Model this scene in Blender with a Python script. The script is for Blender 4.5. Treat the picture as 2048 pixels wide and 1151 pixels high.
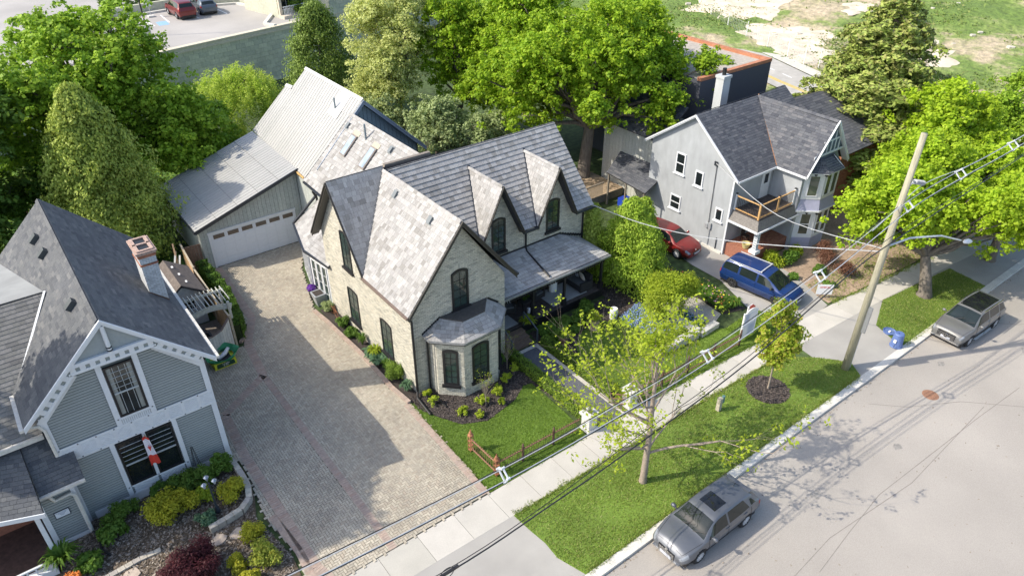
import bpy, bmesh, math, random
import numpy as np
from mathutils import Vector, Matrix
for o in list(bpy.data.objects): bpy.data.objects.remove(o)
S = bpy.context.scene
COL = S.collection
random.seed(7); RNG = np.random.default_rng(7)
R = math.radians
# ---------------- camera, light, exposure ----------------
CAM = Vector((-12.058, -22.797, 22.5))
cam = bpy.data.cameras.new('camera'); co = bpy.data.objects.new('camera', cam); COL.objects.link(co); S.camera = co
cam.sensor_width = 36; cam.lens = 36*1452.63/2048; cam.clip_start = .5; cam.clip_end = 1500
yaw, pitch, roll = 0.654877564, 0.579933606, -0.0004
fwd = Vector((math.sin(yaw)*math.cos(pitch), math.cos(yaw)*math.cos(pitch), -math.sin(pitch)))
rt = Vector((math.cos(yaw), -math.sin(yaw), 0)); up = rt.cross(fwd)
co.matrix_world = Matrix(((rt.x, up.x, -fwd.x, CAM.x), (rt.y, up.y, -fwd.y, CAM.y), (rt.z, up.z, -fwd.z, CAM.z), (0, 0, 0, 1)))
S.render.resolution_x = 1024; S.render.resolution_y = 575
SUN_EL, SUN_AZ = 42.0, -26.0          # elevation; ground direction in which shadows fall
w_ = bpy.data.worlds.new("World"); S.world = w_; w_.use_nodes = True
nt = w_.node_tree; bg = nt.nodes['Background']
sky = nt.nodes.new('ShaderNodeTexSky'); sky.sky_type = 'NISHITA'; sky.sun_disc = False
sky.sun_elevation = R(SUN_EL)
_sx, _sy = -math.cos(R(SUN_AZ)), -math.sin(R(SUN_AZ))
sky.sun_rotation = math.atan2(_sx, _sy); sky.air_density = 1.0; sky.dust_density = 2.0; sky.ozone_density = 1.0
nt.links.new(sky.outputs[0], bg.inputs[0]); bg.inputs[1].default_value = 0.15
sun = bpy.data.lights.new('sun', 'SUN'); sun.energy = 2.9; sun.angle = R(.55); sun.color = (1, .92, .78)
so = bpy.data.objects.new('sun', sun); COL.objects.link(so)
ld = Vector((math.cos(R(SUN_EL))*math.cos(R(SUN_AZ)), math.cos(R(SUN_EL))*math.sin(R(SUN_AZ)), -math.sin(R(SUN_EL))))
so.rotation_euler = ld.to_track_quat('-Z', 'Y').to_euler(); so.location = (-30, 20, 40)
S.view_settings.view_transform = 'Standard'; S.view_settings.look = 'None'; S.view_settings.exposure = 0.84; S.view_settings.gamma = 1
S.view_settings.use_curve_mapping = False

# ---------------- objects ----------------
def tag(o, label=None, cat=None, group=None, kind=None):
    if label: o['label'] = label
    if cat: o['category'] = cat
    if group: o['group'] = group
    if kind: o['kind'] = kind
    return o
def empty(name, loc=(0, 0, 0), rz=0, label=None, cat=None, group=None):
    o = bpy.data.objects.new(name, None); COL.objects.link(o); o.location = loc; o.rotation_euler = (0, 0, rz)
    o.empty_display_size = .2
    return tag(o, label, cat, group)
def kids(o): return [c for c in bpy.data.objects if c.parent == o]
def copy_tree(o, parent=None, depth=0):
    c = o.copy(); COL.objects.link(c)
    if parent: c.parent = parent
    for ch in list(o.children): copy_tree(ch, c)
    return c
def wmat(p):
    if p is None: return Matrix.Identity(4)
    return wmat(p.parent) @ p.matrix_parent_inverse @ p.matrix_basis
def par(o, p):
    o.parent = p; o.matrix_parent_inverse = wmat(p).inverted()
class MB:
    def __init__(s): s.v = []; s.f = []; s.m = []; s.t = []
    def face(s, pts, m=0, t=0.):
        n = len(s.v); s.v += [tuple(p) for p in pts]; s.f.append(tuple(range(n, n+len(pts)))); s.m.append(m); s.t.append(t)
    def raw(s, vs, fs, m=0, t=0.):
        n = len(s.v); s.v += [tuple(p) for p in vs]
        for f in fs: s.f.append(tuple(i+n for i in f)); s.m.append(m); s.t.append(t)
    def box(s, a, b, m=0, t=0., M=None):
        x0, y0, z0 = a; x1, y1, z1 = b
        if x0 > x1: x0, x1 = x1, x0
        if y0 > y1: y0, y1 = y1, y0
        if z0 > z1: z0, z1 = z1, z0
        vs = [(x0, y0, z0), (x1, y0, z0), (x1, y1, z0), (x0, y1, z0), (x0, y0, z1), (x1, y0, z1), (x1, y1, z1), (x0, y1, z1)]
        if M: vs = [M @ Vector(p) for p in vs]
        s.raw(vs, [(3, 2, 1, 0), (4, 5, 6, 7), (0, 1, 5, 4), (1, 2, 6, 5), (2, 3, 7, 6), (3, 0, 4, 7)], m, t)
    def beam(s, p, q, w, h, m=0, t=0., up=(0, 0, 1)):
        p, q = Vector(p), Vector(q); d = (q-p); L = d.length
        if L < 1e-6: return
        d.normalize(); u = Vector(up); sd = d.cross(u)
        if sd.length < 1e-4: sd = d.cross(Vector((1, 0, 0)))
        sd.normalize(); u = sd.cross(d)
        vs = []
        for c in (p, q):
            for a, b in ((-1, -1), (1, -1), (1, 1), (-1, 1)): vs.append(c+sd*(a*w/2)+u*(b*h/2))
        s.raw(vs, [(0, 3, 2, 1), (4, 5, 6, 7), (0, 1, 5, 4), (1, 2, 6, 5), (2, 3, 7, 6), (3, 0, 4, 7)], m, t)
    def tube(s, pts, r, n=6, m=0, t=0., cap=True):
        pts = [Vector(p) for p in pts]; rr = r if isinstance(r, (list, tuple)) else [r]*len(pts)
        base = len(s.v); prev = None
        for i, p in enumerate(pts):
            d = (pts[min(i+1, len(pts)-1)]-pts[max(i-1, 0)])
            if d.length < 1e-6: d = Vector((0, 0, 1))
            d.normalize()
            if prev is None:
                a = d.cross(Vector((0, 0, 1)))
                if a.length < .05: a = d.cross(Vector((1, 0, 0)))
            else: a = prev-d*prev.dot(d)
            a.normalize(); prev = a; b = d.cross(a)
            for k in range(n):
                an = 2*math.pi*k/n; s.v.append(tuple(p+(a*math.cos(an)+b*math.sin(an))*rr[i]))
        for i in range(len(pts)-1):
            for k in range(n):
                k2 = (k+1) % n; s.f.append((base+i*n+k, base+i*n+k2, base+(i+1)*n+k2, base+(i+1)*n+k)); s.m.append(m); s.t.append(t)
        if cap:
            s.f.append(tuple(base+k for k in reversed(range(n)))); s.m.append(m); s.t.append(t)
            s.f.append(tuple(base+(len(pts)-1)*n+k for k in range(n))); s.m.append(m); s.t.append(t)
    def lathe(s, c, prof, n=16, m=0, t=0., M=None, cap=True):
        c = Vector(c); base = len(s.v)
        for (r_, z) in prof:
            for k in range(n):
                a = 2*math.pi*k/n; p = Vector((r_*math.cos(a), r_*math.sin(a), z))
                if M: p = M @ p
                s.v.append(tuple(c+p))
        for i in range(len(prof)-1):
            for k in range(n):
                k2 = (k+1) % n; s.f.append((base+i*n+k, base+i*n+k2, base+(i+1)*n+k2, base+(i+1)*n+k)); s.m.append(m); s.t.append(t)
        if not cap: return
        s.f.append(tuple(base+k for k in reversed(range(n)))); s.m.append(m); s.t.append(t)
        s.f.append(tuple(base+(len(prof)-1)*n+k for k in range(n))); s.m.append(m); s.t.append(t)
    def prism(s, pts, vec, m=0, t=0.):
        pts = [Vector(p) for p in pts]; vec = Vector(vec); n = len(pts); q = [p+vec for p in pts]
        nrm = Vector((0, 0, 0))
        for i in range(1, n-1): nrm += (pts[i]-pts[0]).cross(pts[i+1]-pts[0])
        if nrm.dot(vec) > 0: pts, q = q, pts
        # pts now is the side whose outward normal is nrm
        fs = [tuple(range(n)), tuple(reversed(range(n, 2*n)))]
        for i in range(n): j = (i+1) % n; fs.append((i, n+i, n+j, j))
        s.raw(pts+q, fs, m, t)
    def build(s, name, mats, parent=None, smooth=False, kind=None):
        me = bpy.data.meshes.new(name); me.from_pydata(s.v, [], s.f)
        if not isinstance(mats, (list, tuple)): mats = [mats]
        for m in mats: me.materials.append(m)
        if len(mats) > 1: me.polygons.foreach_set('material_index', s.m)
        at = me.attributes.new('tint', 'FLOAT', 'FACE'); at.data.foreach_set('value', s.t)
        if smooth: me.polygons.foreach_set('use_smooth', [True]*len(me.polygons))
        me.update(); o = bpy.data.objects.new(name, me); COL.objects.link(o)
        if parent: par(o, parent)
        if kind: o['kind'] = kind
        return o
def npmesh(name, V, F, mat, parent=None, tint=None, kind=None, smooth=False):
    me = bpy.data.meshes.new(name); V = np.asarray(V, np.float32); F = np.asarray(F, np.int32); k = F.shape[1]
    me.vertices.add(len(V)); me.vertices.foreach_set('co', V.ravel())
    me.loops.add(F.size); me.loops.foreach_set('vertex_index', F.ravel())
    me.polygons.add(len(F)); me.polygons.foreach_set('loop_start', np.arange(0, F.size, k, dtype=np.int32))
    try: me.polygons.foreach_set('loop_total', np.full(len(F), k, np.int32))
    except Exception: pass
    if tint is not None:
        at = me.attributes.new('tint', 'FLOAT', 'FACE'); at.data.foreach_set('value', np.asarray(tint, np.float32))
    if smooth: me.polygons.foreach_set('use_smooth', np.ones(len(F), bool))
    me.materials.append(mat); me.update(calc_edges=True)
    o = bpy.data.objects.new(name, me); COL.objects.link(o)
    if parent: par(o, parent)
    if kind: o['kind'] = kind
    return o
# ---------------- materials ----------------
MATS = {}
def mat(name, cols, rough=.7, nscale=6., namt=.25, bump=0., bscale=40., metal=0., spec=.5, tint=False, trans=0., coat=0., big=0., bigs=.3, stretch=None, alpha=None):
    """procedural: cols is one colour or a list picked per piece (tint); noise varies value; big adds broad patches"""
    if name in MATS: return MATS[name]
    m = bpy.data.materials.new(name); m.use_nodes = True; nt = m.node_tree; N = nt.nodes; L = nt.links
    b = N['Principled BSDF']; out = N['Material Output']
    if not isinstance(cols[0], (list, tuple)): cols = [cols]
    tc = N.new('ShaderNodeTexCoord'); src = tc.outputs['Object']
    geo = N.new('ShaderNodeNewGeometry'); pos = geo.outputs['Position']
    if stretch:
        mp = N.new('ShaderNodeMapping'); mp.inputs['Scale'].default_value = stretch; L.new(pos, mp.inputs[0]); pos2 = mp.outputs[0]
    else: pos2 = pos
    if len(cols) > 1:
        at = N.new('ShaderNodeAttribute'); at.attribute_name = 'tint'
        oi = N.new('ShaderNodeObjectInfo')
        ad = N.new('ShaderNodeMath'); ad.operation = 'ADD'; L.new(at.outputs['Fac'], ad.inputs[0]); L.new(oi.outputs['Random'], ad.inputs[1])
        fr = N.new('ShaderNodeMath'); fr.operation = 'FRACT'; L.new(ad.outputs[0], fr.inputs[0])
        cr = N.new('ShaderNodeValToRGB'); cr.color_ramp.interpolation = 'LINEAR'
        el = cr.color_ramp.elements
        n = len(cols); el[0].position = 0; el[0].color = (*cols[0], 1); el[1].position = 1; el[1].color = (*cols[-1], 1)
        for i in range(1, n-1): e = el.new(i/(n-1)); e.color = (*cols[i], 1)
        L.new(fr.outputs[0], cr.inputs[0]); c = cr.outputs[0]
    else:
        rgb = N.new('ShaderNodeRGB'); rgb.outputs[0].default_value = (*cols[0], 1); c = rgb.outputs[0]
    def vary(c, scale, amt, detail=4, p=pos2):
        nz = N.new('ShaderNodeTexNoise'); nz.inputs['Scale'].default_value = scale; nz.inputs['Detail'].default_value = detail; L.new(p, nz.inputs['Vector'])
        mr = N.new('ShaderNodeMapRange'); mr.inputs[1].default_value = .3; mr.inputs[2].default_value = .7; mr.inputs[3].default_value = 1-amt; mr.inputs[4].default_value = 1+amt
        L.new(nz.outputs[0], mr.inputs[0])
        mx = N.new('ShaderNodeVectorMath'); mx.operation = 'SCALE'; L.new(c, mx.inputs[0]); L.new(mr.outputs[0], mx.inputs['Scale'])
        return mx.outputs[0]
    if namt: c = vary(c, nscale, namt)
    if big: c = vary(c, bigs, big, 3, pos)
    L.new(c, b.inputs['Base Color'])
    b.inputs['Roughness'].default_value = rough; b.inputs['Metallic'].default_value = metal
    b.inputs['Specular IOR Level'].default_value = spec
    if coat: b.inputs['Coat Weight'].default_value = coat; b.inputs['Coat Roughness'].default_value = .03
    if bump:
        nz = N.new('ShaderNodeTexNoise'); nz.inputs['Scale'].default_value = bscale; nz.inputs['Detail'].default_value = 5; L.new(pos2, nz.inputs['Vector'])
        bp = N.new('ShaderNodeBump'); bp.inputs['Strength'].default_value = bump; bp.inputs['Distance'].default_value = .02; L.new(nz.outputs[0], bp.inputs['Height'])
        L.new(bp.outputs[0], b.inputs['Normal'])
    if trans:
        tr = N.new('ShaderNodeBsdfTranslucent'); L.new(c, tr.inputs[0]); mx = N.new('ShaderNodeMixShader'); mx.inputs[0].default_value = trans
        L.new(b.outputs[0], mx.inputs[1]); L.new(tr.outputs[0], mx.inputs[2]); L.new(mx.outputs[0], out.inputs[0])
    MATS[name] = m; return m
def leafmat(name, cols, trans=.4, rough=.55, namt=.15):
    return mat(name, cols, rough=rough, nscale=.5, namt=namt, trans=trans, spec=.25)
def glassmat(name, c=(.012, .016, .018), rough=.03):
    if name in MATS: return MATS[name]
    m = bpy.data.materials.new(name); m.use_nodes = True; N = m.node_tree.nodes; L = m.node_tree.links; b = N['Principled BSDF']
    g = N.new('ShaderNodeNewGeometry'); nz = N.new('ShaderNodeTexNoise'); nz.inputs['Scale'].default_value = 1.3; L.new(g.outputs['Position'], nz.inputs['Vector'])
    mr = N.new('ShaderNodeMapRange'); mr.inputs[3].default_value = .3; mr.inputs[4].default_value = 1.9; L.new(nz.outputs[0], mr.inputs[0])
    vm = N.new('ShaderNodeVectorMath'); vm.operation = 'SCALE'; vm.inputs[0].default_value = c; L.new(mr.outputs[0], vm.inputs['Scale']); L.new(vm.outputs[0], b.inputs['Base Color'])
    b.inputs['Roughness'].default_value = rough; b.inputs['IOR'].default_value = 1.5; b.inputs['Specular IOR Level'].default_value = .6
    MATS[name] = m; return m
# ---------------- surface pieces ----------------
class Plane:
    def __init__(s, O, U, V):
        s.O = Vector(O); s.U = Vector(U).normalized(); V = Vector(V); s.V = (V-s.U*V.dot(s.U)).normalized(); s.N = s.U.cross(s.V)
    def p(s, u, v, h=0.): return s.O+s.U*u+s.V*v+s.N*h
    def uv(s, P): d = Vector(P)-s.O; return (d.dot(s.U), d.dot(s.V))
    def M(s, u, v, h=0.):
        P = s.p(u, v, h); U, V, N = s.U, s.V, s.N
        return Matrix(((U.x, V.x, N.x, P.x), (U.y, V.y, N.y, P.y), (U.z, V.z, N.z, P.z), (0, 0, 0, 1)))
def ccw(poly):
    a = sum(poly[i][0]*poly[(i+1) % len(poly)][1]-poly[(i+1) % len(poly)][0]*poly[i][1] for i in range(len(poly)))
    return poly if a > 0 else poly[::-1]
def clip(poly, conv):
    out = poly
    for i in range(len(conv)):
        ax, ay = conv[i]; bx, by = conv[(i+1) % len(conv)]; ex, ey = bx-ax, by-ay
        inp = out; out = []
        if not inp: return out
        ds = [ex*(y-ay)-ey*(x-ax) for x, y in inp]
        for k in range(len(inp)):
            d1, d2 = ds[k], ds[(k+1) % len(inp)]; p, q = inp[k], inp[(k+1) % len(inp)]
            if d1 >= -1e-9: out.append(p)
            if (d1 > 1e-9 and d2 < -1e-9) or (d1 < -1e-9 and d2 > 1e-9):
                t = d1/(d1-d2); out.append((p[0]+(q[0]-p[0])*t, p[1]+(q[1]-p[1])*t))
    return out
def area(p): return abs(sum(p[i][0]*p[(i+1) % len(p)][1]-p[(i+1) % len(p)][0]*p[i][1] for i in range(len(p))))/2
def brickcells(u0, v0, u1, v1, du, dv, gap=.01, off=.5, jit=0., vj=0.):
    cells = []; r = 0; v = v0
    while v < v1:
        u = u0-(off*du if r % 2 else 0)-(random.random()*du*.6 if jit else 0)
        while u < u1:
            w = du*(1+jit*(random.random()*2-1)); cells.append((u+gap/2, v+gap/2, u+w-gap/2, v+dv-gap/2)); u += w
        v += dv; r += 1
    return cells
class Pieces:
    """lays separate pieces on planes; the ones that show largest become objects, the rest one joined part"""
    def __init__(s, parent, name, mat, limit=300, minw=0.): s.parent = parent; s.name = name; s.mat = mat; s.limit = limit; s.items = []; s.w = minw
    def add(s, pl, convs, cells, th=.02, holes=(), wedge=None, minarea=.0006, h0=0.):
        convs = [ccw([tuple(q) for q in c]) for c in convs]
        for c in cells:
            u0, v0, u1, v1 = c; cs = [c]
            for (a0, b0, a1, b1) in holes:
                nx = []
                for (p0, q0, p1, q1) in cs:
                    if p1 <= a0 or p0 >= a1 or q1 <= b0 or q0 >= b1: nx.append((p0, q0, p1, q1)); continue
                    if p0 < a0: nx.append((p0, q0, a0, q1))
                    if p1 > a1: nx.append((a1, q0, p1, q1))
                    if p1-p0 < q1-q0:
                        if q0 < b0: nx.append((max(p0, a0), q0, min(p1, a1), b0))
                        if q1 > b1: nx.append((max(p0, a0), b1, min(p1, a1), q1))
                cs = nx
            for (p0, q0, p1, q1) in cs:
                rect = [(p0, q0), (p1, q0), (p1, q1), (p0, q1)]
                for cv in convs:
                    full = False; r = clip(rect, cv)
                    if len(r) >= 3:
                        a = area(r)
                        if a > minarea:
                            full = a > .98*(p1-p0)*(q1-q0)
                            s.items.append((pl, rect if full else r, full, th, wedge, v0, v1, h0))
                        if full: break
    def par(s, o): o.parent = s.parent; o.matrix_parent_inverse = s.pinv
    def emit(s):
        s.pinv = wmat(s.parent).inverted() if s.parent else Matrix.Identity(4)
        sc = []
        for i, (pl, r, full, th, *_) in enumerate(s.items):
            cx = sum(p[0] for p in r)/len(r); cy = sum(p[1] for p in r)/len(r); P = pl.p(cx, cy)
            d = P-CAM; z = d.dot(fwd); k = 0
            if z > 1 and full:
                X = d.dot(rt)/z; Y = d.dot(up)/z
                if abs(X) < .72 and abs(Y) < .41: k = -pl.N.dot(d)/(d.length**3)*area(r)
            sc.append(k)
        order = sorted(range(len(sc)), key=lambda i: -sc[i])[:s.limit]
        ind = set(i for i in order if sc[i] > 0)
        mb = MB(); cache = {}
        for i, (pl, r, full, th, wedge, v0, v1, h0) in enumerate(s.items):
            if i in ind:
                du = round(r[1][0]-r[0][0], 3); dv = round(r[2][1]-r[0][1], 3); key = (du, dv, th, wedge)
                if key not in cache:
                    m = MB(); hb = th; ht = th if wedge is None else wedge
                    m.raw([(0, 0, 0), (du, 0, 0), (du, dv, 0), (0, dv, 0), (0, 0, hb), (du, 0, hb), (du, dv, ht), (0, dv, ht)],
                          [(4, 5, 6, 7), (0, 1, 5, 4), (1, 2, 6, 5), (2, 3, 7, 6), (3, 0, 4, 7)])
                    o = m.build(s.name, s.mat, s.parent); cache[key] = o.data; o.matrix_basis = pl.M(r[0][0], r[0][1], h0)
                else:
                    o = bpy.data.objects.new(s.name, cache[key]); COL.objects.link(o); s.par(o); o.matrix_basis = pl.M(r[0][0], r[0][1], h0)
            else:
                n = len(r); t = random.random()
                hs = [th if wedge is None else th+(wedge-th)*(q[1]-v0)/(v1-v0) for q in r]
                vs = [pl.p(q[0], q[1], h0) for q in r]+[pl.p(q[0], q[1], h0+h) for q, h in zip(r, hs)]
                fs = [tuple(range(n, 2*n))]+[(k, (k+1) % n, n+(k+1) % n, n+k) for k in range(n)]
                mb.raw(vs, fs, 0, t)
        if mb.f: mb.build(s.name, s.mat, s.parent, kind='stuff')
def quadbox(mb, pl, poly, h0, h1, m=0, t=0.):
    n = len(poly); poly = ccw([tuple(p) for p in poly])
    vs = [pl.p(a, b, h0) for a, b in poly]+[pl.p(a, b, h1) for a, b in poly]
    mb.raw(vs, [tuple(range(n, 2*n)), tuple(reversed(range(n)))]+[(k, (k+1) % n, n+(k+1) % n, n+k) for k in range(n)], m, t)
def rect(u0, v0, u1, v1): return [(u0, v0), (u1, v0), (u1, v1), (u0, v1)]
def arc_poly(u0, v0, u1, v1, rise, n=8):
    """rectangle with a segmental arched head"""
    pts = [(u0, v0), (u1, v0)]
    for i in range(n+1):
        t = i/n; u = u1+(u0-u1)*t; pts.append((u, v1-rise+rise*(1-(2*t-1)**2)))
    return pts
def window(parent, pl, u0, v0, u1, v1, fm, gm, rise=0., nx=2, ny=4, fw=.09, depth=.05, sill=None, sm=None, sash=True, mm=None, h=0.0, mt=.02, curtain=None, name='window', split=None):
    """framed window: frame > pane(s), glazing bars, sill"""
    f = MB(); o_ = arc_poly(u0, v0, u1, v1, rise) if rise else rect(u0, v0, u1, v1)
    # frame as ring of beams
    n = len(o_); cu, cv = (u0+u1)/2, (v0+v1)/2
    inn = [(cu+(a-cu)*(1-2*fw/(u1-u0)), cv+(b-cv)*(1-2*fw/(v1-v0))) for a, b in o_]
    for i in range(n):
        j = (i+1) % n; quadbox(f, pl, [o_[i], o_[j], inn[j], inn[i]], h, h+depth)
    fo = f.build(name, fm, parent)
    gl = MB(); q = [(cu+(a-cu)*(1-1.6*fw/(u1-u0)), cv+(b-cv)*(1-1.6*fw/(v1-v0))) for a, b in o_]
    gl.face([pl.p(a, b, h+depth*.35) for a, b in ccw(q)]); gl.build('pane', gm, fo)
    b = MB(); a0, a1, b0, b1 = u0+fw, u1-fw, v0+fw, v1-fw
    for i in range(1, nx):
        u = a0+(a1-a0)*i/nx; quadbox(b, pl, rect(u-mt/2, b0, u+mt/2, b1-(rise*.35 if rise else 0)), h+depth*.4, h+depth*.62)
    lo = b0 if split is None else b0+(b1-b0)*split
    for i in range(1, ny):
        v = lo+(b1-lo)*i/ny; quadbox(b, pl, rect(a0, v-mt/2, a1, v+mt/2), h+depth*.4, h+depth*.62)
    if split is not None: quadbox(b, pl, rect(a0, lo-.03, a1, lo+.03), h+depth*.4, h+depth*.8)
    if b.f: b.build('glazing_bar', mm or fm, fo)
    if curtain:
        c = MB()
        for (x0, x1) in ((a0, a0+(a1-a0)*.17), (a1-(a1-a0)*.17, a1)):
            k = 6
            for i in range(k):
                xa = x0+(x1-x0)*i/k; xb = x0+(x1-x0)*(i+1)/k; c.face([pl.p(xa, b0, h+depth*.36+(.004 if i % 2 else 0)), pl.p(xb, b0, h+depth*.36+(0 if i % 2 else .004)), pl.p(xb, b1-rise, h+depth*.36+(0 if i % 2 else .004)), pl.p(xa, b1-rise, h+depth*.36+(.004 if i % 2 else 0))])
        c.build('curtain', curtain, fo)
    if sill:
        s_ = MB(); quadbox(s_, pl, rect(u0-.08, v0-sill, u1+.08, v0), h, h+.12); s_.build('sill', sm or fm, fo)
    return fo
def text3(s, M, size, m, parent, name='lettering', ext=.004, align='CENTER'):
    c = bpy.data.curves.new(name, 'FONT'); c.body = s; c.size = size; c.extrude = ext; c.align_x = align; c.align_y = 'CENTER'
    o = bpy.data.objects.new('tmp', c); COL.objects.link(o)
    dg = bpy.context.evaluated_depsgraph_get(); me = bpy.data.meshes.new_from_object(o.evaluated_get(dg)); me.materials.clear(); me.materials.append(m)
    bpy.data.objects.remove(o)
    q = bpy.data.objects.new(name, me); COL.objects.link(q); par(q, parent); q.matrix_basis = M; return q
def pinside(x, y, poly):
    c = False; n = len(poly); j = n-1
    for i in range(n):
        if ((poly[i][1] > y) != (poly[j][1] > y)) and (x < (poly[j][0]-poly[i][0])*(y-poly[i][1])/(poly[j][1]-poly[i][1])+poly[i][0]): c = not c
        j = i
    return c
def np_inside(X, Y, poly):
    c = np.zeros(len(X), bool); n = len(poly); j = n-1
    for i in range(n):
        xi, yi = poly[i]; xj, yj = poly[j]
        if yi != yj: c ^= ((yi > Y) != (yj > Y)) & (X < (xj-xi)*(Y-yi)/(yj-yi)+xi)
        j = i
    return c

# ================= materials shared =================
M_soil = mat('soil', (.10, .075, .05), .95, 5, .35, bump=.6, bscale=25, big=.3)
M_grass = mat('turf', [(.10, .17, .022), (.14, .22, .03), (.19, .26, .045)], .9, 9, .22, bump=.5, bscale=60, big=.14, bigs=.5, trans=0)
M_blade = leafmat('grass blade', [(.12, .21, .022), (.17, .28, .03), (.24, .34, .05)], .3)
M_blade_dry = leafmat('grass blade rough', [(.15, .24, .03), (.22, .31, .05), (.28, .35, .07), (.42, .41, .18)], .3)
M_asph = mat('street asphalt', (.37, .34, .305), .92, 38, .16, bump=.4, bscale=120, big=.10, bigs=.22)
M_asph2 = mat('drive asphalt', (.36, .345, .32), .92, 80, .15, bump=.25, bscale=150, big=.10, bigs=.6)
M_conc = mat('sidewalk concrete', [(.44, .42, .37), (.49, .465, .42), (.53, .50, .45)], .9, 30, .07, bump=.15, bscale=120, big=.06, bigs=1.2)
M_kerb = mat('kerb concrete', (.60, .58, .53), .9, 20, .12, bump=.3, bscale=60, big=.1, bigs=2)
M_joint = mat('paver joint', (.075, .07, .055), .95, 20, .3)
M_paver = mat('paver', [(.34, .30, .24), (.43, .385, .305), (.36, .325, .265), (.47, .425, .34), (.39, .335, .265)], .9, 12, .12, bump=.25, bscale=90, big=.12, bigs=.45)
M_paver_red = mat('paver red', [(.37, .27, .22), (.42, .33, .27), (.34, .27, .23)], .9, 12, .14, bump=.25, bscale=90)
M_mulch = mat('mulch', (.055, .045, .04), .95, 30, .5, bump=1, bscale=50)
M_mchip = mat('mulch chip', [(.035, .03, .028), (.075, .06, .055), (.14, .115, .10)], .95, 20, .2)
M_gravel = mat('gravel', (.42, .39, .33), .95, 60, .3, bump=.8, bscale=80, big=.1)
M_stone = mat('path stone', [(.44, .40, .34), (.52, .48, .40), (.38, .35, .32)], .9, 8, .18, bump=.4, bscale=40)
def sheet(name, poly, z, m, kind='structure', th=None):
    mb = MB(); p = [(x, y, z) for x, y in poly]
    a = sum(poly[i][0]*poly[(i+1) % len(poly)][1]-poly[(i+1) % len(poly)][0]*poly[i][1] for i in range(len(poly)))
    if a < 0: p = p[::-1]
    bm = bmesh.new(); vs = [bm.verts.new(q) for q in p]; bm.faces.new(vs)
    if th:
        ex = bmesh.ops.extrude_face_region(bm, geom=list(bm.faces)); bmesh.ops.translate(bm, vec=(0, 0, -th), verts=[v for v in ex['geom'] if isinstance(v, bmesh.types.BMVert)])
        bmesh.ops.recalc_face_normals(bm, faces=bm.faces)
    bmesh.ops.triangulate(bm, faces=bm.faces)
    me = bpy.data.meshes.new(name); bm.to_mesh(me); bm.free(); me.materials.append(m); o = bpy.data.objects.new(name, me); COL.objects.link(o)
    return tag(o, kind=kind)
def blades(name, poly, dens, h, m, label=None, cat='grass', seed=1, z=0., holes=(), w=.012, patchy=0.):
    rg = np.random.default_rng(seed); P = np.array(poly); x0, y0 = P.min(0); x1, y1 = P.max(0); n = int((x1-x0)*(y1-y0)*dens)
    X = rg.uniform(x0, x1, n); Y = rg.uniform(y0, y1, n); k = np_inside(X, Y, poly)
    for hp in holes: k &= ~np_inside(X, Y, hp)
    if patchy: k &= (np.sin(X*1.7+np.sin(Y*2.3)*1.5)+np.sin(Y*2.1+X*.6)+rg.normal(0, 1.2, n)) > -patchy
    X = X[k]; Y = Y[k]; n = len(X); a = rg.uniform(0, 2*np.pi, n); hh = h*rg.uniform(.5, 1.3, n); ww = w*rg.uniform(.7, 1.5, n)
    lx = rg.normal(0, .55, n)*hh; ly = rg.normal(0, .55, n)*hh
    V = np.zeros((n, 3, 3)); V[:, 0] = np.stack([X-np.cos(a)*ww, Y-np.sin(a)*ww, np.full(n, z)], 1); V[:, 1] = np.stack([X+np.cos(a)*ww, Y+np.sin(a)*ww, np.full(n, z)], 1)
    V[:, 2] = np.stack([X+lx, Y+ly, z+hh], 1)
    o = npmesh(name, V.reshape(-1, 3), np.arange(n*3).reshape(-1, 3), m, None, rg.random(n)); return tag(o, label, cat, kind='stuff')
def chips(name, poly, dens, m, label, cat, size=.035, seed=3, z=.005, holes=(), hgt=.03):
    rg = np.random.default_rng(seed); P = np.array(poly); x0, y0 = P.min(0); x1, y1 = P.max(0); n = int((x1-x0)*(y1-y0)*dens)
    X = rg.uniform(x0, x1, n); Y = rg.uniform(y0, y1, n); k = np_inside(X, Y, poly)
    for hp in holes: k &= ~np_inside(X, Y, hp)
    X = X[k]; Y = Y[k]; n = len(X); a = rg.uniform(0, 2*np.pi, n); l = size*rg.uniform(.5, 1.5, n); b = l*rg.uniform(.3, .7, n); Z = z+rg.uniform(0, hgt, n)
    ca, sa = np.cos(a), np.sin(a); V = np.zeros((n, 4, 3)); tl = rg.normal(0, .35, (n, 2))
    for i, (s, t) in enumerate(((-1, -1), (1, -1), (1, 1), (-1, 1))):
        V[:, i, 0] = X+ca*l*s-sa*b*t; V[:, i, 1] = Y+sa*l*s+ca*b*t; V[:, i, 2] = Z+tl[:, 0]*l*s+tl[:, 1]*b*t
    o = npmesh(name, V.reshape(-1, 3), np.arange(n*4).reshape(-1, 4), m, None, rg.random(n)); return tag(o, label, cat, kind='stuff')
# ================= ground, street, walks =================
def grid_sheet(name, x0, y0, x1, y1, step, zf, m):
    xs = np.arange(x0, x1+.01, step); ys = np.arange(y0, y1+.01, step); X, Y = np.meshgrid(xs, ys); Z = zf(X, Y)
    V = np.stack([X, Y, Z], -1).reshape(-1, 3); nx, ny = len(xs), len(ys); i = np.arange(nx-1); j = np.arange(ny-1); I, J = np.meshgrid(i, j)
    a = (J*nx+I).ravel(); F = np.stack([a, a+1, a+nx+1, a+nx], 1); o = npmesh(name, V, F, m, smooth=True); return tag(o, kind='structure')
M_back = mat('back yard ground', (.055, .085, .025), .95, 3, .5, bump=.5, bscale=12, big=.4, bigs=.2)
o = sheet('ground', [(-300, -12.0), (300, -12.0), (300, 400), (-300, 400)], -.03, M_back)
sheet('street', [(-300, -60), (300, -60), (300, -12.1), (-300, -12.1)], -.10, M_asph)
mb = MB()
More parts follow.
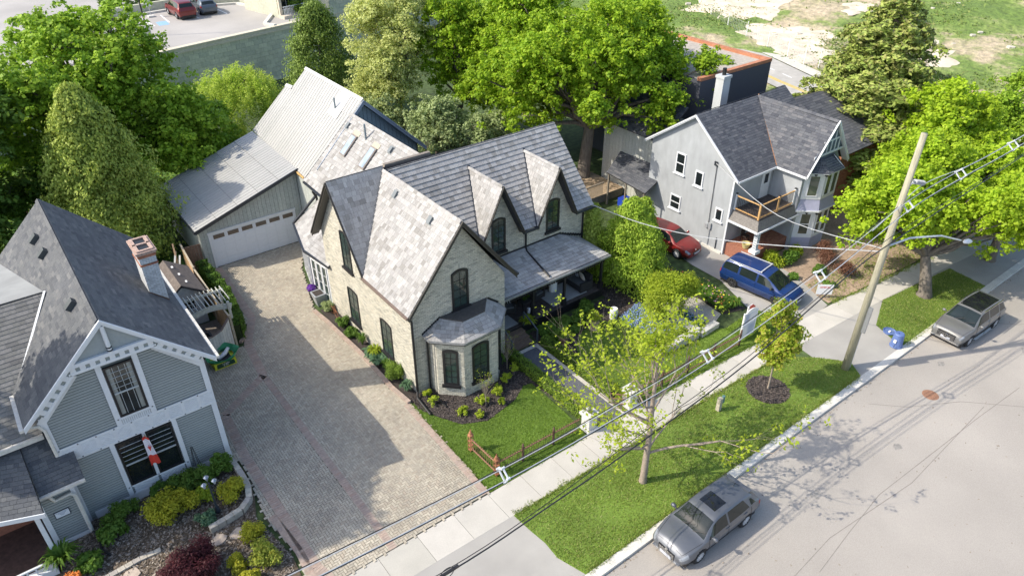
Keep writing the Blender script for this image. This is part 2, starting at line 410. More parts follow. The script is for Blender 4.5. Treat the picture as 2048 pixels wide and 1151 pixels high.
for i in range(-14, 22):                                      # kerb poured in lengths
    x0 = i*3.0; mb.box((x0+.006, -12.14, -.16), (x0+2.994, -11.77, .012 if -5 < i*3 < 60 else .012), 0, random.random())
kb = mb.build('kerb', M_kerb); tag(kb, kind='structure')
# seam line and crack in the street
mb = MB()
pts = [(22.641,-16.711), (19.124,-16.480), (14.660,-16.270), (11.412,-16.125), (8.826,-16.400), (6.406,-16.707)]
for a, b in zip(pts, pts[1:]): mb.beam((a[0], a[1], -.098), (b[0], b[1], -.098), .02, .006)
mk = mb.build('street_seam', mat('seam', (.22, .20, .18), .95, 20, .3)); tag(mk, kind='structure')
# front walk slabs
def lerp_line(pts, x):
    for (xa, ya), (xb, yb) in zip(pts, pts[1:]):
        if xa <= x <= xb: return ya+(yb-ya)*(x-xa)/(xb-xa)
    return pts[-1][1] if x > pts[-1][0] else pts[0][1]
SW_UP = [(-40, -6.7), (-6.9, -6.7), (8.2, -6.82), (15.3, -7.15), (21.2, -7.45), (24.3, -7.7), (34, -8.4), (60, -10)]
SW_LO = [(-40, -8.1), (-5.2, -8.1), (6.1, -8.3), (10.3, -8.34), (14.3, -8.46), (17.4, -8.58), (24.4, -8.95), (34, -9.7), (60, -11.3)]
sw = empty('sidewalk', (0, -7.5, 0)); tag(sw, kind='structure')
x = -22.0; k = 0
while x < 50:
    x2 = x+1.62; mb = MB(); g = .008
    mb.prism([(x+g, lerp_line(SW_LO, x), -.1), (x2-g, lerp_line(SW_LO, x2), -.1), (x2-g, lerp_line(SW_UP, x2), -.1), (x+g, lerp_line(SW_UP, x), -.1)], (0, 0, .104+random.uniform(-.003, .003)))
    mb.build('slab', M_conc, sw); x = x2
sheet('walk_bed', [(-22, -8.05), (6, -8.25), (24, -8.9), (50, -10.7), (50, -9.4), (24, -7.75), (8, -6.85), (-22, -6.75)], -.012, M_joint)
# asphalt aprons and drives
sheet('apron', [(-5.159,-8.089), (-0.743,-8.146), (-0.687,-9.102), (-0.597,-9.873), (-0.650,-10.643), (-0.085,-11.753), (-6, -11.77), (-14, -11.77), (-14, -8.1), (-6, -8.1)], .001, M_asph2)
sheet('apron', [(17.375,-8.571), (24.374,-8.940), (21.840,-9.998), (21.270,-11.349), (21.714,-11.951), (17.533,-11.792), (17.848,-11.327), (18.088,-10.786), (17.877,-9.828)], .001, M_asph2)
drvC = [(16.040,-7.859), (21.478,-7.394), (22.494,-4.984), (23.008,-2.570), (23.038,-1.093), (21.311,-0.377), (22.362,5.261), (19.553,3.961), (18.869,-0.121), (18.844,-2.185), (18.085,-4.180), (17.386,-6.018), (17.469,-7.200)]
sheet('side_driveway', drvC, .000, M_asph2)
# asphalt patch beyond street tree
sheet('apron_base', [(16.5, -11.77), (60, -11.77), (60, -9.0), (24, -8.6), (17, -8.5)], -.008, M_asph2)
# lawns
LAWN_F = [(-0.664,-0.480), (-0.762,-3.905), (-0.806,-6.720), (3.744,-6.812), (4.35, -6.7), (4.55, -5.2), (4.6, -2.6), (4.2, -2.5), (3.27, -3.05), (1.5, -3.4), (.48, -2.9), (-.1, -1.9), (-.3, -.9)]
sheet('front_lawn', LAWN_F, .004, M_grass)
LAWN_R = [(7.3, -5.6), (7.3, -3.6), (7.6, -2.6), (8.2, -1.7), (9.2, -1.0), (10.4, -.9), (11.2, -1.4), (11.3, -2.4), (10.6, -3.4), (10.3, -4.9), (13.6, -5.0), (14.8, -5.0), (15.6, -5.6), (15.5, -7.1), (8.2, -6.8), (7.3, -6.75)]
sheet('front_lawn', LAWN_R, .004, M_grass)
BLVD = [(-0.754,-8.176), (-0.687,-9.102), (-0.597,-9.873), (-0.650,-10.643), (-.3, -11.76), (14.5, -11.76), (17.4, -11.76), (17.9, -11.0), (17.6, -10.4), (16.9, -9.6), (15.6, -8.55), (6.1, -8.33)]
sheet('boulevard_lawn', BLVD, .0045, M_grass)
BLVD2 = [(24.327,-8.966), (21.840,-9.998), (21.270,-11.349), (21.374,-11.949), (30.3, -11.76), (30.6, -9.6), (25, -9.05)]
sheet('boulevard_lawn', BLVD2, .0045, M_grass)
GARD = [(21.478,-7.394), (24.600,-7.913), (28.251,-6.590), (28.387,-2.811), (23.758,-2.026), (22.494,-4.984)]
sheet('garden_soil', [(21.7, -7.3), (24.2, -7.6), (33, -8.2), (33, -1), (25.9, -2.2), (23.2, -2.4), (22.1, -4.5)], -.003, mat('bare soil', (.34, .25, .18), .95, 7, .3, bump=.6, bscale=25, big=.2, bigs=1))
sheet('side_lawn', [(15.2, -5.4), (18.0, -5.2), (18.6, -7.0), (15.6, -7.25)], .002, M_grass)
blades('grass_blades', LAWN_F, 1500, .045, M_blade, 'short mown bright green grass of the corner front lawn', seed=1)
blades('grass_blades', LAWN_R, 1300, .045, M_blade, 'short mown grass between the blue flower bed and the right iron fence', seed=2)
TREE_RING = [(12.29+1.02*math.cos(a*.35), -9.99*1+1.02*math.sin(a*.35)+.08) for a in range(18)]
TREE_RING = [(13.05+.98*math.cos(a*.35), -9.66+.98*math.sin(a*.35)) for a in range(18)]
blades('grass_blades', BLVD, 1000, .06, M_blade_dry, 'rougher boulevard grass between the walk and the kerb', seed=3, holes=[TREE_RING], w=.014, patchy=1.6)
blades('grass_blades', BLVD2, 800, .06, M_blade_dry, 'boulevard grass under the big street maple', seed=4, w=.014)
blades('grass_blades', [(15.2, -5.4), (18.0, -5.2), (18.6, -7.0), (15.6, -7.25)], 900, .08, M_blade, 'tufty grass behind the estate sign', seed=5, w=.014)
def edge_tufts(name, pts, dens, h, m, label, seed, spread=.09):
    rg = np.random.default_rng(seed); PP = []
    for (ax, ay), (bx, by) in zip(pts, pts[1:]):
        L = math.hypot(bx-ax, by-ay); n = int(L*dens); u = rg.uniform(0, 1, n); ph = np.sin(u*L*3.1)+np.sin(u*L*7.7+1); o = rg.normal(0, spread, n)*(.6+.5*np.clip(ph, -1, 2)); PP.append(np.stack([ax+(bx-ax)*u-(by-ay)/L*o, ay+(by-ay)*u+(bx-ax)/L*o], 1))
    P = np.concatenate(PP); n = len(P); a = rg.uniform(0, 6.28, n); hh = h*rg.uniform(.4, 1.2, n); V = np.zeros((n, 3, 3)); w = .016
    V[:, 0] = np.stack([P[:, 0]-np.cos(a)*w, P[:, 1]-np.sin(a)*w, np.full(n, .0)], 1); V[:, 1] = np.stack([P[:, 0]+np.cos(a)*w, P[:, 1]+np.sin(a)*w, np.full(n, .0)], 1); V[:, 2] = np.stack([P[:, 0]+rg.normal(0, .6, n)*hh, P[:, 1]+rg.normal(0, .6, n)*hh, hh+.005], 1)
    return tag(npmesh(name, V.reshape(-1, 3), np.arange(n*3).reshape(-1, 3), m, None, rg.random(n)), label, 'grass', kind='stuff')
edge_tufts('edge_grass', [(-.7, -8.2), (6.1, -8.33), (10.3, -8.36), (15.4, -8.52)], 420, .07, M_blade_dry, 'ragged grass creeping over the street side of the front walk', 31)
edge_tufts('edge_grass', [(-.2, -11.75), (17.3, -11.75)], 320, .07, M_blade_dry, 'ragged grass leaning over the kerb of the long boulevard', 32, .07)
edge_tufts('edge_grass', [(-.7, -.4), (-.78, -6.6), (4.3, -6.72)], 320, .06, M_blade, 'grass edge of the corner lawn against paving and walk', 33, .06)
edge_tufts('edge_grass', [(8.2, -6.85), (15.3, -7.15), (18.2, -7.3)], 320, .06, M_blade, 'grass edge of the right lawn along the walk', 34, .06)
edge_tufts('edge_grass', [(21.9, -7.35), (24.2, -7.75), (33, -8.4)], 220, .09, M_blade_dry, 'weedy edge between bare garden and walk', 35, .12)
blades('grass_blades', [(21.8, -7.3), (24.2, -7.65), (33, -8.2), (33, -6.2), (25, -5.4), (22.2, -5.6)], 260, .09, M_blade_dry, 'thin weedy grass in the bare front garden', seed=36, w=.018, patchy=.3)
rg = np.random.default_rng(11)
chips('gutter_grit', [(-10, -12.16), (45, -12.16), (45, -12.34), (-10, -12.34)], 60, mat('grit', [(.16, .13, .10), (.25, .21, .17), (.32, .28, .22)], .95, 20, .2), 'grit and dead leaf bits in the gutter along the kerb', 'grit', size=.03, z=-.098, hgt=.005, seed=37)
chips('street_specks', [(-8, -12.3), (40, -12.3), (40, -30), (-8, -30)], 1.2, mat('grit', [(.16, .13, .10)]), 'tiny specks of debris on the street', 'debris', size=.03, z=-.098, hgt=.004, seed=38)
for i, (x, y, r_) in enumerate(((9.5, -14.6, .35), (3.2, -14.9, .22), (14.5, -15.2, .3), (21.5, -13.6, .25), (26, -15.8, .4))):
    pts_ = [(x+r_*math.cos(k*.5)*random.uniform(.6, 1.1), y+r_*.7*math.sin(k*.5)*random.uniform(.6, 1.1)) for k in range(12)]; sheet('oil_stain', pts_, -.0965, mat('oil stained asphalt', (.27, .255, .235), .85, 9, .25))
mb = MB()
for seg in ([(-6, -16.2), (2, -16.5), (8, -16.1), (13, -16.6), (20, -16.3)], [(16, -13.0), (17.2, -14.2), (19.5, -15.5), (22, -18)], [(26, -12.5), (28, -14.5), (31, -16)]):
    for a, b in zip(seg, seg[1:]): mb.beam((*a, -.0985), (*b, -.0985), .022, .005)
tag(mb.build('sealed_crack', MATS['seam']), kind='structure')
# mulch ring of the young tree
sheet('mulch_ring', TREE_RING, .012, M_mulch)
chips('mulch_chips', TREE_RING, 900, M_mchip, 'dark wood chips in a round bed at the young tree', 'mulch', size=.04, z=.015)
# front bed of the brick house
BED_F = [(-.45, 0), (-.55, -.9), (-.1, -1.9), (.48, -2.9), (1.5, -3.38), (3.27, -3.05), (4.2, -2.5), (4.6, -2.6), (4.85, -5.9), (5.15, -5.9), (5.2, -.3), (5.0, 0)]
sheet('mulch_bed', BED_F, .008, M_mulch)
chips('mulch_chips', BED_F, 700, M_mchip, 'dark mulch in the curved bed round the bay window', 'mulch', z=.012, seed=4)
BED_S = [(-.72, 9.0), (-.66, .9), (-.55, -.4), (0, 0), (0, 9)]
sheet('mulch_bed', BED_S, .008, M_mulch)
BED_R = [(6.75, -.5), (7.3, -5.7), (7.3, -3.6), (7.6, -2.6), (8.2, -1.7), (9.2, -1.0), (10.4, -.9), (11.2, -1.4), (11.3, -2.4), (10.6, -3.4), (10.3, -4.9), (13.6, -5.0), (13.4, -2), (13.6, 3.0), (12.4, 3.0), (12.4, .5), (7, .5)]
sheet('mulch_bed', BED_R, .001, M_mulch)
chips('mulch_chips', BED_R, 300, M_mchip, 'dark mulch between the porch and the right lawn', 'mulch', z=.008, seed=5)
sheet('gravel_path', [(13.7, -4.9), (15.0, -4.8), (16.2, -4.4), (16.4, -2.8), (16.0, 0), (16.2, 3), (14.6, 3), (14.2, 0), (13.8, -2.5)], .0, M_gravel)
sheet('flower_bed', [(16.0, 1.5), (16.4, -2.8), (16.3, -4.5), (17.7, -4.9), (17.9, -3), (17.3, 0), (17.0, 2)], .004, M_mulch)
# back gardens
M_ivy = mat('ground ivy', (.07, .15, .02), .9, 6, .4, bump=.8, bscale=18, big=.3)
sheet('back_lawn', [(-40, 14), (-5.2, 14), (-4.7, 24), (2, 25), (2, 44), (-40, 44)], -.01, M_ivy)
# ================= paved driveway =================
DRV = [(-4.12, 16.75), (-3.95, 12.8), (-4.4, 9.6), (-5.1, 8.4), (-6.2, 8.62), (-8.2, 8.6), (-8.2, 1.4), (-8.05, .5), (-8.15, -.8), (-8.35, -2.6), (-8.05, -4.7), (-8.3, -6.7), (-.82, -6.72), (-.74, -3.9), (-.65, -.3), (-.85, 1.1), (-.8, 2.7), (-.76, 4.4), (-.87, 6.1), (-.9, 7.6), (-1.0, 9.0), (-.55, 10.5), (.3, 13.6), (.7, 14.4), (1.9, 16.75)]
sheet('driveway_bed', DRV, .004, M_joint)
drv = empty('driveway', (-4, 5, 0)); tag(drv, kind='structure')
P0 = Plane((0, 0, .004), (1, 0, 0), (0, 1, 0))
def herring(W, x0, y0, x1, y1, g=.014):
    c = []; nx = int((x1-x0)/W)+4; ny = int((y1-y0)/W)+4
    for t in range(-2, ny):
        for q in range(-ny//4-2, nx//4+3):
            a = t+4*q; b = t
            c.append((x0+a*W+g/2, y0+b*W+g/2, x0+(a+2)*W-g/2, y0+(b+1)*W-g/2))
            c.append((x0+a*W+g/2, y0+(b+1)*W+g/2, x0+(a+1)*W-g/2, y0+(b+3)*W-g/2))
    return [q for q in c if x0-.2 < q[0] < x1 and y0-.2 < q[1] < y1]
SOLD = [(-7.5, -6.7), (-7.72, -5.7), (-7.8, 1.1), (-7.6, 4.0), (-5.2, 5.6), (-4.9, 8.4), (-3.9, 10.5), (-3.6, 16.7)]
def near_line(x, y, L):
    best = 9
    for (ax, ay), (bx, by) in zip(L, L[1:]):
        dx, dy = bx-ax, by-ay; t = max(0, min(1, ((x-ax)*dx+(y-ay)*dy)/(dx*dx+dy*dy))); best = min(best, math.hypot(x-ax-t*dx, y-ay-t*dy))
    return best
EDGE = [(-.98, -6.7), (-.9, -3.9), (-.82, -.3)]
EDG2 = [(-8.05, -6.7), (-7.92, -4.7), (-8.1, -2.6)]
SOL2 = [(-5.15, -6.7), (-5.2, 5.6)]
cells = [c for c in herring(.105, -8.5, -6.9, 2.2, 17) if pinside((c[0]+c[2])/2, (c[1]+c[3])/2, DRV) and near_line((c[0]+c[2])/2, (c[1]+c[3])/2, SOLD) > .1 and near_line((c[0]+c[2])/2, (c[1]+c[3])/2, SOL2) > .08]
pv = Pieces(drv, 'paver', M_paver, 270); pv.add(P0, [rect(-9, -8, 3, 18)], cells, th=.028)
# slight unevenness
pv.emit()
ps = Pieces(drv, 'border_paver', M_paver_red, 120)
for L in (SOLD, SOL2, EDGE, EDG2):
    for (ax, ay), (bx, by) in zip(L, L[1:]):
        d = Vector((bx-ax, by-ay, 0)); ln = d.length; n_ = Vector((-d.y, d.x, 0))
        pl = Plane((ax, ay, .005), d, n_); k = int(ln/.11); hw = .2
        ps.add(pl, [rect(0, -hw, ln, hw)], [(i*ln/k+.005, -hw+.05 if L is not SOLD else -hw, (i+1)*ln/k-.005, (hw-.05 if L is not SOLD else hw)) for i in range(k)], th=.031)
ps.emit()
# low red edging kerb along the side bed and round the hedge strip
def edging(name, pts, w, h, m, label, cat, l=.22):
    e = empty(name, (pts[0][0], pts[0][1], 0), 0, label, cat); pc = Pieces(e, 'edging_block', m, 300)
    for (ax, ay), (bx, by) in zip(pts, pts[1:]):
        d = Vector((bx-ax, by-ay, 0)); ln = d.length; k = max(1, round(ln/l)); pl = Plane((ax, ay, 0), d, Vector((-d.y, d.x, 0)))
        pc.add(pl, [rect(0, -w, ln, w)], [(i*ln/k+.006, -w/2, (i+1)*ln/k-.006, w/2) for i in range(k)], th=h)
    pc.emit(); return e
edging('bed_edging', [(-1.0, 9.1), (-.87, 7.6), (-.82, 6.1), (-.74, 4.4), (-.76, 2.7), (-.8, 1.1), (-.68, -.32)], .2, .13, M_paver_red, 'low red brick edging along the bed beside the brick house', 'edging')
edging('bed_edging', [(-4.22, 16.2), (-4.12, 12.8), (-4.55, 9.8), (-4.75, 9.15), (-5.15, 8.75)], .16, .12, M_paver_red, 'low red brick edging round the foot of the clipped cedar hedge', 'edging')
# front path with stone border
pt = empty('front_path', (5.9, -3, 0)); tag(pt, kind='structure')
M_pathp = mat('dark path paver', [(.10, .105, .12), (.13, .135, .15), (.115, .12, .135)], .85, 30, .2, bump=.2, bscale=90)
sheet('path_bed', [(5.15, -.35), (6.72, -.35), (6.72, -6.75), (5.15, -6.75)], .01, M_joint)
pp = Pieces(pt, 'path_paver', M_pathp, 60)
pp.add(Plane((0, 0, .012), (1, 0, 0), (0, 1, 0)), [rect(5.32, -6.72, 6.5, -.62)], brickcells(5.32, -6.72, 6.5, -.62, .1, .1, .005), th=.02); pp.emit()
pb = Pieces(pt, 'border_stone', mat('pale border stone', [(.50, .47, .42), (.56, .53, .47)], .9, 20, .15), 120)
pb.add(Plane((0, 0, .012), (1, 0, 0), (0, 1, 0)), [rect(6.51, -6.7, 6.72, -.4), rect(5.16, -.6, 6.5, -.38)], [(6.515, -6.7+i*.3, 6.715, -6.41+i*.3) for i in range(21)]+[(5.16+i*.3, -.6, 5.45+i*.3, -.4) for i in range(5)], th=.026); pb.emit()
# manhole
mh = MB(); mh.lathe((18.84, -14.42, -.1), [(.36, 0), (.36, .006), (.30, .012), (0.001, .012)], 28)
for i in range(-4, 5):
    for j in range(-4, 5):
        if i*i+j*j < 17: mh.box((18.84+i*.065-.02, -14.42+j*.065-.02, -.088), (18.84+i*.065+.02, -14.42+j*.065+.02, -.082))
tag(mh.build('manhole_cover', mat('rusty iron', (.30, .16, .10), .8, 30, .3, bump=.2)), 'round rusty brown manhole cover in the grey street', 'manhole cover')

# ================= house materials =================
M_brick = mat('buff brick', [(.52, .495, .41), (.58, .55, .46), (.46, .44, .37), (.63, .60, .51), (.57, .53, .43), (.36, .35, .30), (.60, .57, .47)], .92, 14, .14, bump=.3, bscale=60, big=.07, bigs=.6)
M_mortar = mat('mortar', (.25, .24, .19), .95, 20, .15)
M_black = mat('black trim', (.018, .018, .02), .45, 10, .2)
M_blackg = mat('dark gutter', (.045, .05, .06), .35, 10, .2, metal=.3)
M_sofbr = mat('dark brown soffit', (.05, .045, .038), .6, 10, .2)
M_shake = mat('weathered shake', [(.30, .295, .285), (.36, .35, .34), (.41, .40, .39), (.33, .32, .31), (.45, .44, .425), (.25, .24, .225), (.38, .37, .365)], .92, 25, .13, bump=.4, bscale=50, big=.06, stretch=(1, 1, 1))
M_deckrf = mat('roof underlay', (.05, .05, .055), .9, 10, .2)
M_glass = glassmat('window glass', (.03, .05, .045))
M_glassd = glassmat('dark window glass')
M_white = mat('white paint', (.74, .75, .76), .6, 8, .05)
M_wood = mat('brown step boards', [(.16, .11, .08), (.20, .14, .10)], .8, 6, .3, stretch=(1, 8, 8))
M_darkwood = mat('dark deck boards', [(.06, .05, .048), (.085, .07, .065)], .7, 6, .3)
def shakes(P, pl, convs, u0, v0, u1, v1, dv=.26, du=.3, th=.034):
    P.add(pl, convs, brickcells(u0-.02, v0, u1+.02, v1, du, dv, .008, .45, jit=.55), th=th, wedge=.008)
def uvpoly(pl, pts): return [pl.uv(p) for p in pts]
def roofplane(P, deck, pts, eave, m_=None, dv=.24, du=.21, th=.034, convs=None, deckth=.1, cellfn=None):
    """pts: 3D polygon; eave: (a,b) indices giving the eave direction; slope goes toward the others"""
    a, b = Vector(pts[eave[0]]), Vector(pts[eave[1]]); U = b-a
    c = sum((Vector(p) for p in pts), Vector())/len(pts); V = c-a
    pl = Plane(a, U, V)
    if pl.N.z < 0: pl = Plane(b, -U, c-b)
    pp_ = uvpoly(pl, pts); us = [q[0] for q in pp_]; vs = [q[1] for q in pp_]
    deck.prism([pl.p(*pl.uv(q)) for q in pts], -pl.N*deckth)
    cv = convs(pl) if convs else [pp_]
    P.add(pl, cv, brickcells(min(us)-.02, min(vs), max(us)+.02, max(vs), du, dv, .008, .45, jit=.5), th=th, wedge=.008)
    return pl
def ridgecap(P, a, b, w=.16, l=.28, pitch=1.2):
    a, b = Vector(a), Vector(b); d = b-a; n = max(1, int(d.length/l)); s = Vector((0, 0, 1)).cross(d).normalized()
    for sd in (1, -1):
        V = (s*sd*-1)+Vector((0, 0, pitch)); V.normalize()
        if sd == 1: pl = Plane(a-V*w, d, V)
        else: pl = Plane(b-V*w, -d, V)
        if pl.N.z < 0: pl = Plane(b-V*w, -d, V)
        L = d.length
        P.add(pl, [rect(0, 0, L, w)], [(i*L/n, 0, (i+1)*L/n-.006, w) for i in range(n)], th=.02, h0=.035)
# ================= brick house =================
BH = empty('brick_house', (2.5, 3, 0), 0, 'pale buff brick house with steep gables, grey shakes, bay window and front porch', 'house')
SL = 1.263
wb = MB()
wb.prism([(0, -0, 0), (0, 0, 4.6), (0, 3.85, 4.6), (0, 6.37, 8.15), (0, 8.75, 4.75), (0, 8.75, 0)], (.25, 0, 0))
wb.prism([(0.004, 0, 0), (5, 0, 0), (5, 0, 4.72), (2.55, 0, 8.1), (0.004, 0, 4.6)], (0, .25, 0))
wb.box((4.75, .26, 0), (5, 3.2, 4.7)); wb.prism([(5.01, 3, 0), (12.65, 3, 0), (12.65, 3, 4.4), (11.85, 3, 4.4), (10.4, 3, 7.35), (9.0, 3, 4.4), (8.25, 3, 4.4), (6.85, 3, 7.4), (5.45, 3, 4.4), (5.01, 3, 4.4)], (0, .25, 0))
wb.prism([(12.65, 3.004, 0), (12.65, 3.004, 4.7), (12.65, 6.1, 8.1), (12.65, 9.2, 4.7), (12.65, 9.2, 0)], (-.25, 0, 0)); wb.box((.26, 8.5, 0), (12.39, 8.75, 4.7))
W_ = wb.build('wall', M_mortar, BH)
PW = Pieces(W_, 'brick', M_brick, 300)
plS = Plane((0, 8.75, 0), (0, -1, 0), (0, 0, 1)); plF = Plane((0, 0, 0), (1, 0, 0), (0, 0, 1)); plM = Plane((0, 3, 0), (1, 0, 0), (0, 0, 1))
def ys(y): return 8.75-y
hS = [(ys(6.45), .68, ys(5.38), 2.7), (ys(3.1), .66, ys(2.05), 2.68), (ys(6.45), 3.82, ys(5.5), 5.9)]
PW.add(plS, [[(0, 0), (8.75, 0), (8.75, 4.62), (4.9, 4.62), (2.38, 8.2), (0, 4.85)]][:0]+[rect(0, 0, 8.75, 4.62), [(0, 4.62), (4.92, 4.62), (2.38, 8.2), (0, 4.9)]], brickcells(-.1, 0, 8.75, 8.3, .225, .078, .017), th=.012, holes=hS)
hF = [(2.08, 3.8, 2.97, 5.8)]
PW.add(plF, [rect(.0, 0, 5, 4.7), [(0, 4.7), (5, 4.7), (2.55, 8.05)]], brickcells(-.1, 0, 5, 8.1, .225, .078, .017), th=.012, holes=hF)
hM = [(6.45, 3.75, 7.32, 5.68), (10.0, 3.85, 10.9, 5.68), (5.9, .55, 6.8, 2.4), (8.3, 1.1, 9.4, 2.5)]
PW.add(plM, [rect(5.01, 0, 12.65, 4.4), [(5.45, 4.4), (8.25, 4.4), (6.85, 7.35)], [(9.0, 4.4), (11.85, 4.4), (10.4, 7.3)]], brickcells(5.0, 0, 12.65, 7.4, .225, .078, .017), th=.012, holes=hM)
# bay
bayp = [(.72, 0), (.75, -.62), (1.62, -1.5), (3.45, -1.5), (4.28, -.62), (4.3, 0)]
bw = MB(); bw.prism([(x, y, 0) for x, y in bayp], (0, 0, 3.1)); BW = bw.build('bay_wall', M_mortar, BH)
PB = Pieces(BW, 'brick', M_brick, 120)
bpl = []
for (a, b) in zip(bayp, bayp[1:]):
    pl = Plane((a[0], a[1], 0), (b[0]-a[0], b[1]-a[1], 0), (0, 0, 1)); L = math.hypot(b[0]-a[0], b[1]-a[1]); bpl.append((pl, L))
    hh = [] if L < .8 else ([(L/2-.42, .68, L/2+.42, 2.72)] if L > 1.5 else [(L/2-.36, .68, L/2+.36, 2.66)])
    if L > 1.5: hh = [(.38, .7, 1.22, 2.78)] if False else [(L/2-.5, .68, L/2+.42, 2.75)]
    PB.add(pl, [rect(0, 0, L, 3.08)], brickcells(-.1, 0, L, 3.1, .2, .075, .011), th=.012, holes=hh)
PB.emit()
# windows
def arch_bricks(P, pl, u0, u1, v, rise, h=.21):
    n = int((u1-u0+.1)/.075)
    for i in range(n):
        t0 = i/n; t1 = (i+1)/n; a = u0-.05+(u1-u0+.1)*t0; b = u0-.05+(u1-u0+.1)*t1; vv = v-rise+rise*(1-(t0+t1-1)**2)
        P.add(pl, [rect(a, vv, b, vv+h)], [(a+.006, vv+.005, b-.006, vv+h)], th=.02)
for (u0, v0, u1, v1) in hS: window(BH, plS, u0, v0, u1, v1, M_black, M_glass, rise=.1, nx=2, ny=4, fw=.075, depth=.05, sill=.11, h=.0, mt=.022); arch_bricks(PW, plS, u0, u1, v1, .1)
window(BH, plF, 2.08, 3.8, 2.97, 5.82, M_black, M_glass, rise=.15, nx=2, ny=4, fw=.1, depth=.05, sill=.16, mt=.022); arch_bricks(PW, plF, 2.08, 2.97, 5.86, .16, .22)
window(BH, plM, 6.45, 3.75, 7.32, 5.68, M_black, M_glass, rise=.14, nx=2, ny=5, fw=.1, depth=.05, sill=.14, mt=.022); arch_bricks(PW, plM, 6.45, 7.32, 5.7, .15)
window(BH, plM, 10.0, 3.85, 10.9, 5.68, M_black, M_glass, rise=.14, nx=2, ny=5, fw=.1, depth=.05, sill=.14, mt=.022); arch_bricks(PW, plM, 10.0, 10.9, 5.7, .15)
window(BH, plM, 8.3, 1.1, 9.4, 2.5, M_black, M_glassd, nx=2, ny=3, sill=.1)
pl, L = bpl[2]; window(BW, pl, L/2-.5, .68, L/2+.42, 2.75, M_black, M_glass, rise=.12, nx=2, ny=5, fw=.1, depth=.05, sill=.14, mt=.02)
for i in (1, 3): pl, L = bpl[i]; window(BW, pl, L/2-.36, .68, L/2+.36, 2.66, M_black, M_glass, rise=.08, nx=2, ny=5, fw=.1, depth=.05, sill=.14, mt=.02)
PW.emit()
# main roofs
dk = MB(); RF = empty('tmp')
PRi = Pieces(None, 'shingle', M_shake, 300)
roofplane(PRi, dk, [(-.35, -.38, 4.66), (2.55, -.38, 8.33), (2.55, 6.33, 8.33), (-.35, 3.69, 4.66)], (0, 3))
roofplane(PRi, dk, [(5.42, -.38, 4.70), (5.42, 2.64, 4.70), (2.59, 6.1, 8.28), (2.55, -.38, 8.33)], (0, 1))
roofplane(PRi, dk, [(-.35, 3.70, 4.72), (2.6, 6.37, 8.4), (-.35, 6.37, 8.4)], (0, 0+1) if False else (2, 1))
k_ = (8.28-4.68)/(6.1-2.62)
def Mc(pl):
    sgn = 1
    def q(x, v): y = 2.62+v*(6.1-2.62)/5.007; return pl.uv((x, y, 4.68+(y-2.62)*k_))
    return [[q(3.2, 4.06), q(13.05, 4.06), q(13.05, 5.007), q(2.59, 5.007)], [q(5.46, 0), q(5.5, 0), q(6.85, 4.07), q(3.2, 4.07)],
            [q(8.15, 0), q(9.06, 0), q(10.4, 4.07), q(6.85, 4.07)], [q(11.74, 0), q(13.05, 0), q(13.05, 4.07), q(10.4, 4.07)]]
plMr = Plane((2.59, 2.62, 4.68), (1, 0, 0), (0, 3.48, 3.6))
for cv in Mc(plMr):
    dk.prism([plMr.p(u, v) for u, v in cv], -plMr.N*.08)
PRi.add(plMr, Mc(plMr), brickcells(0, 0, 10.5, 5.02, .21, .26, .008, .45, jit=.5), th=.038, wedge=.008)
for cx, hw in ((6.85, 1.35), (10.4, 1.34)):
    for s_ in (-1, 1):
        t = [(cx+s_*hw, 2.52, 4.7), (cx, 2.5, 7.6), (cx, 5.44, 7.6)]
        n_ = Vector((s_*2.9, 0, hw)).normalized(); U = (0, -1, 0) if s_ < 0 else (0, 1, 0)
        pl = Plane(t[0], U, Vector((-s_*hw, 0, 2.9))); uvp = uvpoly(pl, t); dk.prism(t, -pl.N*.08)
        us = [q[0] for q in uvp]; PRi.add(pl, [uvp], brickcells(min(us)-.02, 0, max(us)+.02, 3.3, .2, .24, .008, .45, jit=.5), th=.034, wedge=.008)
# rear slopes (deck only)
dk.prism([(-.35, 6.37, 8.4), (13.05, 6.1, 8.28), (13.05, 9.3, 4.7), (-.35, 9.15, 4.7)], (0, 0, -.1))
bpy.data.objects.remove(RF)
RF = dk.build('roof', M_deckrf, BH); PRi.parent = RF
ridgecap(PRi, (2.55, -.38, 8.34), (2.55, 6.2, 8.34), pitch=1.26); ridgecap(PRi, (-.35, 6.37, 8.41), (2.6, 6.37, 8.41), pitch=1.3); ridgecap(PRi, (2.6, 6.1, 8.29), (13.05, 6.1, 8.29), pitch=1.03)
for cx in (6.85, 10.4): ridgecap(PRi, (cx, 2.5, 7.62), (cx, 5.35, 7.62), pitch=2.1, w=.13)
PRi.emit()
fl = MB()   # valley flashing
for a, b in (((-.33, 3.70, 4.74), (2.55, 6.33, 8.38)), ((5.5, 2.6, 4.74), (6.85, 5.44, 7.66)), ((9.06, 2.6, 4.74), (10.4, 5.44, 7.66)), ((5.42, 2.64, 4.76), (2.6, 6.1, 8.33)), ((8.17, 2.6, 4.74), (6.85, 5.44, 7.66)), ((11.74, 2.6, 4.74), (10.4, 5.44, 7.66))): fl.beam(a, b, .09, .03)
fl.build('valley_flashing', M_blackg, BH)
